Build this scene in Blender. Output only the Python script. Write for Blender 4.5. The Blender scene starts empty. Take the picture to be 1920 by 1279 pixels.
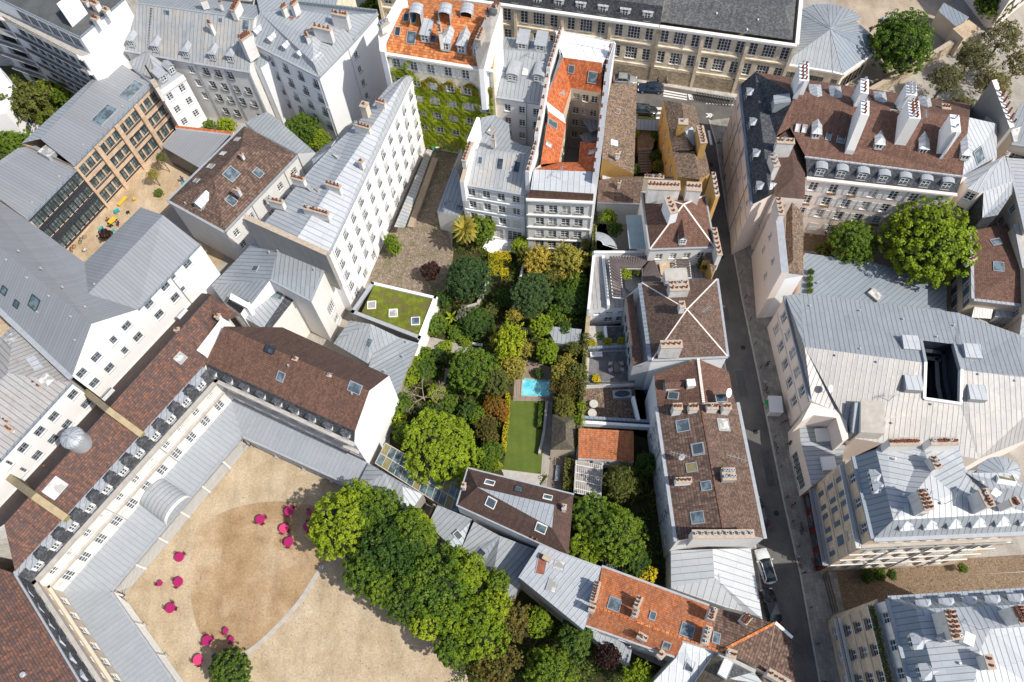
import bpy, bmesh, math, random
from math import hypot, sin, cos, pi, radians
from mathutils import Vector, Matrix
random.seed(7)
C = bpy.context.scene.collection
# ---------------------------------------------------------------- camera model (nadir at the world origin)
F0 = 1493.0; CAMH = 105.0
def _unit(a):
    l = math.sqrt(sum(x*x for x in a)); return tuple(x/l for x in a)
def _cross(a, b): return (a[1]*b[2]-a[2]*b[1], a[2]*b[0]-a[0]*b[2], a[0]*b[1]-a[1]*b[0])
_z = _unit((-40.0, -726.0, -F0)); _y = _unit((-_z[2]*_z[0], -_z[2]*_z[1], 1-_z[2]*_z[2])); _x = _cross(_y, _z)
ROWS = (_x, _y, _z)
TILE = {'A':(0,0,2.974),'B':(480,0,2.974),'C':(940,0,2.974),'D':(1420,0,2.974),'E':(0,400,2.842),'F':(400,400,2.842),'G':(860,400,2.842),'H':(1420,400,2.842),'I':(0,829,2.842),'J':(480,829,2.842),'K':(940,829,2.842),'L':(1420,829,2.842),'O':(0,0,1.0),
        'a':(0,0,5.56),'b':(230,0,5.329),'c':(540,0,4.918),'q':(1060,1040,4.571),'r':(1540,780,3.76),'s':(1740,120,6.394),'t':(1740,300,3.994),'u':(0,560,3.364)}
def ray(t, x, y):
    a, b, s = TILE[t]; c = (a+x/s-960, b+y/s-639.5, F0)
    return Vector([sum(r[i]*c[i] for i in range(3)) for r in ROWS])
def P(t, x, y, h=0.0):
    d = ray(t, x, y); k = (h-CAMH)/d.z
    return Vector((d.x*k, d.y*k, h))

# ---------------------------------------------------------------- node helpers
class N:
    def __init__(s, name):
        s.m = bpy.data.materials.new(name); s.m.use_nodes = True; s.t = s.m.node_tree; s.n = s.t.nodes; s.l = s.t.links
        s.b = s.n['Principled BSDF']
    def new(s, typ, props=None, **ins):
        o = s.n.new(typ)
        for k, v in (props or {}).items(): setattr(o, k, v)
        for k, v in ins.items():
            k2 = int(k[1:]) if k[0] == '_' and k[1:].isdigit() else k.replace('_', ' ')
            s.put(o.inputs[k2], v)
        return o
    def put(s, sock, v):
        if isinstance(v, bpy.types.NodeSocket): s.l.new(v, sock)
        elif isinstance(v, bpy.types.Node): s.l.new(v.outputs[0], sock)
        else:
            if isinstance(v, tuple) and len(v) == 3 and sock.type == 'RGBA': v = (*v, 1)
            sock.default_value = v
    def math(s, op, a, b=0.0, c=0.0, clamp=False):
        o = s.n.new('ShaderNodeMath'); o.operation = op; o.use_clamp = clamp
        s.put(o.inputs[0], a); s.put(o.inputs[1], b); s.put(o.inputs[2], c); return o.outputs[0]
    def mix(s, f, a, b, mode='MIX'):
        o = s.n.new('ShaderNodeMix'); o.data_type = 'RGBA'; o.blend_type = mode
        s.put(o.inputs[0], f); s.put(o.inputs[6], a); s.put(o.inputs[7], b); return o.outputs[2]
    def uv(s):
        return s.new('ShaderNodeUVMap').outputs[0]
    def obj(s):
        return s.new('ShaderNodeNewGeometry').outputs['Position']
    def noise(s, vec, scale, detail=3.0, rough=0.55):
        o = s.new('ShaderNodeTexNoise', None, Vector=vec, Scale=scale, Detail=detail, Roughness=rough); return o.outputs[0]
    def ramp(s, f, stops, interp='LINEAR'):
        o = s.n.new('ShaderNodeValToRGB'); o.color_ramp.interpolation = interp
        e = o.color_ramp.elements
        while len(e) < len(stops): e.new(0.5)
        for i, (p, c) in enumerate(stops):
            e[i].position = p; e[i].color = (*c, 1) if isinstance(c, tuple) else (c, c, c, 1)
        s.put(o.inputs[0], f); return o.outputs[0]
    def white(s, vec):
        return s.new('ShaderNodeTexWhiteNoise', {'noise_dimensions': '3D'}, Vector=vec)
    def scalevec(s, vec, v):
        o = s.n.new('ShaderNodeVectorMath'); o.operation = 'MULTIPLY'; s.put(o.inputs[0], vec); o.inputs[1].default_value = v; return o.outputs[0]
    def bump(s, h, dist=0.02, strength=1.0):
        o = s.new('ShaderNodeBump', None, Height=h, Distance=dist, Strength=strength); s.put(s.b.inputs['Normal'], o.outputs[0])
    def out(s, col, rough=0.8, metal=0.0, spec=None):
        s.put(s.b.inputs['Base Color'], col); s.put(s.b.inputs['Roughness'], rough); s.put(s.b.inputs['Metallic'], metal)
        if spec is not None: s.b.inputs['Specular IOR Level'].default_value = spec
        return s.m
def m_flat(name, col, rough=0.7, metal=0.0, var=0.15, scale=3.0):
    n = N(name); f = n.noise(n.obj(), scale, 4.0)
    c = n.mix(n.math('MULTIPLY', f, 1.0), tuple(x*(1-var) for x in col), tuple(min(1, x*(1+var)) for x in col))
    return n.out(c, rough, metal)
def m_zinc(name, col, seam=0.62, cross=2.6, dark=0.3, var=0.045, patina=0.22, rough=0.5, metal=0.15, warm=None):
    n = N(name); uv = n.uv(); sx = n.new('ShaderNodeSeparateXYZ', None, Vector=uv)
    u = n.math('DIVIDE', sx.outputs[0], seam); fu = n.math('FRACT', u); cell = n.math('FLOOR', u)
    off = n.new('ShaderNodeTexWhiteNoise', {'noise_dimensions': '1D'}, W=cell)
    v = n.math('ADD', n.math('DIVIDE', sx.outputs[1], cross), n.math('MULTIPLY', off.outputs[0], 0.35)); fv = n.math('FRACT', v); cv = n.math('FLOOR', v)
    w = (0.085 if seam < 2 else 0.03)/seam  # width of the dark seam line, the seam's shadow painted into it
    line = n.math('MAXIMUM', n.math('LESS_THAN', fu, w), n.math('MULTIPLY', n.math('LESS_THAN', fv, 0.05/cross), 0.4))
    cid = n.new('ShaderNodeCombineXYZ', None, X=cell, Y=cv)
    wn = n.white(cid.outputs[0]).outputs[0]
    big = n.noise(n.obj(), 0.35, 5.0, 0.65); fine = n.noise(n.scalevec(uv, (3.0, 0.5, 1)), 2.2, 4.0, 0.7)
    k = n.math('ADD', n.math('MULTIPLY', n.math('SUBTRACT', wn, 0.5), var*2), n.math('ADD', n.math('MULTIPLY', n.math('SUBTRACT', big, 0.5), patina*2), n.math('MULTIPLY', n.math('SUBTRACT', fine, 0.5), patina*1.6)))
    k = n.math('ADD', k, 1.0)
    base = n.mix(n.ramp(big, [(0.42, 0.0), (0.62, 1.0)]), col, warm or tuple(c*0.93 for c in col))
    c = n.mix(1.0, base, k, 'MULTIPLY')
    c = n.mix(n.math('MULTIPLY', line, 1-dark), c, tuple(x*0.28 for x in col))
    n.bump(n.math('ADD', n.math('SUBTRACT', 1.0, n.math('MULTIPLY', n.math('ABSOLUTE', n.math('SUBTRACT', fu, w*0.5)), 1.0/w), clamp=True), n.math('MULTIPLY', fine, 0.5)), 0.03, 0.6)
    return n.out(c, n.math('ADD', n.math('MULTIPLY', big, 0.25), rough-0.12), metal)
def m_tile(name, stops, tw=0.2, th=0.24, moss=0.0, mosscol=(0.10, 0.09, 0.05), patch=0.5, stag=0.5, rough=0.85, line=0.45, bump=0.03):
    n = N(name); uv = n.uv(); sx = n.new('ShaderNodeSeparateXYZ', None, Vector=uv)
    v = n.math('DIVIDE', sx.outputs[1], th); row = n.math('FLOOR', v); fv = n.math('FRACT', v)
    u = n.math('ADD', n.math('DIVIDE', sx.outputs[0], tw), n.math('MULTIPLY', n.math('MODULO', row, 2.0), stag)); cu = n.math('FLOOR', u); fu = n.math('FRACT', u)
    wn = n.white(n.new('ShaderNodeCombineXYZ', None, X=cu, Y=row).outputs[0]).outputs[0]
    big = n.noise(n.obj(), 0.45, 4.0, 0.6); mid = n.noise(n.obj(), 1.8, 4.0, 0.6)
    f = n.math('ADD', n.math('MULTIPLY', wn, 1-patch), n.math('MULTIPLY', n.math('ADD', n.math('MULTIPLY', big, 0.6), n.math('MULTIPLY', mid, 0.4)), patch))
    c = n.ramp(f, stops)
    st = n.noise(n.scalevec(uv, (1.4, 0.16, 1)), 1.6, 4.0, 0.65); c = n.mix(1.0, c, n.ramp(st, [(0.3, 0.72), (0.55, 1.0), (0.75, 1.14)]), 'MULTIPLY')
    ln = n.math('MAXIMUM', n.math('LESS_THAN', fv, 0.2), n.math('MULTIPLY', n.math('LESS_THAN', fu, 0.12), 0.6))
    c = n.mix(n.math('MULTIPLY', ln, line), c, (0.02, 0.012, 0.01))
    if moss: c = n.mix(n.math('MULTIPLY', n.ramp(n.noise(n.obj(), 0.9, 6.0, 0.7), [(0.48, 0.0), (0.66, 1.0)]), moss), c, mosscol)
    n.bump(n.math('ADD', fv, n.math('MULTIPLY', n.math('SINE', n.math('MULTIPLY', fu, 3.1416)), 0.6)), bump, 0.8)
    return n.out(c, rough, 0, 0.3)
def m_plaster(name, col, stain=0.18, rough=0.9, scale=0.5):
    n = N(name); g = n.obj(); big = n.noise(g, scale, 6.0, 0.65)
    st = n.noise(n.scalevec(g, (1.6, 1.6, 0.22)), 1.3, 4.0, 0.7)
    k = n.math('ADD', n.math('MULTIPLY', n.ramp(big, [(0.35, 0.0), (0.7, 1.0)]), stain*0.6), n.math('MULTIPLY', n.ramp(st, [(0.5, 0.0), (0.8, 1.0)]), stain))
    c = n.mix(k, col, tuple(x*y for x, y in zip(col, (0.52, 0.48, 0.42))))
    n.bump(n.noise(g, 9.0, 3.0), 0.01, 0.4)
    return n.out(c, rough, 0, 0.2)
def m_stone(name, col, bw=0.7, bh=0.35, mortar=0.6, var=0.2):
    n = N(name); uv = n.uv()
    b = n.new('ShaderNodeTexBrick', None, Vector=uv, Scale=1.0, Mortar_Size=0.012, Brick_Width=bw, Row_Height=bh, Color1=tuple(x*(1-var) for x in col), Color2=tuple(min(1, x*(1+var)) for x in col), Mortar=tuple(x*mortar for x in col))
    big = n.noise(n.obj(), 0.6, 6.0, 0.7)
    c = n.mix(1.0, b.outputs[0], n.ramp(big, [(0.25, 0.62), (0.6, 1.05)]), 'MULTIPLY')
    return n.out(c, 0.9, 0, 0.2)
def m_ground(name, cols, scale=0.3, fine=6.0, rough=0.95, finevar=0.35, detail=8.0):
    n = N(name); g = n.obj(); big = n.noise(g, scale, detail, 0.62)
    c = n.ramp(big, cols); f = n.noise(g, fine, 4.0, 0.75)
    tr = n.noise(n.scalevec(g, (0.5, 0.16, 1)), 1.1, 6.0, 0.7); c = n.mix(1.0, c, n.ramp(tr, [(0.35, 0.84), (0.5, 1.0), (0.66, 1.08)]), 'MULTIPLY')
    c = n.mix(1.0, c, n.ramp(f, [(0.25, 1-finevar), (0.75, 1+finevar*0.4)]), 'MULTIPLY'); n.bump(f, 0.05, 0.5)
    return n.out(c, rough, 0, 0.15)
def m_cobble(name, c1, c2, scale=3.6, green=0.0):
    n = N(name); g = n.obj(); v = n.new('ShaderNodeTexVoronoi', {'feature': 'DISTANCE_TO_EDGE'}, Vector=g, Scale=scale)
    vc = n.new('ShaderNodeTexVoronoi', None, Vector=g, Scale=scale)
    big = n.noise(g, 0.4, 5.0); r = n.white(vc.outputs['Position']).outputs[0]
    c = n.mix(n.math('ADD', n.math('MULTIPLY', r, 0.6), n.math('MULTIPLY', big, 0.4)), c1, c2)
    j = n.ramp(v.outputs[0], [(0.02, 1.0), (0.09, 0.0)])
    c = n.mix(n.math('MULTIPLY', j, 0.7), c, tuple(x*0.3 for x in c1))
    if green: c = n.mix(n.math('MULTIPLY', n.ramp(big, [(0.5, 0.0), (0.65, 1.0)]), green), c, (0.08, 0.10, 0.03))
    n.bump(v.outputs[0], 0.05, 0.6)
    return n.out(c, 0.9, 0, 0.2)
def m_glass(name, col=(0.03, 0.04, 0.05), rough=0.08):
    n = N(name); f = n.noise(n.obj(), 0.9, 2.0)
    c = n.mix(n.ramp(f, [(0.45, 0.0), (0.6, 1.0)]), col, tuple(min(1, x*2.2+0.01) for x in col)); return n.out(c, rough, 0, 0.6)
def m_leaf(name, dark, light, trans=0.25):
    n = N(name); g = n.new('ShaderNodeNewGeometry'); oi = n.new('ShaderNodeObjectInfo')
    r = g.outputs['Random Per Island']; big = n.noise(g.outputs['Position'], 0.55, 3.0)
    f = n.math('ADD', n.math('MULTIPLY', r, 0.5), n.math('MULTIPLY', n.ramp(big, [(0.38, 0.0), (0.62, 1.0)]), 0.5))
    c = n.mix(f, dark, light); c = n.mix(1.0, c, n.ramp(oi.outputs['Random'], [(0.0, (0.78, 0.84, 0.8)), (0.5, (1.0, 1.0, 1.0)), (1.0, (1.28, 1.15, 0.95))]), 'MULTIPLY'); c = n.mix(n.math('MULTIPLY', n.math('GREATER_THAN', r, 0.965), 0.6), c, (0.30, 0.26, 0.06))
    n.out(c, 0.6, 0, 0.25)
    t = n.new('ShaderNodeBsdfTranslucent', None, Color=n.mix(1.0, c, (1.0, 1.0, 0.45), 'MULTIPLY')); mx = n.new('ShaderNodeMixShader', None, _0=trans)
    n.l.new(n.b.outputs[0], mx.inputs[1]); n.l.new(t.outputs[0], mx.inputs[2]); n.l.new(mx.outputs[0], n.n['Material Output'].inputs[0])
    return n.m

# ---------------------------------------------------------------- mesh builder
class MB:
    def __init__(s, axis=0.0): s.v = []; s.f = []; s.fm = []; s.uv = []; s.mats = []; s.axis = axis; s.smooth = []
    def mi(s, m):
        if m not in s.mats: s.mats.append(m)
        return s.mats.index(m)
    def face(s, pts, m, uvs=None, smooth=False):
        pts = [Vector(p) for p in pts]; i = len(s.v); s.v += pts; s.f.append(list(range(i, i+len(pts)))); s.fm.append(s.mi(m)); s.smooth.append(smooth)
        if uvs is None:
            nn = Vector((0, 0, 0)); k = len(pts)
            for a in range(k):
                p, q = pts[a], pts[(a+1) % k]; nn += p.cross(q)
            if nn.length < 1e-9: nn = Vector((0, 0, 1))
            nn.normalize(); h = Vector((0, 0, 1)).cross(nn)
            if h.length < 0.06: h = Vector((cos(s.axis), sin(s.axis), 0))
            h.normalize(); w = nn.cross(h)
            uvs = [(p.dot(h), p.dot(w)) for p in pts]
        s.uv += uvs
    def box(s, c, sx, sy, sz, m, rz=0.0, mt=None):
        c = Vector(c); ca, sa = cos(rz), sin(rz)
        def q(x, y, z): return c+Vector((x*ca-y*sa, x*sa+y*ca, z))
        x, y, z = sx/2, sy/2, sz/2
        V8 = [q(-x,-y,-z), q(x,-y,-z), q(x,y,-z), q(-x,y,-z), q(-x,-y,z), q(x,-y,z), q(x,y,z), q(-x,y,z)]
        for k, f in enumerate(((3,2,1,0), (4,5,6,7), (0,1,5,4), (1,2,6,5), (2,3,7,6), (3,0,4,7))): s.face([V8[a] for a in f], mt if (k == 1 and mt) else m)
    def bar(s, a, b, w, h, m, mt=None, up=0.0):
        """box along a->b (3-D), width w, from z-h to z (+up)"""
        a, b = Vector(a), Vector(b); d = b-a; d.z = 0
        if d.length < 1e-6: d = Vector((1, 0, 0))
        d.normalize(); n = Vector((-d.y, d.x, 0))*(w/2); u = Vector((0, 0, up)); dn = Vector((0, 0, h-up))
        t = [a-n+u, b-n+u, b+n+u, a+n+u]; lo = [p-u-dn-Vector((0,0,0)) for p in (t[0], t[1], t[2], t[3])]
        s.face(t, mt or m); s.face(lo[::-1], m)
        for i in range(4): s.face([lo[i], lo[(i+1) % 4], t[(i+1) % 4], t[i]], m)
    def prism(s, loop, z0, z1, m, mt=None, bottom=False):
        k = len(loop); ar = sum(loop[i][0]*loop[(i+1) % k][1]-loop[(i+1) % k][0]*loop[i][1] for i in range(k))
        if ar < 0: loop = loop[::-1]
        lo = [Vector((p[0], p[1], z0)) for p in loop]; hi = [Vector((p[0], p[1], z1)) for p in loop]
        s.face(hi, mt or m)
        if bottom: s.face(lo[::-1], m)
        for i in range(k): s.face([lo[i], lo[(i+1) % k], hi[(i+1) % k], hi[i]], m)
    def tube(s, a, b, r0, r1, m, seg=8, cap=True):
        a, b = Vector(a), Vector(b); d = (b-a).normalized(); e = d.orthogonal().normalized(); g = d.cross(e)
        A = [a+(e*cos(2*pi*i/seg)+g*sin(2*pi*i/seg))*r0 for i in range(seg)]; B = [b+(e*cos(2*pi*i/seg)+g*sin(2*pi*i/seg))*r1 for i in range(seg)]
        for i in range(seg): s.face([A[i], A[(i+1) % seg], B[(i+1) % seg], B[i]], m, smooth=True)
        if cap: s.face(B, m); s.face(A[::-1], m)
    def disc(s, c, r, m, seg=20, rx=None):
        c = Vector(c); s.face([c+Vector((cos(2*pi*i/seg)*r, sin(2*pi*i/seg)*(rx or r), 0)) for i in range(seg)], m)
    def mesh(s, name, weld=False):
        me = bpy.data.meshes.new(name); me.from_pydata([tuple(v) for v in s.v], [], s.f)
        for m in s.mats: me.materials.append(m)
        me.polygons.foreach_set('material_index', s.fm); me.polygons.foreach_set('use_smooth', s.smooth)
        ul = me.uv_layers.new(name='UVMap'); ul.data.foreach_set('uv', [c for p in s.uv for c in p])
        me.update()
        if weld:
            bm = bmesh.new(); bm.from_mesh(me); bmesh.ops.remove_doubles(bm, verts=bm.verts, dist=1e-4); bm.to_mesh(me); bm.free()
        return me
    def build(s, name, parent=None, weld=False):
        return link(name, s.mesh(name, weld), parent)
def link(name, me, parent=None, loc=None, rz=0.0):
    o = bpy.data.objects.new(name, me); C.objects.link(o); o.parent = parent
    if loc is not None: o.location = loc
    o.rotation_euler.z = rz
    return o
def tag(o, label, cat, group=None, kind=None):
    if label and len(label.split()) > 16: print('LONG', len(label.split()), label)
    if label: o['label'] = label
    if cat: o['category'] = cat
    if group: o['group'] = group
    if kind: o['kind'] = kind
    return o
def thing(name, label, cat, loc=(0, 0, 0), rz=0.0, group=None):
    o = bpy.data.objects.new(name, None); C.objects.link(o); o.location = loc; o.rotation_euler.z = rz; o.empty_display_size = 0.5
    return tag(o, label, cat, group)
# ---------------------------------------------------------------- materials
M = {}
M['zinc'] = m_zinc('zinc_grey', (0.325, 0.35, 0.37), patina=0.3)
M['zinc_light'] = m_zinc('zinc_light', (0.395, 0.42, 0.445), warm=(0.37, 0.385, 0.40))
M['zinc_pale'] = m_zinc('zinc_pale', (0.385, 0.365, 0.345), var=0.06, patina=0.45, warm=(0.31, 0.305, 0.30))
M['zinc_worn'] = m_zinc('zinc_worn', (0.37, 0.39, 0.40), var=0.08, patina=0.4, warm=(0.38, 0.355, 0.32))
M['zinc_white'] = m_zinc('zinc_white', (0.475, 0.495, 0.515), seam=0.8, cross=2.0, patina=0.2)
M['zinc_soft'] = m_zinc('zinc_soft', (0.34, 0.365, 0.39), dark=0.72, var=0.03)
M['slat'] = m_flat('dark_timber_slat', (0.11, 0.085, 0.08), 0.8, 0, 0.3)
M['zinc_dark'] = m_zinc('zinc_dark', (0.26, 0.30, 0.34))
M['zinc_flat'] = m_flat('zinc_trim', (0.35, 0.37, 0.39), 0.5, 0.1, 0.25, 2.0)
M['steel_roof'] = m_zinc('ribbed_steel_roof', (0.29, 0.30, 0.315), seam=0.5, cross=40.0, dark=0.7, var=0.04, patina=0.07)
M['slate'] = m_tile('slate', [(0.2, (0.045, 0.05, 0.06)), (0.5, (0.07, 0.075, 0.085)), (0.8, (0.13, 0.135, 0.14))], 0.22, 0.2, patch=0.5, line=0.3)
M['slate_grey'] = m_tile('slate_grey', [(0.2, (0.06, 0.062, 0.07)), (0.5, (0.10, 0.105, 0.11)), (0.8, (0.19, 0.19, 0.19))], 0.25, 0.2, patch=0.6, line=0.3)
M['tile_brown'] = m_tile('tile_brown', [(0.15, (0.095, 0.062, 0.05)), (0.4, (0.13, 0.085, 0.066)), (0.6, (0.165, 0.105, 0.08)), (0.85, (0.22, 0.14, 0.105))], 0.2, 0.24, moss=0.2, patch=0.35)
M['tile_brown_rows'] = m_tile('tile_brown_rows', [(0.15, (0.09, 0.058, 0.045)), (0.5, (0.15, 0.095, 0.072)), (0.85, (0.23, 0.15, 0.115))], 0.28, 0.36, moss=0.12, patch=0.35, line=0.6, stag=0.0)
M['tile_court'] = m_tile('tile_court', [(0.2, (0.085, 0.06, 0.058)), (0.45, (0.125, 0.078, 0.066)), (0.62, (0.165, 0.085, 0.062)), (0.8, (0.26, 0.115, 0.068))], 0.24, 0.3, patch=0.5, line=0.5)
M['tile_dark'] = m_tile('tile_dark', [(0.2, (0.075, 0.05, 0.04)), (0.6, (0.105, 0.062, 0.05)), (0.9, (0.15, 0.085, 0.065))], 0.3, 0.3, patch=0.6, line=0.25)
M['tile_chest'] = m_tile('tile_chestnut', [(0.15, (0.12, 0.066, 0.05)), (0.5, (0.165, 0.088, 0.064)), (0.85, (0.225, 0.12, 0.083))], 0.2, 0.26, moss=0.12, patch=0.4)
M['tile_orange'] = m_tile('tile_orange', [(0.15, (0.40, 0.12, 0.045)), (0.4, (0.52, 0.165, 0.055)), (0.6, (0.62, 0.22, 0.07)), (0.85, (0.70, 0.33, 0.13))], 0.36, 0.38, patch=0.35, line=0.4)
M['tile_orange_new'] = m_tile('tile_orange_plain', [(0.2, (0.40, 0.105, 0.04)), (0.5, (0.50, 0.14, 0.05)), (0.85, (0.60, 0.20, 0.08))], 0.26, 0.34, patch=0.3, line=0.35)
M['tile_orange_old'] = m_tile('tile_orange_old', [(0.2, (0.26, 0.10, 0.06)), (0.45, (0.40, 0.14, 0.06)), (0.6, (0.52, 0.17, 0.06)), (0.85, (0.50, 0.26, 0.16))], 0.2, 0.27, moss=0.35, mosscol=(0.24, 0.17, 0.13), patch=0.65, line=0.4)
M['tile_moss'] = m_tile('tile_mossy', [(0.2, (0.10, 0.085, 0.065)), (0.5, (0.155, 0.13, 0.10)), (0.85, (0.22, 0.18, 0.13))], 0.2, 0.22, moss=0.6, mosscol=(0.13, 0.12, 0.06), patch=0.5)
M['tile_old'] = m_tile('tile_old', [(0.15, (0.10, 0.075, 0.055)), (0.45, (0.17, 0.125, 0.095)), (0.6, (0.25, 0.17, 0.12)), (0.85, (0.34, 0.23, 0.16))], 0.18, 0.2, moss=0.5, mosscol=(0.13, 0.11, 0.07), patch=0.3)
M['white'] = m_plaster('white_plaster', (0.86, 0.86, 0.86), 0.08)
M['offwhite'] = m_plaster('offwhite_plaster', (0.76, 0.74, 0.70), 0.2)
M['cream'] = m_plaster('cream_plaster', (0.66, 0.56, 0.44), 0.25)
M['pink'] = m_plaster('pink_plaster', (0.80, 0.70, 0.63), 0.12)
M['chimwall'] = m_plaster('chimney_render', (0.76, 0.74, 0.71), 0.5, scale=1.1)
M['yellow'] = m_plaster('ochre_plaster', (0.55, 0.34, 0.12), 0.4)
M['greywall'] = m_plaster('grey_render', (0.36, 0.34, 0.31), 0.4)
M['beige'] = m_stone('beige_stone', (0.82, 0.72, 0.56), 0.9, 0.42, 0.8, 0.06)
M['stone'] = m_stone('rubble_stone', (0.46, 0.38, 0.27), 0.4, 0.22, 0.5, 0.3)
M['botstone'] = m_stone('ashlar_stone', (0.66, 0.53, 0.39), 1.2, 0.5, 0.8, 0.08)
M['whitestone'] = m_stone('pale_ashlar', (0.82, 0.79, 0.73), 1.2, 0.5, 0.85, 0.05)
M['panel'] = m_stone('timber_cladding', (0.62, 0.46, 0.32), 3.0, 0.22, 0.75, 0.1)
M['anthracite'] = m_flat('anthracite_metal', (0.035, 0.045, 0.06), 0.4, 0.2)
M['frame'] = m_flat('white_joinery', (0.75, 0.75, 0.73), 0.5, 0, 0.05)
M['framegrey'] = m_flat('grey_joinery', (0.30, 0.33, 0.35), 0.5, 0, 0.1)
M['shutter'] = m_zinc('white_shutter', (0.72, 0.72, 0.70), seam=5.0, cross=0.09, dark=0.75, var=0.0, patina=0.05, metal=0)
M['shutter_blue'] = m_zinc('slate_blue_shutter', (0.10, 0.16, 0.22), seam=5.0, cross=0.09, dark=0.7, var=0.0, patina=0.08, metal=0)
M['glass'] = m_glass('window_glass'); M['sky_glass'] = m_glass('skylight_glass', (0.07, 0.095, 0.11), 0.12)
M['glass_lit'] = m_glass('curtained_glass', (0.30, 0.29, 0.27), 0.2)
M['glass_green'] = m_glass('school_glass', (0.06, 0.085, 0.09), 0.1)
M['iron'] = m_flat('black_iron', (0.02, 0.022, 0.025), 0.5, 0.3)
M['pot'] = m_flat('terracotta_pot', (0.24, 0.085, 0.05), 0.85, 0, 0.55, 1.7); M['soot_shade'] = m_flat('soot_shade', (0.012, 0.010, 0.01), 0.95)  # black for sooty flues, and for shade painted into openings and under steps
M['potcap'] = m_flat('zinc_chimney_cowl', (0.6, 0.62, 0.64), 0.35, 0.5)
M['concrete'] = m_flat('weathered_concrete', (0.42, 0.39, 0.35), 0.9, 0, 0.35, 1.2)
M['brickcap'] = m_flat('chimney_cap', (0.42, 0.34, 0.26), 0.9, 0, 0.4, 3.0)
M['bitumen'] = m_ground('bitumen_felt', [(0.3, (0.075, 0.08, 0.08)), (0.7, (0.13, 0.135, 0.135))], 0.25)
M['gravelroof'] = m_ground('gravel_roof', [(0.3, (0.42, 0.31, 0.2)), (0.7, (0.58, 0.46, 0.32))], 0.5, 3.0)
M['moss'] = m_flat('mossy_coping', (0.22, 0.19, 0.09), 0.95, 0, 0.5, 1.5)
M['copingbrown'] = m_flat('ochre_coping', (0.34, 0.27, 0.16), 0.95, 0, 0.4, 1.5)
M['wood'] = m_zinc('weathered_decking', (0.30, 0.24, 0.20), seam=0.14, cross=2.2, dark=0.5, var=0.2, metal=0, rough=0.9)
M['shopred'] = m_flat('dark_red_shopfront', (.13, .012, .012), .6)
M['flower'] = m_flat('red_flowers', (0.5, 0.05, 0.03), 0.8)
def leafm(n, d, l, t=0.32): M[n] = m_leaf(n, d, l, t)
leafm('leaf_bright', (0.12, 0.20, 0.012), (0.35, 0.45, 0.025)); leafm('leaf_mid', (0.06, 0.125, 0.014), (0.20, 0.30, 0.025)); leafm('leaf_deep', (0.03, 0.078, 0.014), (0.115, 0.195, 0.028))
leafm('leaf_lime', (0.16, 0.24, 0.01), (0.40, 0.48, 0.03)); leafm('leaf_yellow', (0.36, 0.33, 0.01), (0.68, 0.56, 0.02)); leafm('leaf_olive', (0.085, 0.10, 0.02), (0.23, 0.24, 0.05))
leafm('leaf_bronze', (0.07, 0.07, 0.015), (0.24, 0.18, 0.04)); leafm('leaf_purple', (0.025, 0.008, 0.012), (0.08, 0.022, 0.025)); leafm('leaf_gold', (0.20, 0.19, 0.03), (0.50, 0.42, 0.08)); leafm('leaf_blue', (0.028, 0.075, 0.025), (0.105, 0.175, 0.055)); leafm('leaf_brown', (0.10, 0.095, 0.035), (0.26, 0.24, 0.10))
leafm('leaf_silver', (0.13, 0.15, 0.12), (0.32, 0.35, 0.3)); leafm('leaf_autumn', (0.14, 0.10, 0.01), (0.36, 0.17, 0.025))
M['bark'] = m_flat('bark', (0.10, 0.075, 0.05), 0.95, 0, 0.4, 5.0); M['palebark'] = m_flat('pale_bark', (0.32, 0.27, 0.2), 0.95, 0, 0.3, 5.0)
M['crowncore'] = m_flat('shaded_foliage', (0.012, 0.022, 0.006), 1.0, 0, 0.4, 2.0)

# ---------------------------------------------------------------- small shared meshes (windows, pots...)
_wc = {}
def win_mesh(w, h, style):
    k = (round(w, 2), round(h, 2), style)
    if k in _wc: return _wc[k]
    a = MB(); g = MB(); fr = M['anthracite'] if style == 'dark' else M['framegrey'] if style == 'grey' else M['frame']; t = 0.075
    def bx(x0, x1, z0, z1, y=-0.10, d=0.06, m=None): a.box(((x0+x1)/2, y, (z0+z1)/2), x1-x0, d, z1-z0, m or fr)
    bx(-w/2, -w/2+t, 0, h); bx(w/2-t, w/2, 0, h); bx(-w/2+t, w/2-t, h-t, h); bx(-w/2+t, w/2-t, 0, t)
    nv = 1 if w < 0.75 else 2 if w < 1.7 else 4 if style == 'school' else 3
    if style == 'dark': nv = max(2, int(w/0.75))
    for i in range(1, nv):
        x = -w/2+w*i/nv; bx(x-0.05, x+0.05, t, h-t)
    nh = 1 if h < 0.8 else 2 if h < 1.3 else 3 if h < 2.1 else 4
    if style == 'dark': nh = 2
    for i in range(1, nh):
        z = h*i/nh
        for j in range(nv): bx(-w/2+w*j/nv+0.05, -w/2+w*(j+1)/nv-0.05, z-0.022, z+0.022, -0.10, 0.05)
    a.box((0, 0.05, -0.05), w+0.16, 0.14 if style != 'dark' else 0.06, 0.07, fr if style == 'dark' else M['zinc_flat'])
    g.face([(-w/2+0.02, -0.13, 0.02), (-w/2+0.02, -0.13, h-0.02), (w/2-0.02, -0.13, h-0.02), (w/2-0.02, -0.13, 0.02)], M['glass_lit'] if style == 'lit' else M['glass_green'] if style == 'dark' else M['glass'])
    _wc[k] = (a.mesh('window'), g.mesh('pane')); return _wc[k]
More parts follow.
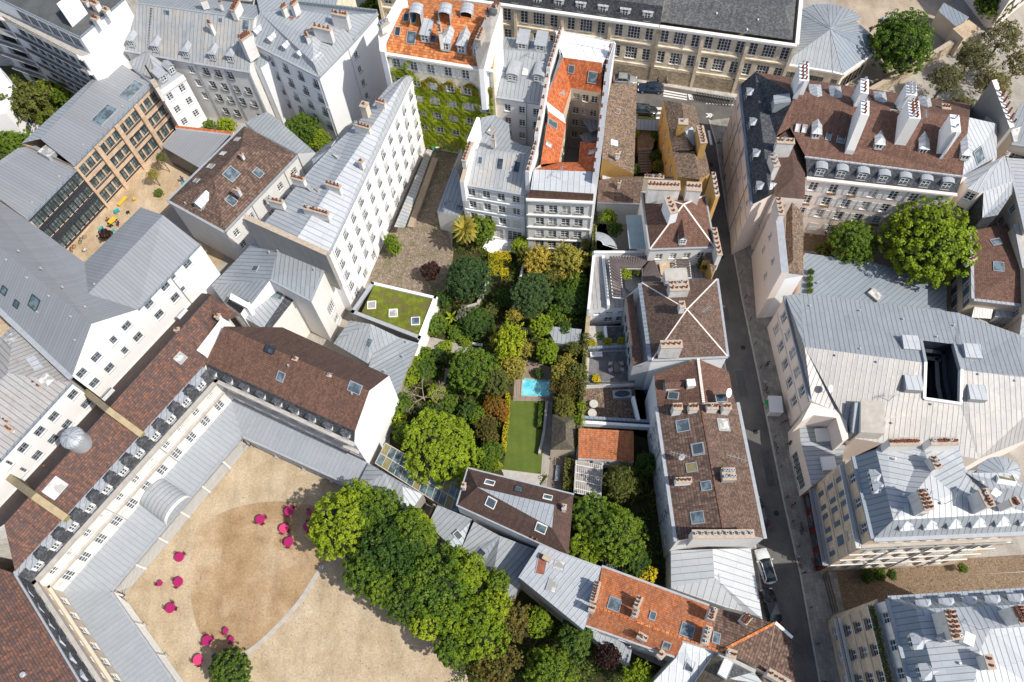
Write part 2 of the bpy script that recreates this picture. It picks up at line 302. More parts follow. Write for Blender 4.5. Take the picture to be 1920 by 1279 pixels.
def rail_mesh(w, h=0.9, y=0.12):
    k = ('rail', round(w, 2), h)
    if k in _wc: return _wc[k]
    a = MB(); a.box((0, y, h), w, 0.05, 0.05, M['iron']); a.box((0, y, 0.1), w, 0.04, 0.04, M['iron']); n = max(3, int(w/0.13))
    for i in range(n+1): a.box((-w/2+w*i/n, y, h/2), 0.028, 0.028, h, M['iron'])
    a.box((-w/2, y/2, h), 0.03, y, 0.03, M['iron']); a.box((w/2, y/2, h), 0.03, y, 0.03, M['iron'])
    _wc[k] = a.mesh('railing'); return _wc[k]
def shut_mesh(w, h, m):
    k = ('sh', round(w, 2), round(h, 2), m)
    if k in _wc: return _wc[k]
    a = MB(); a.box((0, 0.045, h/2), w, 0.05, h, M[m]); a.box((0, 0.075, h/2), w*0.98, 0.02, 0.07, M['frame'] if m == 'shutter' else M[m]); _wc[k] = a.mesh('shutter'); return _wc[k]
def fbox_mesh(w, m):
    k = ('fb', round(w, 2), m)
    if k in _wc: return _wc[k]
    a = MB(); a.box((0, 0.22, 0.08), w, 0.2, 0.18, M['pot']); rnd = random.Random(5)
    for i in range(int(w*60)):
        p = Vector((rnd.uniform(-w/2, w/2), 0.22+rnd.uniform(-.14, .2), 0.2+rnd.uniform(-.12, .2))); leaf(a, p, rnd, 0.13, M[m] if rnd.random() < .85 else M['flower'])
    _wc[k] = a.mesh('flower_box'); return _wc[k]
def leaf(a, p, rnd, s, m, nrm=None):
    d = Vector((rnd.gauss(0, 1), rnd.gauss(0, 1), rnd.gauss(0, 1))) if nrm is None else nrm+Vector((rnd.gauss(0, .55), rnd.gauss(0, .55), rnd.gauss(0, .55)))
    if d.length < 1e-3: d = Vector((0, 0, 1))
    d.normalize(); e = d.orthogonal().normalized(); g = d.cross(e); t = rnd.uniform(0, 6.28); e, g = e*cos(t)+g*sin(t), g*cos(t)-e*sin(t)
    s2 = s*rnd.uniform(.7, 1.25); a.face([p-e*s2*.5, p+g*s2*.34, p+e*s2*.5, p-g*s2*.34], m, uvs=[(0, 0), (1, 0), (1, 1), (0, 1)])
def pot_mesh(kind):
    if ('pot', kind) in _wc: return _wc[('pot', kind)]
    a = MB()
    if kind == 'cowl':
        a.tube((0, 0, 0), (0, 0, .35), .14, .14, M['potcap'], 8); a.tube((0, 0, .35), (0, 0, .62), .2, .17, M['potcap'], 8); a.disc((0, 0, .625), .1, M['soot_shade'], 8)
    else:
        a.tube((0, 0, 0), (0, 0, .5), .15, .12, M['pot'], 8); a.tube((0, 0, .46), (0, 0, .54), .145, .14, M['pot'], 8); a.disc((0, 0, .545), .095, M['soot_shade'], 8)
    _wc[('pot', kind)] = a.mesh('chimney_pot'); return _wc[('pot', kind)]

class Bld:
    def __init__(s, name, label, cat, tile, group=None, axis=0.0):
        s.root = thing(name, label, cat, group=group); s.t = tile; s.p = {}; s.rf = []; s.w = MB(axis); s.r = MB(axis); s.x = MB(axis); s.wins = {}; s.loops = []; s.axis = axis; s.shift = Vector((0, 0, 0)); s.late = []
    def pts(s, /, **k):
        for n, q in k.items():
            s.p[n] = P(*q) if isinstance(q[0], str) else P(s.t, *q)
        return s
    def snap(s, n, a, b, base=None):
        """height of point n (px) so it stands in the vertical plane through a, b"""
        A, B = s.p[a], s.p[b]; nn = Vector((B.y-A.y, A.x-B.x, 0)).normalized(); d = s.p[n]-Vector((0, 0, CAMH)); k = nn.dot(A)/nn.dot(d); s.p[n] = Vector((0, 0, CAMH))+d*k
    def at(s, n, a, da, db=None, db2=0):
        s.p[n] = s.p[a]+Vector(da); return s
    def face(s, keys, m='zinc'):
        pts = [s.p[k] for k in keys.split()] if isinstance(keys, str) else keys
        ar = sum(pts[i].x*pts[(i+1) % len(pts)].y-pts[(i+1) % len(pts)].x*pts[i].y for i in range(len(pts)))
        if ar < 0: pts = pts[::-1]
        s.r.face(pts, M[m]); s.rf.append(pts); return s
    def walls(s, keys, m='white', z0=-0.5, skip=()):
        ks = keys.split(); pts = [s.p[k] for k in ks]; n = len(ks)
        ar = sum(pts[i].x*pts[(i+1) % n].y-pts[(i+1) % n].x*pts[i].y for i in range(n))
        if ar < 0: ks = ks[::-1]
        s.loops.append((ks, m, z0, [frozenset(x.split()) for x in skip])); return s
    def win(s, e, n, rows, w=1.1, h=1.75, m0=1.2, m1=None, style='', shut=None, rail=0.0, fb=None, skip=(), zabs=True, every=1, band=None):
        a, b = e.split(); s.wins.setdefault(frozenset((a, b)), []).append((a, b, n, rows, w, h, m0, m0 if m1 is None else m1, style, shut, rail, fb, skip)); return s
    def edge(s, e): a, b = e.split(); return s.p[a], s.p[b]
    def trim(s, edges, out=0.3, th=0.25, m='zinc_flat', drop=0.0, inn=0.05):
        for e in edges.split(','):
            A, B = s.edge(e.strip()); o = s.outward(e.strip()); d = (B-A).normalized()*0.05
            x = MB(); x.bar(A+o*(out-inn)/2-Vector((0, 0, drop))-d, B+o*(out-inn)/2-Vector((0, 0, drop))+d, out+inn, th, M[m], up=0.03); x.build('cornice', s.root)
        return s
    def band(s, e, zs, out=0.12, th=0.2, m='offwhite'):
        for q in e.split(','):
            A, B = s.edge(q.strip()); o = s.outward(q.strip())
            for z in zs:
                s.x.bar(Vector((A.x, A.y, z))+o*out/2, Vector((B.x, B.y, z))+o*out/2, out, th, M[m])
        return s
    def pipe(s, e, fs, m='framegrey', z1=None):
        A, B = s.edge(e); o = s.outward(e)
        for f in fs:
            q = A+(B-A)*f+o*.1; x = MB(); x.tube((q.x, q.y, 0), (q.x, q.y, (z1 or min(A.z, B.z))-.1), .06, .06, M[m], 6); x.build('downpipe', s.root)
        return s
    def outward(s, e):
        a, b = e.split(); A, B = s.p[a], s.p[b]
        for ks, *_ in s.loops:
            n = len(ks)
            for i in range(n):
                if {ks[i], ks[(i+1) % n]} == {a, b}:
                    A, B = s.p[ks[i]], s.p[ks[(i+1) % n]]; break
        d = (B-A); d.z = 0; d.normalize(); return Vector((d.y, -d.x, 0))
    def hit(s, x, y, t=None):
        o = Vector((0, 0, CAMH)); d = ray(t or s.t, x, y); best = None
        for pts in s.rf:
            for i in range(1, len(pts)-1):
                a, b, c = pts[0], pts[i], pts[i+1]; n = (b-a).cross(c-a)
                if n.length < 1e-6 or abs(n.dot(d)) < 1e-9: continue
                k = n.dot(a-o)/n.dot(d); q = o+d*k
                if all((v-u).cross(q-u).dot(n) >= -0.35*n.length*max(0.05, (v-u).length)*0.1 for u, v in ((a, b), (b, c), (c, a))):
                    if best is None or k < best[0]: best = (k, q, n.normalized() if n.z > 0 else -n.normalized())
        if best is None:
            z = max((p.z for f in s.rf for p in f), default=8); q = P(t or s.t, x, y, z); return q, Vector((0, 0, 1))
        return best[1], best[2]
    def chim(s, ax, ay, bx, by, zt, h=2.5, w=0.6, pots=4, m='chimwall', pk='', cap='brickcap', t=None, rows=1):
        a, b = P(t or s.t, ax, ay, zt), P(t or s.t, bx, by, zt); mb = MB(); mb.bar(a, b, w, h, M[m])
        d = (b-a).normalized(); up = Vector((0, 0, .14)); mb.bar(a-d*.07+up, b+d*.07+up, w+.14, .14, M[cap])
        o = mb.build('chimney', s.root); n = Vector((-d.y, d.x, 0))
        for r in range(rows):
            for i in range(pots):
                q = a+(b-a)*((i+.5)/pots)+n*((r-(rows-1)/2)*w*.5)+up; rnd = random.Random(int(q.x*100)+i)
                k = pk or ('cowl' if rnd.random() < .12 else 'pot'); p = link('chimney_pot', pot_mesh(k), o, q); p.scale = (rnd.uniform(.85, 1.1), rnd.uniform(.85, 1.1), rnd.uniform(.5, 1.1)); p.rotation_euler = (rnd.gauss(0, .04), rnd.gauss(0, .04), 0)
        return s
    def sky(s, x, y, w=0.9, l=1.2, m='sky_glass', t=None, fr='zinc_flat', up=0.12, rot=None):
        q, n = s.hit(x, y, t); h = Vector((0, 0, 1)).cross(n)
        if h.length < .05: h = Vector((cos(s.axis), sin(s.axis), 0))
        if rot is not None: h = Vector((cos(rot), sin(rot), 0)); h = (h-n*h.dot(n))
        h.normalize(); v = n.cross(h); a = MB(); g = MB(); k = 0.08
        def R(x0, x1, y0, y1, z0, z1, mm, tgt):
            c = [q+h*xx+v*yy+n*zz for zz in (z0, z1) for xx, yy in ((x0, y0), (x1, y0), (x1, y1), (x0, y1))]
            for f in ((4, 5, 6, 7), (0, 1, 5, 4), (1, 2, 6, 5), (2, 3, 7, 6), (3, 0, 4, 7)): tgt.face([c[i] for i in f], M[mm])
        R(-w/2-k, w/2+k, -l/2-k, -l/2, -.1, up, fr, a); R(-w/2-k, w/2+k, l/2, l/2+k, -.1, up, fr, a); R(-w/2-k, -w/2, -l/2, l/2, -.1, up, fr, a); R(w/2, w/2+k, -l/2, l/2, -.1, up, fr, a)
        g.face([q+h*xx+v*yy+n*(up-.05) for xx, yy in ((-w/2, -l/2), (w/2, -l/2), (w/2, l/2), (-w/2, l/2))], M[m])
        o = a.build('skylight', s.root); g.build('pane', o); return s
    def vent(s, x, y, t=None, m='potcap', h=.45, r=.09):
        q, n = s.hit(x, y, t); a = MB(); a.tube(q-Vector((0, 0, .1)), q+Vector((0, 0, h)), r, r, M[m], 7); a.tube(q+Vector((0, 0, h-.12)), q+Vector((0, 0, h+.02)), r*1.7, r*1.2, M[m], 7); a.build('roof_vent', s.root); return s
    def dormer(s, x, y, e, w=1.2, h=1.5, kind='gable', rm='zinc_flat', wm='zinc_flat', depth=2.2, ww=None, wh=None, t=None, style='', z=None, drop=0.0, roofrise=.5):
        q, n = s.hit(x, y, t)
        o = s.outward(e); A, B = s.edge(e); u = Vector((-o.y, o.x, 0)); base = q.copy(); base.z -= drop
        if z is not None: base = P(t or s.t, x, y, z)
        a = MB(); ov = .1; dn = Vector((0, 0, -.6)); Z = Vector((0, 0, 1))
        l, r = base-u*w/2, base+u*w/2; bk = -o*depth
        hw = h
        a.face([l+dn, r+dn, r+Z*hw, l+Z*hw], M[wm]); a.face([r+dn, r+bk+dn, r+bk+Z*hw, r+Z*hw], M[wm]); a.face([l+bk+dn, l+dn, l+Z*hw, l+bk+Z*hw], M[wm])
        fo = o*.15; lu, ru = l-u*ov+Z*hw, r+u*ov+Z*hw
        if kind == 'gable':
            pk = base+Z*(hw+roofrise); a.face([lu+fo, pk+fo, pk+bk, lu+bk], M[rm]); a.face([pk+fo, ru+fo, ru+bk, pk+bk], M[rm]); a.face([l+Z*hw, r+Z*hw, pk], M[wm])
        elif kind == 'hip':
            pk = base+Z*(hw+roofrise)-o*w*.55; a.face([lu+fo, pk, pk+bk, lu+bk], M[rm]); a.face([pk, ru+fo, ru+bk, pk+bk], M[rm]); a.face([lu+fo, ru+fo, pk], M[rm])
        elif kind == 'round':
            k = 6; arc = [base+u*(-(w/2+ov)*cos(pi*i/k))+Z*(hw+roofrise*sin(pi*i/k)) for i in range(k+1)]
            for i in range(k): a.face([arc[i]+fo, arc[i+1]+fo, arc[i+1]+bk, arc[i]+bk], M[rm], smooth=True)
            a.face([p for p in arc][::-1], M[wm])
        else:
            a.face([lu+fo, ru+fo, ru+bk+Z*roofrise, lu+bk+Z*roofrise], M[rm]); a.face([l+Z*hw, l+bk+Z*hw, l+bk+Z*(hw+roofrise)], M[wm]); a.face([r+Z*hw, r+bk+Z*(hw+roofrise), r+bk+Z*hw], M[wm])
        ob = a.build('dormer', s.root)
        ww = ww or w*.72; wh = wh or h*.78; wm_, gm = win_mesh(ww, wh, style or 'n')
        ang = math.atan2(-o.x, o.y)
        wo = link('window', wm_, ob, base+o*.14+Z*(h-wh-.08), ang)
        g = MB(); 
        c = base+o*.03+Z*(h-wh-.08); g.face([c-u*ww/2, c+u*ww/2, c+u*ww/2+Z*wh, c-u*ww/2+Z*wh], M['glass']); g.build('pane', ob)
        return s
    def dorms(s, e, n, dist_in, zb, m0=1.5, m1=None, **k):
        A, B = s.edge(e); o = s.outward(e); L = (B-A).length; m1 = m0 if m1 is None else m1
        for i in range(n):
            f = (m0+(L-m0-m1)*(i/(n-1) if n > 1 else .5))/L; q = A+(B-A)*f-o*dist_in; q.z = zb; s._dorm_at(q, o, **k)
        return s
    def _dorm_at(s, q, o, **k):
        hit0 = s.hit; s.hit = lambda *a, **kk: (q, None); out0 = s.outward; s.outward = lambda e: o; ed = s.edge; s.edge = lambda e: (q, q)
        s.dormer(0, 0, '', **k); s.hit, s.outward, s.edge = hit0, out0, ed
    def rail(s, e, z, out=.0, h=1.0, m='iron', name='railing', slab=None):
        A, B = s.edge(e); o = s.outward(e); a = MB(); A = Vector((A.x, A.y, z))+o*out; B = Vector((B.x, B.y, z))+o*out; L = (B-A).length
        if slab: a.bar(A-o*out/2, B-o*out/2, out+.1, .18, M[slab], up=0)
        a.bar(A+Vector((0, 0, h)), B+Vector((0, 0, h)), .06, .06, M[m]); n = int(L/.16)
        for i in range(n+1):
            q = A+(B-A)*(i/n); a.box(q+Vector((0, 0, h/2)), .03, .03, h, M[m])
        a.build(name, s.root); return s
    def wpx(s, e, pts, w=1.1, h=1.6, t=None, **k):
        A, B = s.edge(e); L = hypot(B.x-A.x, B.y-A.y); n = Vector((B.y-A.y, A.x-B.x, 0)); o = Vector((0, 0, CAMH))
        for x, y in pts:
            d = ray(t or s.t, x, y); q = o+d*(n.dot(A-o)/n.dot(d)); m = (q-A).to_2d().dot((B-A).to_2d())/L
            s.win(e, 1, [q.z-h/2], w=w, h=h, m0=m, m1=L-m, **k)
        return s
    def done(s):
        for ks, m, z0, skip in s.loops:
            n = len(ks)
            for i in range(n):
                ka, kb = ks[i], ks[(i+1) % n]
                if frozenset((ka, kb)) in skip: continue
                A, B = s.p[ka], s.p[kb]; s._wall(A, B, ka, s.wins.get(frozenset((ka, kb)), []), m, z0)
        if s.w.f: s.w.build('wall', s.root)
        if s.r.f: s.r.build('roof', s.root)
        if s.x.f: s.x.build('string_course', s.root)
        return s
    def _wall(s, A, B, ka, wins, m, z0):
        L = hypot(B.x-A.x, B.y-A.y)
        if L < .02: return
        d = Vector((B.x-A.x, B.y-A.y, 0))/L; o = Vector((d.y, -d.x, 0)); zt = min(A.z, B.z); rects = []
        ang = math.atan2(d.y, d.x)+pi
        for (wa, wb, n, rows, w, h, m0, m1, style, shut, rail, fb, skip) in wins:
            fl = wa != ka
            hs = h if isinstance(h, (list, tuple)) else [h]*len(rows)
            for r, zb in enumerate(rows):
                for c in range(n):
                    if (r, c) in skip or (r, None) in skip: continue
                    x = m0+(L-m0-m1)*(c/(n-1) if n > 1 else .5)
                    if fl: x = L-x
                    rects.append((x-w/2, x+w/2, zb, zb+hs[r])); q = A+d*x; q = Vector((q.x, q.y, zb))
                    st = style
                    if st == '' and random.random() < .22: st = 'lit'
                    wm_, gm = win_mesh(w, hs[r], st or 'n'); wo = link('window', wm_, s.root, q-o*.06, ang)
                    link('pane', gm, wo)
                    if shut and random.random() < .95:
                        cl = random.random() < .1
                        for sg in (-1, 1):
                            sm = shut_mesh(w/2, hs[r], shut); link('shutter', sm, s.root, q+d*sg*(w/4 if cl else w*.75+.03), ang)
                    if rail: link('railing', rail_mesh(w+.1, rail), s.root, q, ang)
                    if fb and random.random() < .45: link('flower_box', fbox_mesh(w, fb), s.root, q-Vector((0, 0, .1)), ang)
        xs = sorted({0.0, L} | {max(0, min(L, v)) for r in rects for v in r[:2]}); zs = sorted({z0, zt} | {max(z0, min(zt, v)) for r in rects for v in r[2:]})
        # merge: strips per z-interval
        for j in range(len(zs)-1):
            za, zb = zs[j], zs[j+1]; zm = (za+zb)/2
            if zb-za < 1e-4: continue
            act = sorted((r[0], r[1]) for r in rects if r[2] < zm < r[3]); x = 0.0
            for x0, x1 in act+[(L, L)]:
                if x0-x > 1e-3:
                    p, q = A+d*x, A+d*x0; s.w.face([(p.x, p.y, za), (q.x, q.y, za), (q.x, q.y, zb), (p.x, p.y, zb)], M[m])
                x = max(x, x1)
        for x0, x1, za, zb in rects:
            p, q = A+d*x0, A+d*x1; b = -o*.32
            P0, P1, P2, P3 = Vector((p.x, p.y, za)), Vector((q.x, q.y, za)), Vector((q.x, q.y, zb)), Vector((p.x, p.y, zb))
            for u, v in ((P0, P1), (P1, P2), (P2, P3), (P3, P0)): s.w.face([u, u+b, v+b, v], M[m])
            s.w.face([P0+b, P1+b, P2+b, P3+b], M['soot_shade'])  # black backing paints in the dark of the room behind the window
        if abs(A.z-B.z) > .01:
            s.w.face([(A.x, A.y, zt), (B.x, B.y, zt)]+([(B.x, B.y, B.z)] if B.z > zt else [])+([(A.x, A.y, A.z)] if A.z > zt else []), M[m])
# ================================================================ BUILDINGS, north-west quarter
b = Bld('apartment_block', 'modern apartment block with dark flat felt roof, terraces and blank white side wall', 'apartment building', 'a')
b.pts(a=(70,22,19.5), b=(832,385,19.5), c=(1295,-20,19.5), d=(600,-420,19.5), e=(-300,-150,19.5),
      f=(85,195,16.2), g=(850,590,16.2), j=(-320,60,16.2), k=(-200,-120,16.2), l=(900,560,16.2))
b.walls('a b c d e', 'white'); b.face('a b c d e', 'bitumen')
bb = b.p; bb['g2'] = bb['b']+Vector((0, 0, -3.3)); bb['f2'] = bb['a']+Vector((0, 0, -3.3)); bb['j2'] = bb['e']+Vector((0, 0, -3.3))
b.walls('g g2 f2 j2 j f', 'white', skip=('g2 f2', 'f2 j2')); b.face('g g2 f2 j2 j f', 'concrete')
b.win('f g', 8, [13.2, 10.1, 7.0, 3.9, .8], w=2.1, h=1.7, m0=1.6, style='dark'); b.win('j f', 3, [13.2, 10.1, 7.0, 3.9, .8], w=4.0, h=1.8, m0=3.5, style='dark')
b.win('a b', 6, [16.5], w=2.2, h=2.1, m0=2.0, style='grey')
b.trim(['a b', 'b c', 'c d', 'e a'][0]+',b c,e a', .12, .25, 'zinc_dark'); b.band('f g,j f', [15.9, 12.9, 9.8, 6.7, 3.6], .35, .35, 'pink')
for i, z in enumerate((16.2, 13.0, 9.9, 6.8, 3.7)): b.rail('f g', z, .55, .9, 'iron', slab='offwhite')
for z in (13.0, 9.9, 6.8, 3.7): b.rail('j f', z, .9, .9, 'anthracite', slab='offwhite')
a_ = MB(); a_.prism([P('a', *q, 22.0) for q in ((590,40), (720,-60), (830,0), (665,145))], 19.5, 22.0, M['white']); a_.build('lift_housing', b.root)
b.chim(965,180,1020,200,20.8,1.3,.8,4); b.chim(1080,90,1120,110,20.9,1.3,.8,3); b.chim(960,20,1010,45,20.8,1.2,.9,4); b.chim(870,5,905,20,20.6,1.0,.6,2)
b.done()
BX = {}
# office / school block with timber bays
b = Bld('school_building', 'modern school with ribbed grey steel roof and timber and glass bays over a courtyard', 'school', 'A', axis=radians(57)); BX['school'] = b
b.pts(u1=(640,335,11.2), u2=(848,466,10.8), u3=(405,920,10.8), u4=(225,775,11.2), g1=(118,800,10.6), g2=(628,336,10.9),
      v1=(200,812,10.0), v2=(425,938,10.0), v3=(148,1222,10.0), v4=(0,1112,10.2), v5=(-260,1010,10.2), v6=(-150,1000,10.3), v7=(100,825,10.2))
b.face('u2 u3 u4 u1', 'steel_roof'); b.face('u1 u4 g1 g2', 'zinc'); b.face('v1 v2 v3 v4 v5 v6 v7', 'steel_roof')
b.walls('u2 u3 g1 g2', 'panel'); b.walls('v1 v2 v3 v4 v5 v6 v7', 'panel')
b.win('u2 u3', 12, [7.7, 4.5, 1.0], w=1.18, h=[1.9, 1.9, 2.3], m0=.95, style='dark'); b.win('v2 v3', 9, [7.3, 4.3, .9], w=1.35, h=[1.9, 1.9, 2.2], m0=.95, style='dark')
b.band('u2 u3', [7.55, 6.3, 4.35, 3.3, .9], .10, .16, 'anthracite'); b.band('v2 v3', [9.6, 7.2, 6.9, 6.5, 4.2, 3.8, 3.4, 3.2, .8], .16, .2, 'anthracite')
A_, B_ = b.edge('u2 u3'); o_ = b.outward('u2 u3')
for f in (0.0, .25, .5, .75, 1.0):
    q = A_+(B_-A_)*f; x = MB(); x.box(Vector((q.x, q.y, 5.2))+o_*.25, .75 if 0 < f < 1 else .4, .5, 10.4, M['panel'], math.atan2(o_.x, -o_.y)); x.build('timber_pier', b.root)
b.trim('u2 u3,v2 v3', .35, .2, 'zinc_dark')
b.sky(735,505,3.6,2.0); b.sky(583,642,3.6,2.0); b.sky(275,860,2.2,1.6,'glass_lit',up=.7,fr='zinc_flat')
for q in ((685,595),(330,985),(180,1130),(560,800),(465,810)): b.vent(*q, h=.2)
b.done()
# big grey roof, L-shaped
b = Bld('school_annex', 'long white school wing with wide grey ribbed roof forming an L shape', 'school', 'E', axis=radians(57)); BX['annex'] = b
b.pts(se=(735,512,14.6), ne=(1065,165,14.6), ap=(487,590,14.0), sw=(385,868,12.5))
b.snap('ap', 'se', 'ne'); b.snap('sw', 'se', 'ne')
b.pts(v=(470,428,16.0), k=(868,10,16.6), n=(750,-33,14.6), va=(450,262,13.4), m=(150,40,11.6), r0=(-250,-30,19.0), s0=(-260,260,15.5), m0=(-140,-160,11.6))
b.p['k'].z = b.p['k'].z
b.face('r0 ap se v va m m0', 'steel_roof'); b.face('r0 ap sw s0', 'steel_roof'); b.face('v k ne se', 'steel_roof'); b.face('va n k v', 'steel_roof')
b.walls('se ne k n va m m0 s0 sw ap', 'white')
b.wpx('se ne', ((1000,270),(882,390),(795,485),(935,450),(850,540)), 1.25, 1.5, style='grey'); b.wpx('se ne', ((925,340),(975,405)), .7, 1.0, style='grey'); b.wpx('ap se', ((675,600),(600,682),(737,660),(660,740)), 1.25, 1.5, style='grey'); b.wpx('sw ap', ((515,768),(437,853),(585,825),(505,905)), 1.25, 1.5, style='grey')
b.trim('sw s0', .6, .3, 'zinc_flat'); b.trim('se ne', .2, .15, 'zinc_dark')
b.sky(183,477,1.5,1.5,'glass_green',fr='anthracite'); b.sky(22,412,.9,.9,'glass_green',fr='anthracite'); b.sky(88,484,.8,.8,'glass_green',fr='anthracite')
for q in ((100,202),(220,295),(145,345),(335,395),(262,442),(378,552),(400,678),(505,380),(455,500),(35,250),(200,527)): b.vent(*q, h=.25)
b.done()
# white zinc-roofed building at left edge
b = Bld('white_house', 'white house with weathered pale zinc roof and small chimneys at the left edge', 'house', 'u', axis=radians(55)); BX['left'] = b
b.pts(a=(445,530,13.6), b=(95,150,14.0), c=(-300,560,14.6), d=(-420,1420,13.4), e=(0,1015,13.6), f=(-320,1420,13.6))
b.p['e'] = b.p['a']+(P('u', 0, 1015, 13.6)-b.p['a']); b.p['f'] = b.p['a']+(b.p['e']-b.p['a'])*2.2; b.p['r'] = P('u', 48, 470, 15.6); b.p['r2'] = P('u', -420, 900, 15.6)
b.face('a b r', 'zinc_pale'); b.face('a r r2 f e', 'zinc_pale'); b.face('b c r2 r', 'zinc_pale')
b.walls('a b c r2 f e', 'white'); b.wpx('a e', ((462,607),(342,745),(253,838),(150,942),(45,1055),(545,665),(425,795),(338,888),(238,990),(135,1098)), 1.25, 1.5, style='grey')
b.trim('a e,e f', .25, .2, 'zinc_dark')
b.sky(293,515,1.3,1.3,'glass_lit'); b.sky(135,680,1.2,1.2,'glass_lit'); b.sky(65,252,1.2,1.2,'glass_lit'); b.sky(215,405,2.4,1.0,'zinc_white')
b.chim(178,505,262,565,14.2,1.2,.35,3,m='offwhite'); b.chim(38,535,75,560,14.4,1.1,.4,2,m='offwhite'); b.chim(110,575,145,595,14.2,1.0,.3,1,m='offwhite'); b.chim(0,745,60,785,14.2,1.1,.35,3,m='offwhite'); b.chim(35,805,80,835,14.2,1.0,.35,2,m='offwhite')
b.done()
b = Bld('flat_house', 'house with flat sandy gravel roof at the left edge', 'house', 'u'); b.pts(a=(-40,-40,12.9), b=(105,125,12.9), c=(-10,290,12.9), d=(-300,120,12.9), e=(-120,-90,12.9)); b.face('a b c d e', 'gravelroof'); b.walls('a b c d e', 'white'); b.done()
# courtyard garden building brown tiles, NW wing
def court_wing(name, label, brk0, brk1, cor0, cor1, ridge0, ridge1, bk0, bk1, axis, nd, nw, ft, white=True):
    b = Bld(name, label, 'mansion', 'I', axis=axis)
    b.p.update(k0=brk0, k1=brk1, c0=cor0, c1=cor1, r0=ridge0, r1=ridge1, n0=bk0, n1=bk1)
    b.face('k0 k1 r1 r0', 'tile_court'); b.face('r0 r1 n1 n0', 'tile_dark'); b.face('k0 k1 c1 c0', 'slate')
    b.walls('c0 c1 k1 r1 n1 n0 r0 k0', 'whitestone', skip=('c0 k0', 'c1 k1', 'k0 r0', 'k1 r1'))
    b.loops[-1] = (b.loops[-1][0], 'whitestone', -.5, [])
    b.trim('c0 c1', .45, .35, 'concrete'); b.trim('k0 k1', .3, .2, 'zinc_light', drop=-.08, inn=.35)
    b.band('c0 c1', [b.p['c0'].z-.5], .3, .25, 'concrete'); b.band('c0 c1', [8.0], .35, .35, 'concrete')
    b.band('c0 c1', [7.6], .15, .2, 'whitestone')
    b.dorms('c0 c1', nd, .25, b.p['c0'].z+.05, m0=1.9, w=1.35, h=1.75, kind='shed', rm='zinc_light', wm='frame', depth=.75, ww=.8, wh=1.2, roofrise=.02)
    A_, B_ = b.edge('c0 c1'); oo = b.outward('c0 c1'); LL = (B_-A_).length
    for i in range(nd-1):
        x_ = 1.9+(LL-3.8)*(i+.5)/(nd-1); q = A_+(B_-A_)*(x_/LL)-oo*.75; x = MB(); z0_ = A_.z
        lo = [q+Vector((s1*.75*math.cos(axis)-s2*.55*math.sin(axis), s1*.75*math.sin(axis)+s2*.55*math.cos(axis), z0_-q.z)) for s1, s2 in ((-1, -1), (1, -1), (1, 1), (-1, 1))]; hi = [v+Vector((0, 0, 1.95)) for v in lo]; tp = q+Vector((0, 0, z0_-q.z+2.35))
        for j in range(4): x.face([lo[j], lo[(j+1) % 4], hi[(j+1) % 4], hi[j]], M['slate']); x.face([hi[j], hi[(j+1) % 4], tp], M['slate'])
        x.build('slate_hood', b.root)
    b.win('c0 c1', nw, [8.5], w=1.0, h=1.5, m0=2.0); b.win('c0 c1', nw, [4.7], w=1.25, h=2.5, m0=2.0, style='school')
    return b
k0, k1 = P('I', 72, 742, 12.9), P('E', 1108, 812, 12.9); c0, c1 = P('I', 168, 748, 11.2), P('E', 1150, 882, 11.2)
d_ = (c1-c0).normalized(); n_ = Vector((-d_.y, d_.x, 0)); L_ = (c1-c0).length
k0 = c0+n_*1.1+Vector((0, 0, 1.9))-d_*.0; k1 = k0+d_*L_; r1 = P('E', 1128, 432, 15.4); r0b = r1+(P('E', 480, 1150, 15.4)-r1)*1.62; n1 = P('E', 1075, 425, 7.5); n0b = n1+(P('E', 600, 930, 7.5)-n1)*2.6
b = court_wing('garden_mansion', 'white stone mansion wing with mottled red-brown tiled roof and row of dormers', k0, k1, c0, c1, r0b, r1, n0b, n1, radians(55), 11, 11, None); BX['cnw'] = b
for (x0,y0,x1,y1) in ((455,945,740,1180),):
    a = MB(); a.bar(P('E', 450, 945, 9.5), P('E', 572, 1045, 16.1), .75, 2.4, M['moss'], M['copingbrown']); a.bar(P('E', 572, 1045, 16.1), P('E', 755, 1180, 13.7), .75, 2.4, M['moss'], M['copingbrown']); a.build('firewall', b.root)
a = MB(); a.bar(P('I', 22, 170, 9.5), P('I', 178, 285, 16.1), .85, 2.6, M['moss'], M['copingbrown']); a.bar(P('I', 178, 285, 16.1), P('I', 350, 405, 13.8), .85, 2.6, M['moss'], M['copingbrown']); a.build('firewall', b.root)
b.p.update(x1=P('E', 1275, 545, 12.6), x2=P('E', 1188, 578, 12.6)); b.face('r1 x1 x2 k1', 'tile_court')
b.sky(962,772,1.1,1.1,'glass_lit',t='E'); b.sky(582,970,1.7,1.4,'moss',t='E',up=.5); b.sky(976,542,1.5,1.1,'moss',t='E',up=.5); b.sky(295,245,2.1,1.6,'glass_lit',up=.25)
b.chim(930,620,955,618,15.4,.8,.4,1,m='pink',t='E'); b.chim(1147,545,1170,548,15.4,.8,.5,1,m='pink',t='E'); b.vent(240,130,m='pot',t='I')
a = MB(); q = P('E', 385, 1196, 16.9); rr = 1.3    # zinc lantern
a.tube(q+Vector((0, 0, -4)), q, rr, rr, M['zinc_flat'], 20)
for i in range(4):
    z0_, z1_ = i/4, (i+1)/4; a.tube(q+Vector((0, 0, .8*sin(z0_*pi/2))), q+Vector((0, 0, .8*sin(z1_*pi/2))), rr*1.08*cos(z0_*pi/2), max(.05, rr*1.08*cos(z1_*pi/2)), M['zinc_light'], 20, cap=False)
q2 = P('E', 425, 1222, 16.4); a.tube(q-Vector((0, 0, 3.2)), q-Vector((0, 0, 2.6)), rr*1.15, rr*1.05, M['zinc_light'], 20)
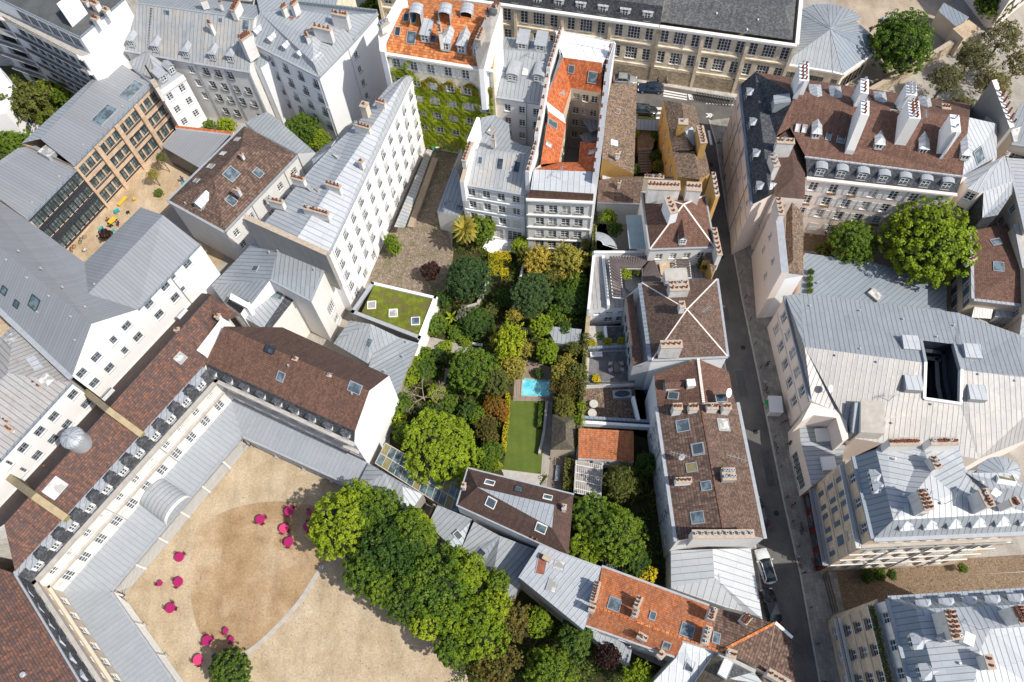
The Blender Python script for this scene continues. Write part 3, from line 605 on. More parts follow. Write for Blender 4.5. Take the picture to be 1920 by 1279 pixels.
a.build('roof_lantern', b.root); b.done()
# NE barn wing
c0b, c1b = P('F', -18, 868, 11.2), P('F', 752, 1222, 11.2); d2 = (c1b-c0b).normalized(); n2 = Vector((-d2.y, d2.x, 0)); L2 = (c1b-c0b).length
c0b = c0b-d2*.6; k0b, k1b = c0b+n2*.9+Vector((0, 0, 1.9)), c0b+n2*.9+Vector((0, 0, 1.9))+d2*(L2+.6)
b = Bld('tiled_wing', 'mansion wing with chestnut tiled roof, round dormers and tall white gable', 'mansion', 'F', axis=math.atan2(d2.y, d2.x)); BX['cne'] = b
b.p.update(c0=c0b, c1=c1b, k0=k0b, k1=k1b); b.p['r0'] = b.p['k0']+n2*4.6+Vector((0, 0, 2.8))+d2*1.0; b.p['r1'] = b.p['k1']+n2*4.6+Vector((0, 0, 2.8)); b.p['n0'] = b.p['k0']+n2*8.6+d2*6.2+Vector((0,0,-.4)); b.p['n1'] = b.p['k1']+n2*8.4+Vector((0, 0, -.6))
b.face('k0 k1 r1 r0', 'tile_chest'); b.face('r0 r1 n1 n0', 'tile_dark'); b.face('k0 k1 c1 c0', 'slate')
b.walls('c0 c1 k1 r1 n1 n0 r0 k0', 'white')
b.win('c0 c1', 8, [8.3], w=1.0, h=1.4, m0=1.6); b.trim('c0 c1', .5, .35, 'concrete'); b.band('c0 c1', [7.9], .45, .3, 'concrete'); b.band('c0 c1', [10.6], .2, .2, 'concrete')
b.win('c0 c1', 8, [4.9], w=1.5, h=2.2, m0=1.6)
b.dorms('c0 c1', 9, .15, 11.3, m0=1.2, w=1.15, h=1.25, kind='shed', rm='slate', wm='frame', depth=.8, roofrise=.05, ww=.75, wh=1.0)
b.sky(360,870,.9,1.1); b.sky(755,930,1.6,1.1); b.sky(305,725,1.1,.7,'glass',up=.35,fr='anthracite')
b.chim(425,772,448,780,15.9,.8,.45,1,m='pink'); b.chim(608,860,630,866,15.7,.8,.4,1,m='pink'); b.vent(402,815); b.vent(740,965)
a = MB(); a.bar(P('E', 1205, 570, 14.9), P('E', 1070, 745, 14.2), 1.5, 3.4, M['offwhite']); a.build('parapet', b.root)
b.done()
# SW wing
d3 = Vector((cos(radians(-49.3)), sin(radians(-49.3)), 0)); n3 = Vector((-d3.y, d3.x, 0)) # n3 faces the court (NE)
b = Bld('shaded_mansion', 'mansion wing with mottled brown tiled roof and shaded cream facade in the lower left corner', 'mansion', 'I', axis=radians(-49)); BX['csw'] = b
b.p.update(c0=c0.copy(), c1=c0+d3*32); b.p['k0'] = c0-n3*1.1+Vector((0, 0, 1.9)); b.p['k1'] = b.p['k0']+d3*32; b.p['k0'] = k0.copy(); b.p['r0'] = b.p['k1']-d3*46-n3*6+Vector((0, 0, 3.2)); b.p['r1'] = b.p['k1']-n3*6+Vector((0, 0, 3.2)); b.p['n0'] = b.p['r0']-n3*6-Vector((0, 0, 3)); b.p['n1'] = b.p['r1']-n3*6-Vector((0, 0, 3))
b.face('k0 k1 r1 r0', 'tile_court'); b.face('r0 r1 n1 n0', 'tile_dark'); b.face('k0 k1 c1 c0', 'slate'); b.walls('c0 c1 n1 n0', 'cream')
b.win('c0 c1', 13, [8.4], w=1.0, h=1.5, m0=1.8); b.win('c0 c1', 13, [4.7], w=1.25, h=2.5, m0=1.8, style='school')
b.trim('c0 c1', .5, .35, 'concrete'); b.band('c0 c1', [10.5, 8.0], .35, .3, 'cream'); b.trim('k0 k1', .15, .25, 'zinc_flat', drop=-.05)
b.dorms('c0 c1', 13, .25, 11.25, m0=1.6, w=1.35, h=1.3, kind='gable', rm='zinc_flat', wm='frame', depth=1.3, roofrise=.3); b.vent(130,1240,h=.5,r=.2)
b.done()
# court arcades: lean-to zinc roofs round the sand court
b = Bld('court_gallery', 'low grey zinc gallery roof with white lattice screens round the sandy court', 'gallery', 'I', axis=radians(55)); BX['gal'] = b
i0 = Vector((c0.x, c0.y, 4.4)); i1 = Vector((c1b.x, c1b.y, 4.4)); o0 = P('I', 592, 797, 3.5); o1 = P('E', 1290, 1190, 3.5); o2 = P('J', 532, 243, 3.5)
i1a = P('E', 1228, 985, 4.4)
b.p.update(i0=i0, o0=o0, o1=o1, o2=o2, i1=i1a, i2=P('J', 600, 112, 4.2), i3=i0+d3*32, o3=o0+d3*30)
b.face('i0 i1 o1 o0', 'zinc_soft'); b.face('i1 i2 o2 o1', 'zinc_soft'); b.face('i0 o0 o3 i3', 'zinc_soft')
b.trim('o0 o1', .2, .2, 'zinc_dark') if False else None
for (A_, B_, nb) in ((o0, o1, 6), (o1, o2, 4), (o0, b.p['o3'], 6)):
    d = (B_-A_); L = d.length; d.normalize(); a = MB(); a.bar(A_+Vector((0, 0, .12)), B_+Vector((0, 0, .12)), .3, .3, M['zinc_flat']); a.build('gutter', b.root)
    a = MB(); z = 3.3; inn = Vector((-d.y, d.x, 0)) if (A_ is o0 and B_ is o1) else Vector((-d.y, d.x, 0))
    k = int(L/.22)
    for i in range(k): 
        for sg in (-1, 1):
            q = A_+d*(i*.22); q2 = q+d*sg*1.4
            if 0 <= (q2-A_).dot(d) <= L: a.bar(Vector((q.x, q.y, 2.9)), Vector((q2.x, q2.y, .3)), .055, .05, M['frame'])
    a.build('lattice_screen', b.root)
    for i in range(nb+1):
        q = A_+d*(L*i/nb); p_ = MB(); p_.box((q.x, q.y, 1.6), .22, .22, 3.2, M['offwhite'], math.atan2(d.y, d.x)); p_.box((q.x, q.y, .2), .5, .5, .4, M['concrete'], math.atan2(d.y, d.x)); p_.build('post', b.root)
# inner back wall strip under gallery (dark opening)
# barrel canopy
qa, qb = P('I', 772, 270, 4.6), P('I', 955, 400, 3.8); ax = (P('I', 960, 345, 4.0)-P('I', 790, 240, 4.0)); 
q0, q1 = P('I', 815, 330, 4.5), P('I', 950, 350, 4.5)
fr = (P('I', 1010, 290, 4.0)+P('I', 885, 440, 4.0))/2; wd = (P('I', 1010, 290, 4.0)-P('I', 885, 440, 4.0)); rr = wd.length/2; u = wd.normalized(); bk = Vector((-u.y, u.x, 0))
if bk.x > 0: bk = -bk
a = MB(); kk = 12; a2 = [fr+u*rr*cos(pi*i/kk)+Vector((0, 0, rr*.75*sin(pi*i/kk))) for i in range(kk+1)]; lenb = 7.2
for i in range(kk): a.face([a2[i], a2[i+1], a2[i+1]+bk*lenb, a2[i]+bk*lenb], M['zinc_light'], smooth=True)
for i in range(kk): a.bar(a2[i]+Vector((0,0,.05)), a2[i+1]+Vector((0,0,.05)), .3, .25, M['frame'])
a.build('barrel_canopy', b.root)
b.done()
# W3 mansard row house
b = Bld('zinc_mansard_house', 'white apartment house with long pale zinc slope, five dormers and shuttered facade', 'apartment building', 'b', axis=0); BX['w3'] = b
b.pts(e0=(22,500,13.2), e1=(260,545,13.2), e2=(700,622,13.2), e3=(1268,716,13.2), t0=(152,30,18.0), t1=(1312,190,18.0), n0=(180,-90,16.0), n1=(1420,60,16.0))
b.face('e0 e1 e2 e3 t1 t0', 'zinc_worn'); b.face('t0 t1 n1 n0', 'zinc'); b.walls('e0 e2 e3 t1 n1 n0 t0', 'offwhite')
b.win('e2 e3', 4, [10.6, 7.7, 4.8, 1.6], w=1.1, h=1.75, m0=1.6, m1=1.8, rail=.8, shut=None, skip=((0,3),(3,2))); b.win('e0 e2', 2, [10.6,7.7,4.8], w=1.0, h=1.6, m0=7.4, m1=1.0)
b.trim('e0 e2,e2 e3', .3, .2, 'zinc_flat'); b.trim('t0 t1', .15, .2, 'zinc_flat')
for x, y in ((105,478),(345,530),(645,585),(912,612),(1090,630)): b.dormer(x, y-10, 'e2 e3', 1.25, 1.35, 'hip', depth=2.6, roofrise=.4)
b.chim(850,225,880,240,18.2,2.2,.5,2,t='b'); b.chim(1170,395,1265,330,18.4,4.2,1.1,5,t='b',rows=2); b.chim(1095,110,1150,5,19.6,1.8,.7,5,t='b',rows=2); b.chim(770,0,830,-15,19.5,1.6,.7,3,t='b'); b.chim(960,30,985,25,19.2,1.3,.5,2,t='b')
for x, y in ((438,150),(1230,250)): b.sky(x, y, 1.0, 1.3)
for x, y in ((580,405),(752,510)): b.sky(x, y, .55, .8)
b.sky(977,213,.6,.85,'glass_green')
a = MB()
q0_, n_h = b.hit(290,90); q1_, _ = b.hit(255,480)
for i in range(26):
    q = q0_+(q1_-q0_)*(i/25); a.box(q+Vector((0, 0, .05)), .32, .1, .12, M['anthracite'])
a.build('roof_steps', b.root); b.done()
# W3b angled block with white side wall
b = Bld('zinc_link_house', 'narrow white house with small zinc roof between the mansard house and corner block', 'house', 'b', axis=0); BX['w3b'] = b
b.pts(a=(1190,565,13.4), b=(1315,450,14.2), c=(1495,590,13.4), d=(1380,682,13.0)); b.face('a b c d', 'zinc'); b.walls('a b c d', 'white', skip=())
b.p['c2'] = b.p['c'] ; b.win('a d', 1, [10.2, 7.2, 4.2], w=.95, h=1.5, m0=1.6, rail=.8); b.done()
# small white corner house
b = Bld('corner_house', 'small white corner house with zinc hipped attic beside the school', 'house', 'b'); BX['w4'] = b
b.pts(a=(205,520,13.4), b=(60,620,12.5), c=(330,865,11.2), d=(385,960,9.8), e=(600,735,11.0), f=(480,690,12.3), g=(250,515,14.0), h=(370,815,12.2))
b.p['d'].z = 10.8; b.face('g b c h', 'zinc_worn'); b.face('g h f', 'zinc'); b.p['e'].z = 10.8
b.pts(m=(470,800,12.0)); b.face('f h d e', 'zinc_flat'); b.face('b g a', 'zinc'); b.face('h c d', 'zinc_flat')
b.walls('b c d e f g', 'white'); b.win('d e', 2, [7.9, 5.0, 2.1], w=1.0, h=1.5, m0=1.2); b.band('d e', [10.2], .3, .3, 'offwhite'); b.dormer(425,815,'d e',1.3,1.3,'shed',depth=1.8,roofrise=.3); b.dormer(510,735,'d e',1.2,1.3,'gable',depth=1.5)
b.chim(300,800,340,870,12.2,3.0,.6,0,t='b'); a = MB(); q = P('b', 240, 680, 14.2); a.tube(q-Vector((0, 0, 3)), q+Vector((0,0,.5)), .13, .13, M['anthracite'], 8); a.build('flue_pipe', b.root); b.done()
# A block
b = Bld('corner_block', 'tall white apartment block with pale zinc hipped roof and blank sunlit gable wall', 'apartment building', 'c'); BX['A'] = b
b.pts(e1=(285,702,15.5), e2=(605,372,15.5), e3=(822,125,15.5), e4=(85,40,15.5), h1=(235,580,17.0), h2=(225,350,18.2), h3=(530,275,17.0), h4=(395,140,17.6), h5=(60,85,17.8))
b.pts(e0=(-420,330,15.5), r0=(-260,115,18.0), en=(-300,-60,15.5)); b.p['e0'] = P('B', -60, 215, 15.5)
b.face('e0 e1 h1 h2 r0', 'zinc_light'); b.face('e1 e2 h3 h1', 'zinc'); b.face('h1 h3 h4 h2', 'zinc_light'); b.face('r0 h2 h4 h5', 'zinc_light'); b.face('e2 e3 h4 h3', 'zinc'); b.face('e3 e4 h5 h4', 'zinc'); b.face('r0 h5 e4 en', 'zinc_light')
b.walls('e0 e1 e2 e3 e4 en', 'white'); b.win('e0 e1', 5, [12.3, 9.2, 6.1, 2.9], w=1.05, h=1.9, m0=1.4, m1=1.3, rail=.8)
b.win('e1 e2', 1, [12.3, 9.2, 6.1, 2.9], w=.9, h=1.5, m0=11.4, m1=0.9); b.trim('e0 e1,e1 e2,e2 e3', .3, .22, 'zinc_flat'); b.band('e0 e1', [8.7], .1, .15, 'offwhite')
b.wins[frozenset(('e1', 'e2'))] = [('e1', 'e2', 1, [12.0, 9.0, 6.0, 3.0], .95, 1.4, 9.1, .9, 'n', None, 0, None, ())]
b.trim('e3 e4', .2, .9, 'zinc_dark', drop=-.6); b.trim('e2 e3', .1, .6, 'zinc_flat', drop=-.3)
b.dorms('e0 e1', 5, .9, 15.6, m0=1.6, w=1.1, h=1.2, kind='gable', depth=2.0, rm='zinc_white', roofrise=.4)
b.chim(160,300,180,345,19.0,1.6,.5,3,t='c'); b.chim(235,240,395,275,19.8,2.4,.8,4,t='c',rows=1); b.chim(405,115,545,140,19.6,2.6,.9,6,t='c',rows=1); b.chim(30,55,75,10,20.0,2.0,.7,5,t='c'); b.chim(-60,80,-20,50,19.5,1.7,.7,4,t='c')
b.sky(30,170,.9,.5,'pot'); b.sky(90,158,.6,.5,'pot'); b.sky(480,240,.7,.9,'glass'); b.chim(185,262,235,262,18.6,.7,.35,0,t='c'); b.done()
# orange roof with ivy
b = Bld('orange_roof_house', 'stone apartment house with bright orange tiled roof and white shutters above the ivy', 'apartment building', 'B', axis=radians(-10)); BX['ivy'] = b
b.pts(a=(712,290,20.2), b=(1322,388,20.2), c=(1350,120,23.8), d=(815,48,23.8), e=(1375,40,20.7), f=(870,-30,20.7)); b.face('a b c d', 'tile_orange'); b.face('d c e f', 'tile_orange')
b.walls('a b c e f d', 'beige'); b.trim('a b', .45, .35, 'offwhite')
b.win('a b', 6, [17.4, 14.2, 11.0, 7.8, 4.5], w=1.1, h=1.75, m0=1.6, shut='shutter')
for x in (945,1075,1165,1250): pass
b.dormer(1060,285,'a b',1.35,1.6,'hip',depth=3.0,rm='zinc_white',wm='zinc_white'); b.dormer(1148,300,'a b',1.35,1.6,'hip',depth=3.0,rm='zinc_white',wm='zinc_white'); b.dormer(1235,318,'a b',1.35,1.6,'hip',depth=3.0,rm='zinc_white',wm='zinc_white'); b.dormer(945,235,'a b',1.4,1.4,'shed',depth=2.6,rm='zinc_white',wm='zinc_white',roofrise=.5)
for x, y, w, l in ((838,97,.7,1.0),(880,103,.7,1.2),(790,175,.7,1.1),(866,210,1.2,1.6),(988,217,.7,.9)): b.sky(x, y, w, l, 'glass' if w < 1 else 'sky_glass')
b.chim(1018,135,1028,185,24.4,3.0,.5,3); b.chim(1290,60,1300,105,25.4,2.6,.7,4)
for x in (905,1065,1185): 
    q, n_ = b.hit(x, 75); b._dorm_at(q+Vector((0, 0, .1)), Vector((.2, .98, 0)), w=1.6, h=1.2, kind='round', depth=1.8, rm='zinc_white', wm='zinc_white')
b.done()
b = Bld('firewall_left', 'white party wall with chimney pots along the left end of the orange roof', 'party wall', 'B'); b.root.name = 'party_wall'
b.pts(a=(680,178,23.0), b=(722,200,21.8), c=(840,-20,25.2), d=(800,-30,25.2), e=(718,292,21.2), f=(690,285,21.2)); b.face('a b c d', 'offwhite'); b.face('a b e f', 'offwhite'); b.walls('a f e b c d', 'white')
b.chim(690,150,735,120,24.2,1.2,.8,5,t='B',rows=2,pk='cowl'); b.done()
b = Bld('party_wall', 'thick stepped wall carrying rows of chimney pots right of the orange roof', 'party wall', 'C')
b.pts(a=(-150,230,24.0), b=(-55,20,26.2), c=(0,40,26.2), d=(-60,235,24.8), e=(-98,385,20.8), f=(-125,385,20.8)); b.face('a b c d', 'concrete'); b.face('a d e f', 'concrete'); b.walls('a b c d e f', 'white', z0=12.5)
b.chim(-40,50,-22,20,27.1,.8,.9,5,t='C',rows=2,m='concrete'); b.chim(-130,225,-105,165,25.5,1.2,.7,4,t='C',m='concrete'); b.done()
# long white building
b = Bld('long_white_building', 'long white apartment building with pale zinc roof and many small windows above the cobbled yard', 'apartment building', 'B', axis=radians(70)); BX['long'] = b
b.pts(a=(872,420,16.5), a2=(835,418,17.0), l0=(742,478,16.8), l1=(560,690,16.8), l2=(405,838,16.8), l3=(322,925,16.8), l4=(185,1085,16.8), l5=(48,1240,16.8), r0=(830,432,17.9), r1=(0,0,0))
b.p['s0'] = P('F', 612, 212, 16.5); b.p['s1'] = P('F', 190, 30, 17.2); b.p['r1'] = P('F', 440, 140, 17.9)
b.face('a s0 r1 r0', 'zinc_white'); b.face('a2 r0 r1 s1 l5 l4 l3 l2 l1 l0', 'zinc_light'); b.face('a a2 r0', 'zinc_light')
b.walls('a s0 r1 s1 l5 l4 l3 l2 l1 l0 a2', 'white')
b.win('a s0', 11, [13.4, 10.4, 7.4, 4.4], w=1.0, h=1.7, m0=1.8, m1=1.8, rail=.45); b.win('a s0', 9, [.6], w=1.3, h=2.3, m0=2.4)
b.band('a s0', [15.7, 12.8, 9.8, 6.8, 3.7], .12, .16, 'white'); b.trim('a s0', .3, .2, 'zinc_flat')
for (x0,y0,x1,y1,zt,n) in ((672,560,720,575,18.9,3),(550,690,635,715,18.9,5),(390,1020,470,1045,18.9,4),(198,985,268,1005,18.6,4),(265,1155,405,1195,18.9,8),(70,1110,150,1130,18.6,4),(575,895,595,905,18.8,1)): b.chim(x0,y0,x1,y1,zt,1.4,.6,n)
b.chim(585,580,620,590,19.4,2.8,1.0,1,m='cream')
for x, y in ((450,865),(345,1050),(300,1045)): b.sky(x, y, .6, .9, 'glass_lit')
b.done()
b = Bld('parapet_wall', 'weathered ochre end parapet of the long white building', 'wall', 'F'); b.pts(a=(165,0,18.4), b=(610,200,18.0), c=(600,225,18.0), d=(160,28,18.4)); b.face('a b c d', 'brickcap'); b.walls('a b c d', 'greywall', z0=9); 
b.done()
# zinc hipped block south of it
b = Bld('zinc_workshop', 'low building with angular grey zinc roofs and cream end wall below the long white building', 'building', 'F'); BX['fz'] = b
b.pts(a=(-10,385,9.4), b=(228,138,10.6), c=(350,160,12.6), d=(603,262,13.0), e=(517,462,13.0), f=(305,352,13.0), g=(150,555,9.8), h=(55,470,9.4), i=(445,440,9.8), j=(262,610,9.8), r=(300,345,12.8), k=(600,300,13))
b.face('a b c f', 'zinc'); b.face('a f g h', 'zinc'); b.face('c d e f', 'zinc')
b.walls('d e f c', 'offwhite'); b.walls('a b c f g h', 'white')
b.p['e2'] = b.p['e']; b.win('d e', 1, [4.2], w=1.8, h=2.6, m0=3.0, style='school'); b.win('d e', 1, [1.2], w=1.2, h=1.7, m0=3.2)
b.trim('d e,e f', .2, .2, 'zinc_flat')
b.sky(222,295,.8,1.0); [b.vent(*q) for q in ((265,183),(345,205),(540,305),(300,212))]; b.done()
b = Bld('flat_zinc_house', 'cream block with flat zinc roof holding one large skylight beside a slate strip', 'building', 'F', axis=radians(40)); b.pts(a=(305,356,9.6), b=(446,440,9.6), c=(300,628,9.6), d=(150,548,9.6), e=(420,425,9.6), f=(395,425,9.7), g=(265,615,9.7), x=(440,470,9.6))
b.face('a f g d', 'zinc_light'); b.face('f b c g', 'slate'); b.walls('a b c d', 'offwhite'); b.sky(338,425,2.0,1.7,'glass_green',rot=radians(-20)); b.win('b c', 1, [5.2], w=1.1, h=1.5, m0=6.2, m1=1.2); b.done()
a = MB(); 
b = Bld('roof_terrace', 'white roof terrace shelter with dark opening between tiled and zinc roofs', 'shelter', 'F', axis=radians(-35)); b.pts(a=(105,430,11.3), b=(190,470,11.3), c=(145,535,11.3), d=(70,480,11.3), a2=(95,425,12), b2=(195,480,12), c2=(180,505,12), d2=(85,455,12)); b.face('a b c d', 'soot_shade'); b.walls('a b c d', 'white'); b.face('a2 b2 c2 d2', 'white'); b.walls('a2 b2 c2 d2', 'white', z0=9); b.done()  # black sheet paints the shade inside the shelter's opening
# brown hipped house
b = Bld('brown_hipped_house', 'white house with brown tiled hipped roof, skylights and tiny dormer', 'house', 'A', axis=radians(56)); BX['hip1'] = b
b.pts(n=(1362,702,10.0), w=(940,1118,10.0), s=(1252,1290,10.0), r0=(1350,820,12.6), r1=(1190,990,12.6)); b.p['e'] = P('B', 228, 868, 10.0)
b.face('n e r0', 'tile_brown_rows'); b.face('n w r1 r0', 'tile_brown_rows'); b.face('w s r1', 'tile_brown_rows'); b.face('s e r0 r1', 'tile_brown_rows'); b.walls('n w s e', 'offwhite')
b.win('s e', 5, [6.9, 3.8], w=1.0, h=1.6, m0=1.5); b.trim('n w,w s,s e', .3, .2, 'zinc_flat')
b.sky(1290,972,1.7,1.7); b.sky(1440,965,1.0,1.3); b.sky(1290,1120,1.0,1.4); b.sky(1322,778,.7,1.1,'glass_lit'); b.sky(1243,857,.7,1.1,'glass_lit'); b.sky(1176,928,.8,1.4,'glass_lit'); b.sky(1096,1008,.7,1.1,'glass_lit')
b.dormer(1110,1160,'w s',1.6,.7,'gable',depth=2.4,rm='zinc_white',wm='zinc_white',roofrise=.8); b.chim(1305,1050,1330,1060,13.4,1.4,.5,1); b.chim(1340,860,1352,866,13.4,1.0,.4,1); b.vent(1036,1138,m='potcap'); b.done()
b = Bld('courtyard_shed', 'grey ribbed shelter roof at the edge of the school courtyard', 'shelter', 'A', axis=radians(-33)); b.pts(a=(900,815,4.6), b=(985,722,4.8), c=(1288,748,4.8), d=(1112,937,4.6)); b.face('a b c d', 'steel_roof'); b.walls('a b c d', 'anthracite'); b.p['x'] = P('A', 975, 708, 5.0); b.p['y'] = P('A', 1300, 738, 5.0); b.done()
a = MB(); a.bar(P('A', 978, 706, 5.1), P('A', 1300, 742, 5.1), .5, 5.2, M['white'], M['tile_orange_new']); tag(a.build('garden_wall'), 'white wall with orange tile coping behind the grey shelter', 'wall')
b = Bld('low_zinc_range', 'low pale zinc roofs stepping between the brown hipped house and the white blocks', 'outbuilding', 'A', axis=radians(-35)); 
b.pts(a=(1365,682,9.0), b=(1487,622,9.0)); b.p['c'] = P('B', 90, 640, 9.0); b.p['d'] = P('B', 330, 850, 8.4); b.p['e'] = P('B', 232, 858, 8.8); b.p['f'] = P('B', 0, 735, 8.8)
b.face('a b c d e f', 'zinc'); b.walls('a b c d e f', 'white'); b.done()
b = Bld('low_zinc_annex', 'small zinc annex squeezed against the back of the long white building', 'outbuilding', 'B', axis=radians(-35)); b.pts(a=(310,890,11.5), b=(400,840,11.5), c=(455,765,8.0), d=(360,830,8.0), e=(330,930,11.5)); b.face('a b e', 'zinc'); b.face('c d a b', 'zinc'); b.walls('a d c b e', 'offwhite'); b.done()
# low zinc roofs by green roof
b = Bld('zinc_shed', 'low zinc roofed shed with one small skylight beside the grass roof', 'shed', 'F', axis=0.4); b.pts(a=(728,572,4.6), b=(990,662,4.4), c=(822,800,3.6), d=(640,692,3.8), r=(840,590,5.3), r2=(800,600,5.3)); b.face('a b r r2', 'zinc'); b.face('b c r', 'zinc'); b.face('c d r2 r', 'zinc'); b.face('d a r2', 'zinc'); b.walls('a b c d', 'greywall'); b.sky(830,690,.7,1.1); b.done()
b = Bld('zinc_shed', 'pointed grey zinc lean-to roof against the tall white gable', 'shed', 'F', axis=1.0); b.pts(a=(992,662,4.4), b=(1092,692,4.2), c=(958,1012,4.2), d=(820,835,3.6), e=(870,700,4.2)); b.face('a b c d e', 'zinc'); b.walls('a b c d e', 'greywall'); [b.vent(*q) for q in ((1010,765),(915,845),(1030,690))]; b.done()
b = Bld('green_roof_pavilion', 'garden pavilion with mossy grass roof and three square skylights', 'pavilion', 'F'); BX['green'] = b
b.pts(a=(845,368,3.8), b=(1188,448,3.8), c=(1100,672,3.8), d=(732,530,3.8)); b.walls('a b c d', 'concrete')
GA = [P('F', *q, 3.65) for q in ((858,385),(1172,462),(1092,650),(790,530))]; b.face(GA, 'bitumen'); b.trim('a b,b c', .05, .35, 'white', drop=-.15, inn=.35); b.trim('c d,d a', .05, .35, 'zinc_flat', drop=-.15, inn=.5)
b.sky(845,492,1.1,1.1,'glass_lit',fr='white',up=.3); b.sky(960,535,1.1,1.1,'glass_lit',fr='white',up=.3); b.sky(1078,578,1.1,1.1,'sky_glass',fr='white',up=.3)
g_ = MB(); g_.face([v+Vector((0, 0, .08)) for v in GA], m_ground('sedum', [(0.38, (0.16, 0.12, 0.06)), (0.47, (0.12, 0.14, 0.02)), (0.7, (0.20, 0.23, 0.03))], 0.8, 5.0)); o_ = g_.build('turf', b.root); b.done()
# ================================================================ CENTRE NORTH
b = Bld('school_wing', 'long beige stone building with dark slate mansard and tall small-paned windows behind the cross street', 'school building', 'C', axis=radians(-14)); BX['beige'] = b
b.pts(a=(-250,-20,12.0), b=(1560,224,12.0), c=(1500,-330,12.0)); b.p['b'] = P('D', 212, 248, 12.0)
b.p['a'] = b.p['b']+(P('C', 0, 20, 12)-P('D', 212, 248, 12))*1.45; dA = (b.p['b']-b.p['a']).normalized(); nA = Vector((-dA.y, dA.x, 0)); LA = (b.p['b']-b.p['a']).length
b.p['c'] = b.p['b']+nA*10.5; b.p['d'] = b.p['a']+nA*10.5; b.p['i'] = b.p['b']-dA*21.3; b.p['j'] = b.p['i']+nA*10.5
up = lambda k, n_, z, e=0: b.p[k]+nA*n_+dA*e+Vector((0, 0, z))
b.p.update(a1=up('a', .9, 3.0), i1=up('i', .9, 3.0), a2=up('a', 5, 4.6), i2=up('i', 5, 4.6), d1=up('a', 9.6, 3.0), j1=up('i', 9.6, 3.0),
           i3=up('i', .5, .3), b3=up('b', .5, .3, -.6), i4=up('i', 5.2, 2.2), b4=up('b', 5.2, 2.2, -2.5), j3=up('j', -.5, .3), c3=up('c', -.5, .3, -.6))
b.face('a i i1 a1', 'slate'); b.face('a1 i1 i2 a2', 'slate_grey'); b.face('a2 i2 j1 d1', 'slate_grey'); b.face('i3 b3 b4 i4', 'slate_grey'); b.face('i4 b4 c3 j3', 'slate_grey'); b.face('b3 c3 b4', 'slate_grey')
b.walls('a i b c j d', 'beige'); b.w.face([b.p[k] for k in ('i', 'i1', 'i2', 'j1', 'j')], M['beige'])
b.trim('a i,i b,b c', .55, .4, 'offwhite', drop=-.1); b.trim('a i,i b,b c', .3, .3, 'offwhite', drop=.35)
nA_ = int((LA-21.3)/8.1); 
b.band('a i,i b', [8.0, 3.5], .18, .3, 'beige'); b.band('a i,i b', [7.5], .1, .12, 'beige')
for e, L in (('a i', LA-21.3), ('i b', 21.3)):
    n = max(1, round(L/8.4)); per = L/n
    for i in range(n):
        c = per*(i+.5)
        for dx, w in ((-2.5, 1.25), (0, 2.0), (2.5, 1.25)):
            b.win(e, 1, [8.6, 4.3], w=w, h=[2.5, 2.5], m0=c+dx, m1=L-c-dx, style='school' if w > 1.5 else 'n')
for e in ('a i', 'i b'):
    A, B = b.edge(e); o = b.outward(e); x = MB(); x.bar(Vector((A.x, A.y, 3.1))+o*.12, Vector((B.x, B.y, 3.1))+o*.12, .3, 3.6, M['stone']); x.build('plinth', b.root)
    L = (B-A).length; n = max(1, round(L/8.4))
    for i in range(n+1):
        q = A+(B-A)*(i/n); x = MB(); x.box(Vector((q.x, q.y, 6.0))+o*.2, .5, .3, 12, M['beige'], math.atan2(-o.x, o.y)+pi/2+pi/2); x.build('pilaster', b.root)
b.dorms('a i', 13, .35, 12.1, m0=2.0, m1=2.2, w=1.6, h=1.9, kind='shed', depth=2.2, wm='offwhite', rm='zinc_white', roofrise=.2, ww=.95, wh=1.5)
for q in ((1200,80),(1430,115),(1370,170),(1490,-60)): b.vent(*q, m='offwhite', h=.3)
b.done()
# zinc house right of ivy
b = Bld('zinc_dormer_house', 'white house with blue-grey zinc roof, two arched dormers and central roof hatch', 'house', 'C', axis=radians(-6)); BX['b2'] = b
b.pts(a=(-95,528,13.6), b=(242,578,13.6), c=(290,300,16.5), d=(-30,270,16.5), e=(310,235,15.0), f=(-20,200,15.0)); b.face('a b c d', 'zinc'); b.face('d c e f', 'zinc'); b.walls('a b c e f d', 'white')
b.win('a b', 4, [10.7, 7.8, 4.9, 2.0], w=.95, h=1.5, m0=1.3); b.trim('a b', .3, .2, 'zinc_flat')
b.dormer(60,450,'a b',1.7,1.1,'round',depth=2.6); b.dormer(205,455,'a b',1.7,1.1,'round',depth=2.6); b.sky(135,400,.9,1.1,'glass_lit'); b.sky(18,390,.6,.8)
b.dormer(115,275,'a b',1.6,1.2,'shed',depth=2.4); b.dormer(215,285,'a b',1.6,1.2,'shed',depth=2.4); b.done()
b = Bld('zinc_flat_house', 'small white building with flat zinc roof and skylights tucked behind the slate-grey pitched house', 'house', 'B', axis=.3); b.pts(a=(1180,840,12.0), b=(1260,655,13.0), c=(1330,640,13.0), d=(1410,690,13.0), e=(1420,780,12.6), f=(1487,810,12.6)); b.p['g'] = P('C', 165, 820, 12.8); b.p['h'] = P('C', 160, 862, 12.8); b.face('a b c d e f g h', 'zinc'); b.walls('a b c d e f g h', 'white'); b.sky(1315,725,.8,1.4,'glass_lit'); b.chim(1200,780,1225,785,14.2,1.4,.5,1,t='B'); b.chim(1312,770,1335,775,14.6,1.8,.5,1,t='B'); b.done()
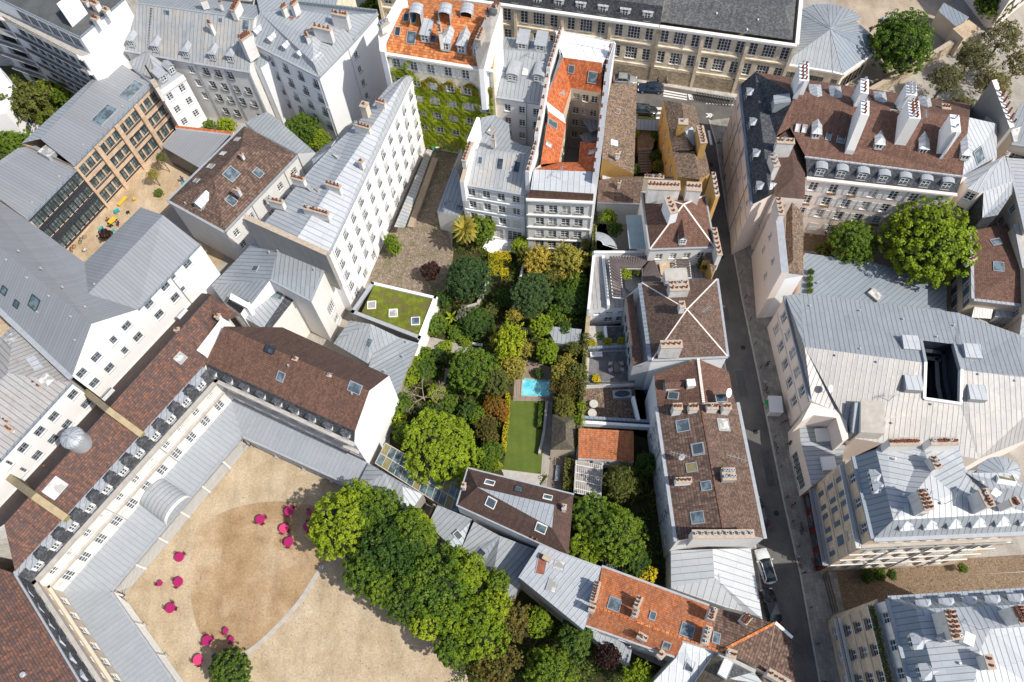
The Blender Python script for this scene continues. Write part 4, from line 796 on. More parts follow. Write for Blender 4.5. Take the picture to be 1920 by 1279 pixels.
# WC
b = Bld('shuttered_white_house', 'white shuttered house with streaky pale zinc roof facing the garden', 'house', 'B', axis=radians(-6)); BX['wc'] = b
b.pts(a=(1140,1022,13.0), d=(1205,828,15.0)); b.p['b'] = P('C', 138, 1083, 13.0); b.p['c'] = P('C', 160, 860, 15.0); b.face('a b c d', 'zinc_worn'); b.walls('a b c d', 'white')
b.win('a b', 4, [10.4, 7.4, 4.4], w=1.1, h=1.7, m0=1.5, shut='shutter'); b.win('a b', 3, [.4], w=2.2, h=2.6, m0=1.9); b.band('a b', [10.0, 7.0, 4.0], .12, .18, 'white'); b.trim('a b', .3, .2, 'zinc_flat')
b.sky(1250,895,.5,.9,'glass'); b.sky(1360,915,.8,1.5,'glass'); b.sky(1455,932,.8,1.5,'glass')
a = MB(); a.bar(P('B', 1148, 1015, 15.2), P('B', 1205, 790, 17), .6, 4.5, M['white'], M['brickcap']); a.build('party_wall', b.root); b.chim(1158,900,1195,800,17.4,1.4,.55,6,t='B'); b.done()
b = Bld('side_annex', 'low zinc roofed annex with two skylights beside the cobbled alley', 'outbuilding', 'B', axis=1.2); b.pts(a=(1010,1175,5.0), b=(1130,1205,5.0), c=(1165,1120,5.0), d=(1150,1010,7.0), e=(1105,925,7.0), f=(1148,825,7.5), g=(1135,840,7.5)); b.face('a b c d e f g', 'zinc_dark'); b.walls('a b c d e f g', 'offwhite'); b.sky(1070,1143,1.1,1.2,'sky_glass'); b.sky(1135,1162,1.0,1.1,'sky_glass'); b.done()
a = MB(); a.bar(P('B', 1185, 790, 16.5), P('B', 1240, 655, 16.5), .5, 16, M['white']); tag(a.build('blind_wall'), 'tall blank white end wall rising beside the ivy facade', 'wall')
# WD courtyard building
b = Bld('courtyard_house', 'cream apartment house round a light well with orange tiled inner slopes and four dormers', 'apartment building', 'C'); BX['wd'] = b
b.pts(a=(140,1105,13.2), b=(516,1122,13.2), a1=(163,1058,15.0), b1=(515,1080,15.0), a2=(180,945,15.8), b2=(508,958,15.8), c=(560,350,15.8), c0=(345,320,17.5), c1=(562,350,17.5),
      w1=(390,490,13.5), w2=(556,518,13.5), w3=(440,790,13.8), w4=(545,800,15.0), w5=(432,905,13.8), w6=(322,905,13.8), w7=(360,690,13.8), L0=(265,622,15.8), L1=(218,918,15.8), L2=(345,640,14.2), tz=(245,560,15.8), tt=(330,300,16.5), tb=(380,500,14.2),
      f0=(300,170,14.0), f1=(640,240,14.0))
b.face('a b b1 a1', 'tile_chest'); b.face('a1 b1 b2 a2', 'zinc_white'); b.face('b2 a2 w6 w5', 'tile_orange_new'); b.face('L0 w7 w6 L1', 'tile_orange_new'); b.face('w3 w4 b2 w5', 'tile_orange_new')
b.face('c0 c1 w2 w1', 'tile_orange_new'); b.face('c0 w1 L2 tz', 'tile_orange_new'); b.face('tz tt c0', 'zinc_worn'); b.face('L0 tz L2 w7', 'offwhite')
b.face('f0 f1 c1 c0', 'white')
b.walls('a b b1 b2 w4 w2 c1 f1 f0 tt tz L0 L1 a2 a1', 'offwhite', skip=())
for e_ in (('w1','w2','cream'),('w7','w1','cream'),('w6','w7','cream'),('w5','w6','offwhite'),('w3','w5','cream')):
    pass
b.loops.append((['w2','w1','L2','w7','w6','w5','w3','w4'][::-1], 'cream', -.5, [frozenset(('w3','w4')), frozenset(('w4','w2'))]))
b.win('w2 w1', 3, [11.0, 8.0, 5.2, 2.4], w=1.0, h=1.5, m0=.9); b.win('L2 w7', 1, [10.5,7.5], w=.8, h=1.3, m0=.6); b.win('w7 w6', 4, [11,8,5], w=.9, h=1.5, m0=1.0)
b.win('a b', 4, [9.9, 6.8, 3.6], w=1.25, h=1.8, m0=1.9, rail=.4); b.win('a b', 4, [.4], w=1.3, h=2.4, m0=1.9); b.trim('a b', .4, .3, 'offwhite'); b.band('a b', [9.5, 6.4, 3.2], .25, .18, 'offwhite')
b.dorms('a b', 4, .5, 13.25, m0=1.8, w=1.15, h=1.25, kind='gable', depth=2.2, rm='zinc_white', wm='frame', roofrise=.35)
b.sky(283,692,1.0,1.5,'glass_green',up=.2); b.sky(262,808,.6,.9,'glass_lit'); b.sky(337,517,.6,.8,'glass_lit'); b.sky(390,385,.8,1.1); b.sky(508,430,1.2,1.6,up=.2); b.sky(505,850,.8,1.0,'glass_lit')
for A, B, n in (((145,960),(195,790),6),((195,760),(262,400),6),((262,380),(335,150),9)):
    a = MB(); pa, pb = P('C', *A, 17.3), P('C', *B, 17.8); a.bar(pa, pb, .6, 6, M['white'], M['concrete']); w_ = a.build('party_wall', b.root)
    for i in range(n): link('chimney_pot', pot_mesh('pot'), w_, pa+(pb-pa)*((i+.5)/n))
for A, B, n in (((525,985),(560,700),5),((562,690),(590,440),4),((590,420),(620,240),4)):
    a = MB(); pa, pb = P('C', *A, 17.0), P('C', *B, 17.4); a.bar(pa, pb, .8, 17, M['white'], M['zinc_flat']); w_ = a.build('party_wall', b.root)
    for i in range(n): link('chimney_pot', pot_mesh('pot'), w_, pa+(pb-pa)*((i+.5)/n)+Vector((-.3, 0, 0)))
fw = P('C', 430, 700, 0); a = MB(); a.bar(P('C', 470, 700, 7.5), P('C', 560, 660, 7.5), 3.2, .2, M['zinc_dark']); a.bar(P('C', 450, 780, 6.5), P('C', 550, 740, 6.5), 2.0, .2, M['zinc_dark']); a.build('light_well_roof', b.root)
b.done()
# white scaffold frame on top
b = thing('rooftop_frame', 'white metal scaffold frame standing on the roof behind the orange courtyard slopes', 'scaffold')
fr = [P('C', *q, 17.5) for q in ((318,170),(632,232),(600,330),(330,290))]
for i in range(4):
    A, B = fr[i], fr[(i+1) % 4]; n = 6
    for z in (0, -1.1, -2.2, -3.3):
        a = MB(); a.bar(A+Vector((0, 0, z)), B+Vector((0, 0, z)), .08, .08, M['frame']); a.build('rail', b)
    for k in range(n):
        q = A+(B-A)*(k/n); a = MB(); a.box(q-Vector((0, 0, 1.8)), .09, .09, 3.6, M['frame']); a.build('upright', b)
for i in range(1, 5):
    A, B = fr[0]+(fr[1]-fr[0])*(i/5), fr[3]+(fr[2]-fr[3])*(i/5); a = MB(); a.bar(A, B, .07, .07, M['frame']); a.build('crossbar', b)
# brown single pitch
b = Bld('long_shed_house', 'narrow ochre house with one long mottled brown tiled slope beside the stepped garden', 'house', 'C'); BX['shed'] = b
b.pts(a=(608,465,8.6), b=(757,468,7.0), c=(740,968,7.0), d=(562,885,8.6), e=(575,600,8.6), t=(560,890,8.8)); b.face('a b c d e', 'tile_old'); b.walls('a b c d e', 'yellow', skip=()); b.win('c d', 1, [1.5], w=.9, h=1.3); b.sky(643,620,.9,1.0,'frame',up=.08); b.sky(630,797,1.0,1.1,'frame',up=.08); b.chim(640,852,662,856,9.6,1.2,.5,1,m='offwhite'); b.done()
b = Bld('skylit_lean_to', 'tiny lean-to with white glazed roof at the foot of the ochre house', 'lean-to', 'C'); b.pts(a=(565,945,5.0), b=(660,950,5.0), c=(658,1002,4.6), d=(562,998,4.6)); b.face('a b c d', 'zinc_white'); b.walls('a b c d', 'yellow'); b.done()
b = Bld('brown_tiled_range', 'low range with blotchy brown tiled roof below the ochre houses', 'outbuilding', 'C', axis=0); b.pts(a=(535,1130,5.6), b=(780,1138,5.6), c=(800,1015,7.2), d=(545,1005,7.2), e=(1010,985,6.6), f=(1010,1050,6.0), g=(660,985,6.6)); b.face('a b c d', 'tile_brown'); b.face('d c e g', 'tile_old'); b.walls('a b c e g d', 'offwhite'); b.trim('a b', .2, .15, 'zinc_flat'); b.chim(652,1015,665,1018,8.2,1.5,.5,1,m='cream'); b.done()
# ochre house
b = Bld('ochre_house', 'ochre walled old house with mossy brown tiled roofs at the street corner', 'house', 'C', axis=pi/2); BX['och'] = b
b.pts(a=(903,558,9.2), b=(955,842,9.2), c=(985,985,9.2), d=(1100,1010,9.2), e=(1166,965,8.2), f=(1132,828,8.2), g=(1105,690,8.6), h=(1078,590,8.6), k0=(1005,575,10.8), k1=(1045,838,10.8), k2=(1108,1005,10.2), k3=(1075,845,10.2))
b.face('a b k1 k0', 'tile_old'); b.face('k0 k1 f g h', 'tile_old'); b.face('b c k2 k3', 'tile_old'); b.face('k3 k2 e f', 'tile_old'); b.walls('a b c d e f g h', 'yellow')
b.win('a b', 3, [6.2, 3.2], w=1.0, h=1.6, m0=1.6); b.win('b c', 2, [5.5, 2.5], w=.9, h=1.6, m0=1.2); b.win('f g', 1, [6.2, 3.2], w=.9, h=1.5)
b.chim(990,680,1040,682,12.6,3.0,1.0,1,m='yellow',pk='cowl'); b.chim(1108,705,1130,800,12.8,4.0,.9,6,m='yellow',rows=1)
a = MB(); q = P('C', 1075, 740, 11); a.bar(P('C', 1045, 720, 11.6), P('C', 1090, 800, 10.2), 1.4, 1.2, M['zinc_flat']); a.build('dormer', b.root); b.done()
# street chimney wall
b = Bld('chimney_wall', 'tall narrow ochre chimney wall with a row of pots leaning over the street', 'chimney stack', 'C'); b.pts(a=(1172,958,13.0), b=(1195,960,13.0), c=(1218,1090,13.0), d=(1195,1100,13.0)); b.face('a b c d', 'concrete'); b.walls('a b c d', 'yellow'); 
for i in range(5): link('chimney_pot', pot_mesh('pot'), b.root, (b.p['a']+b.p['b'])/2+((b.p['c']+b.p['d'])/2-(b.p['a']+b.p['b'])/2)*((i+.5)/5))
b.done()
# pyramid hip
b = Bld('pyramid_roof_house', 'house with steep chestnut pyramid roof, pale ridge lines and big white chimney blocks', 'house', 'C'); BX['pyr'] = b
b.p.update(a=P('C', 785, 1070, 10.5), d=P('G', 1020, 190, 10.5), c=P('G', 1362, 178, 10.5), b=P('C', 1135, 1090, 10.5), r=P('C', 1016, 1140, 14.0), m=P('G', 990, 10, 10.5))
b.face('a r b', 'tile_chest'); b.face('a d r', 'tile_chest'); b.face('d c r', 'tile_chest'); b.face('c b r', 'tile_chest'); b.walls('a d c b', 'offwhite')
for k in 'abcd': 
    x = MB(); x.bar(b.p['r']+Vector((0, 0, .05)), b.p[k]+Vector((0, 0, .05)), .2, .15, M['pink']); x.build('ridge_tiles', b.root)
b.trim('a d,d c,c b', .2, .2, 'zinc_flat'); b.dormer(1190,165,'d c',1.1,1.3,'gable',depth=3.2,rm='tile_chest',wm='frame',t='G',roofrise=.8)
b.chim(820,1032,995,1038,15.2,3.2,1.5,9,t='C'); b.chim(1035,1040,1115,1046,15.2,3.2,1.4,4,t='C'); b.chim(930,1100,965,1190,14.9,2.8,1.1,4,t='C',m='white'); b.chim(800,985,905,992,13.5,3,.5,6,t='C',m='cream')
b.win('d c', 4, [7.6], w=1.0, h=1.5, m0=1.5); b.chim(1362,80,1392,225,11.5,4.0,.6,6,t='G',m='offwhite'); b.done()
b = Bld('ochre_annex', 'small ochre street annex with brown tiled hip beside the planted balcony', 'house', 'G'); b.pts(a=(1330,185,9.0), b=(1395,235,9.0), c=(1350,335,9.0), d=(1300,250,9.0)); b.p['e'] = P('G', 1335, 250, 9.0); b.face('a b c e d', 'tile_old'); b.walls('a b c e d', 'yellow'); b.done()
# terrace level
b = Bld('terrace_block', 'white terrace block with slatted pergolas and potted plants between two brown hipped roofs', 'building', 'G', axis=0); BX['terr'] = b
b.pts(a=(722,205,5.6), b=(1025,205,5.6), c=(1340,190,5.6), d=(1345,345,5.6), e=(1240,345,5.6), f=(975,365,5.6), g=(925,470,5.0), h=(925,500,5.0), i=(690,515,5.0), j=(700,460,5.2)); b.face('a b c d e f g h i j', 'zinc_pale'); b.walls('a b c d e f g h i j', 'white')
b.win('h i', 3, [3.2], w=1.0, h=.7, m0=1.4, style='n'); b.win('h i', 3, [.8], w=1.2, h=1.6, m0=1.4, skip=((0,2),))
b.rail('g h', 5.1, .1, .9)
for A, B, h in (((722,205),(1025,205),6.6),((770,225),(800,490),6.2),((722,205),(692,510),5.8)):
    x = MB(); x.bar(P('G', *A, h), P('G', *B, h), .35, 1.8, M['white']); x.build('parapet', b.root)
def slats(parent, tile, corners, z, n, along, wdt=.22, mat='framegrey', gap=.5, name='pergola'):
    c = [P(tile, *q, z) for q in corners]; x = MB()
    for i in range(n):
        f = (i+.5)/n
        A, B = (c[0]+(c[1]-c[0])*f, c[3]+(c[2]-c[3])*f) if along == 0 else (c[0]+(c[3]-c[0])*f, c[1]+(c[2]-c[1])*f)
        x.bar(A, B, wdt, .12, M[mat])
    for A, B in ((c[0], c[1]), (c[1], c[2]), (c[2], c[3]), (c[3], c[0])): x.bar(A-Vector((0, 0, .13)), B-Vector((0, 0, .13)), .12, .14, M['frame'])
    return x.build(name, parent)
slats(b.root,'G',((800,228),(1040,222),(985,292),(862,292)),7.4,15,0,.24,'slat'); slats(b.root,'G',((800,232),(862,292),(878,450),(822,445)),7.4,12,1,.26,'slat'); slats(b.root,'G',((1035,222),(1085,362),(980,362),(978,290)),7.4,11,1,.26,'slat')
slats(b.root,'G',((1152,200),(1225,200),(1240,342),(1165,342)),7.6,11,1,.2,'slat')
x = MB(); x.face([P('G', *q, 6.6) for q in ((1060,205),(1140,205),(1150,330),(1078,330))][::-1], M['gravelroof']); x.face([P('G', *q, 5.66) for q in ((868,298),(975,298),(975,360),(920,420),(890,400))][::-1], M['greywall']); x.build('terrace_floor', b.root)
x = MB(); pg = [P('G', *q, 7.6) for q in ((890,10),(985,10),(1000,190),(910,190))]; x.face(pg[::-1], m_zinc('corrugated_glazing', (0.30, 0.38, 0.40), seam=6, cross=.45, dark=.5)); x.build('glazed_roof', b.root)
x = MB(); x.face([P('G', *q, 4.9) for q in ((1225,215),(1340,195),(1345,340),(1245,345))][::-1], M['concrete'])
x.build('balcony_floor', b.root)
# glass half-dome
c_ = P('G', 735, 195, 5.8); x = MB()
rr = (P('G', 845, 190, 5.8)-c_).length
for i in range(8):
    a0, a1 = pi*.5*i/8, pi*.5*(i+1)/8
    for j in range(3):
        t0, t1 = j/3*1.3, (j+1)/3*1.3
        pt = lambda a, t: c_+Vector((cos(a)*cos(t)*rr, sin(a)*cos(t)*rr, sin(t)*1.4))
        x.face([pt(a0, t0), pt(a1, t0), pt(a1, t1), pt(a0, t1)], M['zinc_flat'] if (i+j) % 3 else M['framegrey'])
    x.bar(pt(a0, 0)+Vector((0,0,.05)), pt(a0, 1.3)+Vector((0,0,.05)), .07, .07, M['frame'])
x.build('glass_dome', b.root); b.done()
# central hip
b = Bld('brown_hip_mansion', 'square white house with large plain brown pyramid roof and white chimney blocks', 'house', 'G', axis=pi/2); BX['ctr'] = b
b.pts(a=(975,370,10.4), b=(1376,350,10.4), c=(1432,762,10.4), d=(1030,780,10.4), r=(1217,512,13.4)); b.face('a r b', 'tile_brown'); b.face('a d r', 'tile_brown'); b.face('d c r', 'tile_brown'); b.face('c b r', 'tile_brown')
b.p['d2'] = b.p['d']+Vector((-.9, 0, -1.6)); b.p['a2'] = b.p['a']+Vector((-.9, -.3, -1.6)); b.face('a d d2 a2', 'tile_brown'); b.walls('a2 d2 d c b a', 'white')
b.p['d2'] = b.p['d']+Vector((-2.2, .2, -2.2)); b.p['a2'] = b.p['a']+Vector((-2.0, -.9, -2.2)); b.r.f.pop(); b.r.fm.pop(); b.r.smooth.pop(); del b.r.v[-4:]; del b.r.uv[-4:]; b.rf.pop()
b.face([b.p[k] for k in ('d','a')]+[b.p['a']+Vector((-.5,0,-.1)), b.p['d']+Vector((-.5,0,-.1))], 'zinc_dark'); b.face([b.p['a']+Vector((-1.0,0,-2.0)), b.p['d']+Vector((-1.0,0,-2.0)), b.p['d2'], b.p['a2']], 'tile_chest')
b.walls('a d d2 a2', 'white'); b.loops.insert(0, b.loops.pop()); b.win('a2 d2', 5, [5.2, 2.2], w=1.0, h=1.6, m0=2.0)
for k in 'abcd':
    x = MB(); x.bar(b.p['r']+Vector((0, 0, .04)), b.p[k]+Vector((0, 0, .04)), .16, .12, M['pink']); x.build('ridge_tiles', b.root)
b.trim('b c,c d', .25, .2, 'zinc_flat'); b.win('b c', 5, [7, 4, 1], w=1.0, h=1.6, m0=1.5)
b.chim(1125,388,1225,385,13.9,3.0,1.5,4,rows=2); b.chim(1078,700,1190,698,13.9,3.0,1.0,4,rows=1); b.chim(1178,488,1205,486,14.6,1.6,.9,1); b.chim(1100,330,1215,325,12.2,5,1.8,0,cap='concrete',m='offwhite'); b.done()
# terraces left of the hip
b = Bld('roof_terraces', 'stepped white walled terraces with tiled floors and railings left of the plain pyramid roof', 'terrace', 'G', axis=0); BX['rt'] = b
b.pts(a=(690,600,2.5), b=(925,600,2.5), c=(935,905,2.5), d=(672,915,2.5)); b.face('a b c d', 'concrete'); b.walls('a b c d', 'white'); b.rail('c d', 2.5, .05, .9, slab='offwhite')
b.pts(e=(665,915,1.2), f=(935,905,1.2), g=(960,1100,1.2), h=(650,1105,1.2)); b.walls('e f g h', 'white'); b.face('e f g h', 'tile_old')
x = MB(); x.face([P('G', *q, 2.53) for q in ((785,605),(905,600),(915,690),(790,690))][::-1], M['slate_grey']); x.face([P('G', *q, 2.53) for q in ((700,740),(925,735),(930,890),(690,900))][::-1], m_stone('terrace_slabs', (0.17, 0.165, 0.16), .6, .6, .5, .15)); x.build('floor_tiles', b.root)
for A, B, z, m in (((690,715),(925,705),3.4,'zinc_dark'),((650,1085),(1040,1108),2.6,'zinc_dark'),((780,600),(790,690),3.1,'white'),((930,975),(960,1100),3.2,'white'),((640,1110),(1040,1135),2.6,'white')):
    x = MB(); x.bar(P('G', *A, z), P('G', *B, z), .4, 1.2, M[m]); x.build('parapet', b.root)
b.done()
# house with ridge, rows
b = Bld('ridge_tile_house', 'brown tiled house with toothed ridge, one white chimney and hatch south of the pyramid roof', 'house', 'G', axis=pi/2); BX['rt2'] = b
b.pts(a=(1040,858,9.6), b=(1275,775,11.0), c=(1440,845,9.6), d=(1470,1015,9.6), e=(1305,1010,11.6), f=(1060,1045,9.6)); b.face('a b e f', 'tile_chest'); b.face('b c d e', 'tile_chest'); b.walls('a b c d e f', 'white')
for i in range(22):
    q = b.p['b']+(b.p['e']-b.p['b'])*((i+.5)/22); 
x = MB()
for i in range(22):
    q = b.p['b']+(b.p['e']-b.p['b'])*((i+.5)/22); x.box(q+Vector((0, 0, .03)), .34, .2, .22, M['pink'], 0)
x.build('ridge_tiles', b.root); b.chim(1220,905,1258,902,11.9,1.8,.8,0,cap='white'); b.sky(1145,975,.9,1.2,'glass_green',up=.25); b.dormer(1100,925,'f a',1.2,.9,'gable',depth=2.2,rm='tile_chest',wm='white'); b.done()
# long brown
b = Bld('long_brown_house', 'long apartment house with ribbed brown tiled roof, skylights and dish antennas along the street', 'apartment building', 'K', axis=pi/2); BX['lb'] = b
b.p.update(a=P('G', 1060, 1035, 10.5), b=P('G', 1482, 1010, 10.5), c=P('K', 1400, 512, 10.5), d=P('K', 935, 527, 10.5), r0=P('G', 1290, 1018, 12.3), r1=P('K', 1185, 472, 12.3))
b.face('a d r1 r0', 'tile_brown_rows'); b.face('b c r1 r0', 'tile_brown'); b.walls('a d r1 c b r0', 'offwhite'); b.win('a d', 6, [7.6, 4.8, 2.0], w=1.1, h=1.7, m0=1.6, shut='shutter'); b.win('b c', 6, [7.5, 4.5, 1.5], w=1.1, h=1.7, m0=1.6); b.trim('a d,b c', .35, .2, 'zinc_flat')
x = MB(); x.bar(b.p['r0']+Vector((0, 0, .05)), b.p['r1']+Vector((0, 0, .05)), .25, .12, M['tile_chest']); x.build('ridge_tiles', b.root)
for q in ((1048,38,1.4,1.4),(1015,135,1.0,1.2),(1092,233,1.0,1.1),(1045,402,1.3,1.4)): b.sky(q[0], q[1], q[2], q[3], 'sky_glass' if q[1] != 135 else 'moss')
b.sky(1195,1132,1.4,1.5,t='G'); b.sky(1275,1255,1.2,1.2,t='G'); b.sky(1410,1128,1.5,1.5,'glass_lit',t='G'); b.sky(1400,985,.9,1.3,'glass',t='G')
b.chim(930,205,1012,202,12.4,1.3,.6,4,pk='pot',m='white'); b.chim(1178,172,1245,170,13.2,1.2,1.4,4,pk='cowl',rows=2,m='concrete'); b.chim(1020,492,1345,490,13.6,4.5,.9,10,pk='cowl',m='offwhite',rows=1)
for q0, q1, n in (((1145,1032),(1190,1030),3),((1230,1032),(1275,1030),3),((1325,1030),(1380,1028),4),((1410,1030),(1450,1030),2)): b.chim(*q0, *q1, 13.2, 2.6, .8, n, t='G', m='offwhite')
def dish(parent, c, r=.4, az=-.6, m='frame'):
    x = MB(); d = Vector((cos(az)*.75, sin(az)*.75, .6)).normalized(); e = d.orthogonal().normalized(); g = d.cross(e); n = 14; rim = [c+(e*cos(2*pi*i/n)+g*sin(2*pi*i/n))*r+d*.1 for i in range(n)]
    for i in range(n): x.face([c, rim[i], rim[(i+1) % n]], M[m], smooth=True)
    x.tube(c-Vector((0, 0, 1.2)), c, .035, .035, M['framegrey'], 6); x.tube(c, c+d*.45, .02, .02, M['iron'], 5); x.build('satellite_dish', parent)
def antenna(parent, c, h=1.8, az=.4, L=1.4):
    x = MB(); x.tube(c, c+Vector((0, 0, h)), .03, .03, M['framegrey'], 6); d = Vector((cos(az), sin(az), 0)); n = Vector((-d.y, d.x, 0)); t = c+Vector((0, 0, h)); x.bar(t-d*L/2, t+d*L/2, .04, .04, M['framegrey'])
    for i in range(7): q = t+d*(-L/2+L*i/6); x.bar(q-n*.3, q+n*.3, .025, .025, M['framegrey'])
    x.build('antenna', parent)
q, _ = b.hit(935, 100); dish(b.root, q+Vector((.3, 0, 1.6)), .45, -1.2, 'zinc_flat'); antenna(b.root, q, 2.6, 2.8, 2.2); q, _ = b.hit(1215, 150); antenna(b.root, q+Vector((.5, .6, 1.2)), 1.6, -.35, 2.6)
q, _ = b.hit(1410, 985, 'G'); dish(b.root, q+Vector((.4, .2, 1.2)), .6, -.6)
b.done()
# low zinc
b = Bld('white_zinc_roof', 'low building under a broad pale zinc hipped roof beside the two parked cars', 'building', 'K', axis=pi/2); BX['lz'] = b
b.pts(a=(903,578,4.8), b=(1328,566,4.8), c=(1392,945,4.8), d=(1300,905,4.6), e=(1195,880,4.6), f=(905,778,4.6), r0=(1125,570,5.9), r1=(1136,722,5.9)); b.face('a f r1 r0', 'zinc_white'); b.face('f e d r1', 'zinc_white'); b.face('r0 r1 d c b', 'zinc_white'); b.walls('a b c d e f', 'offwhite'); b.sky(1172,725,.8,.6,'glass'); b.done()
# ================================================================ SOUTH
b = Bld('orange_row_house', 'row house with patchy orange tiled gable roof, skylights and short chimney stacks', 'house', 'K', axis=radians(-22)); BX['or'] = b
b.pts(a=(537,664,7.4), b=(1105,872,7.4), c=(1165,1117,9.0), d=(968,1058,9.2), e=(935,1145,7.0), f=(443,972,7.0), g=(500,880,9.3), h=(1085,905,8.0)); b.p['g'] = P('K', 500, 878, 9.3)
b.face('a b c d g', 'tile_orange_old'); b.face('g d e f', 'tile_orange_old'); b.walls('a b c d e f g', 'offwhite'); b.trim('a b,e f', .2, .18, 'zinc_flat'); b.win('e f', 6, [4.4, 1.4], w=.9, h=1.2, m0=1.2, m1=1.5, skip=((0,4),))
for q in ((602,865,1.3,1.5),(806,927,.6,.9),(990,1005,1.4,1.5),(880,1083,.8,1.0)): b.sky(*q)
x = MB()
for i in range(30):
    q = b.p['g']+(b.p['c']-b.p['g'])*((i+.5)/30); x.box(q+Vector((0, 0, .02)), .42, .26, .2, M['tile_orange'], radians(-22))
x.build('ridge_tiles', b.root)
b.chim(515,745,488,850,10.4,1.8,.65,7); b.chim(470,880,498,890,10.6,2.2,.7,2); b.chim(742,825,718,880,10.2,1.9,.6,3); b.chim(722,890,708,930,10.6,1.9,.6,2); b.chim(730,1025,775,1050,9.6,1.8,.6,4); b.chim(1135,885,1115,945,10.2,2.3,.7,4,rows=1); b.chim(1108,985,1085,1075,10.6,2.2,.65,4,pk='cowl'); b.chim(842,1120,865,1145,7.9,1.5,.8,1,m='white')
b.done()
b = Bld('brown_end_house', 'brown tiled end house with orange hip tiles where the row meets the street', 'house', 'K', axis=radians(-22)); BX['be'] = b
b.p.update(a=P('K', 1107, 873, 7.4), h=P('L', 92, 965, 7.2), c=P('K', 1163, 1118, 9.2), k=P('L', 50, 1232, 7.2), j=P('K', 1190, 1112, 8.6))
b.face('a h c', 'tile_brown_rows'); b.face('h k j c', 'tile_brown_rows'); b.walls('a h k j c', 'offwhite'); x = MB(); x.bar(b.p['c']+Vector((0, 0, .1)), b.p['h']+Vector((0, 0, .1)), .3, .2, M['tile_orange']); x.build('ridge_tiles', b.root)
b.sky(1145,1045,.7,1.2); b.chim(1320,925,1290,960,9.4,2.2,.8,4,rows=2); b.chim(1205,1120,1250,1135,10.0,2.2,.8,3); b.done()
b = Bld('street_end_house', 'brown tiled wedge-shaped house at the lower end of the street', 'house', 'L', axis=0); b.pts(a=(95,968,6.8), b=(182,1045,6.6), c=(215,1330,6.6), d=(20,1330,6.6), e=(50,1232,6.9)); b.face('a b c d e', 'tile_brown_rows'); b.walls('a b c d e', 'offwhite'); b.trim('a b', .3, .2, 'white'); b.chim(60,1225,170,1290,8.6,2.0,.8,4); b.done()
b = Bld('zinc_roof_house', 'pale grey house with sloping zinc roof and slatted hatches left of the orange row', 'house', 'K', axis=radians(-22)); BX['zk'] = b
b.pts(a=(205,550,8.8), b=(532,668,8.8), c=(498,850,8.8), d=(440,1002,8.4), e=(95,722,8.4)); b.face('a b c d e', 'zinc_light'); b.walls('a b c d e', 'greywall'); b.trim('a b,e a', .1, .2, 'zinc_flat')
b.sky(215,650,1.0,2.3,'pot',rot=radians(-15)); b.sky(308,660,1.2,1.1,'glass_lit'); b.sky(272,765,1.1,1.3,'glass_lit'); b.chim(225,608,262,628,9.6,.8,.5,0); b.done()
b = Bld('brown_zinc_crown_house', 'house with brown hipped roof around a long zinc crown and four skylights', 'house', 'K', axis=radians(-20)); BX['bz'] = b
b.p.update(a=P('J', 1130, 140, 8.2), b=P('K', 385, 280, 8.2), c=P('K', 357, 606, 8.2), d=P('J', 1072, 335, 8.2), e=P('J', 1180, 240, 10.3), f=P('K', 282, 335, 10.3), g=P('K', 270, 457, 10.3))
b.face('a b f e', 'tile_dark'); b.face('b c g f', 'tile_dark'); b.face('c d e g', 'tile_dark'); b.face('d a e', 'tile_dark'); b.face('e f g', 'zinc'); b.walls('a b c d', 'white'); b.trim('a b,c d,d a', .15, .15, 'zinc_flat')
b.sky(92,252,.9,1.0,'sky_glass',fr='anthracite'); b.sky(247,295,1.0,.8,'glass_green',fr='white'); b.sky(212,458,1.2,1.1,'glass_green',fr='white'); b.sky(1253,322,1.1,1.1,'sky_glass',t='J',fr='white'); b.sky(1245,217,1.1,.8,'glass_green',t='J',fr='white')
b.chim(325,345,345,348,10.6,1.5,.6,1); b.chim(1098,228,1115,232,10.0,1.5,.6,1,t='J'); b.vent(165,512,m='pot'); b.vent(188,522,m='pot'); b.done()
# folded zinc studios
b = Bld('zinc_studio_row', 'row of low studios with folded grey zinc roofs and small dark valley skylights', 'studio', 'J', axis=radians(-35)); BX['st'] = b
b.pts(a=(967,335,4.4), b=(1155,412,4.4), b1=(1025,540,4.2), a1=(915,442,4.0), v=(1085,590,3.4), c=(1300,490,4.4), c1=(1130,650,4.0), w=(1215,640,4.6), x=(1160,425,5.0), y=(1300,500,5.0), z=(1421,555,5.0), z1=(1250,790,3.8), z2=(1365,855,3.8), k=(1110,590,3.4), w2=(1212,650,3.4))
b.p['q'] = P('K', 205, 580, 4.8); b.p['q1'] = P('K', 45, 860, 3.8)
b.face('a b b1 a1', 'zinc'); b.face('b b1 v', 'zinc_dark'); b.face('x y c1 v', 'zinc_light'); b.face('y c1 w2', 'zinc_dark'); b.face('y q q1 z1 w2', 'zinc'); 
b.loops.append((['a1','b1','v','c1','w2','z1','q1','q','y','x','b','a'], 'greywall', -.5, []))
b.sky(1075,495,.7,1.0,'glass',rot=radians(40)); b.sky(1200,590,.7,1.1,'glass',rot=radians(40)); b.done()
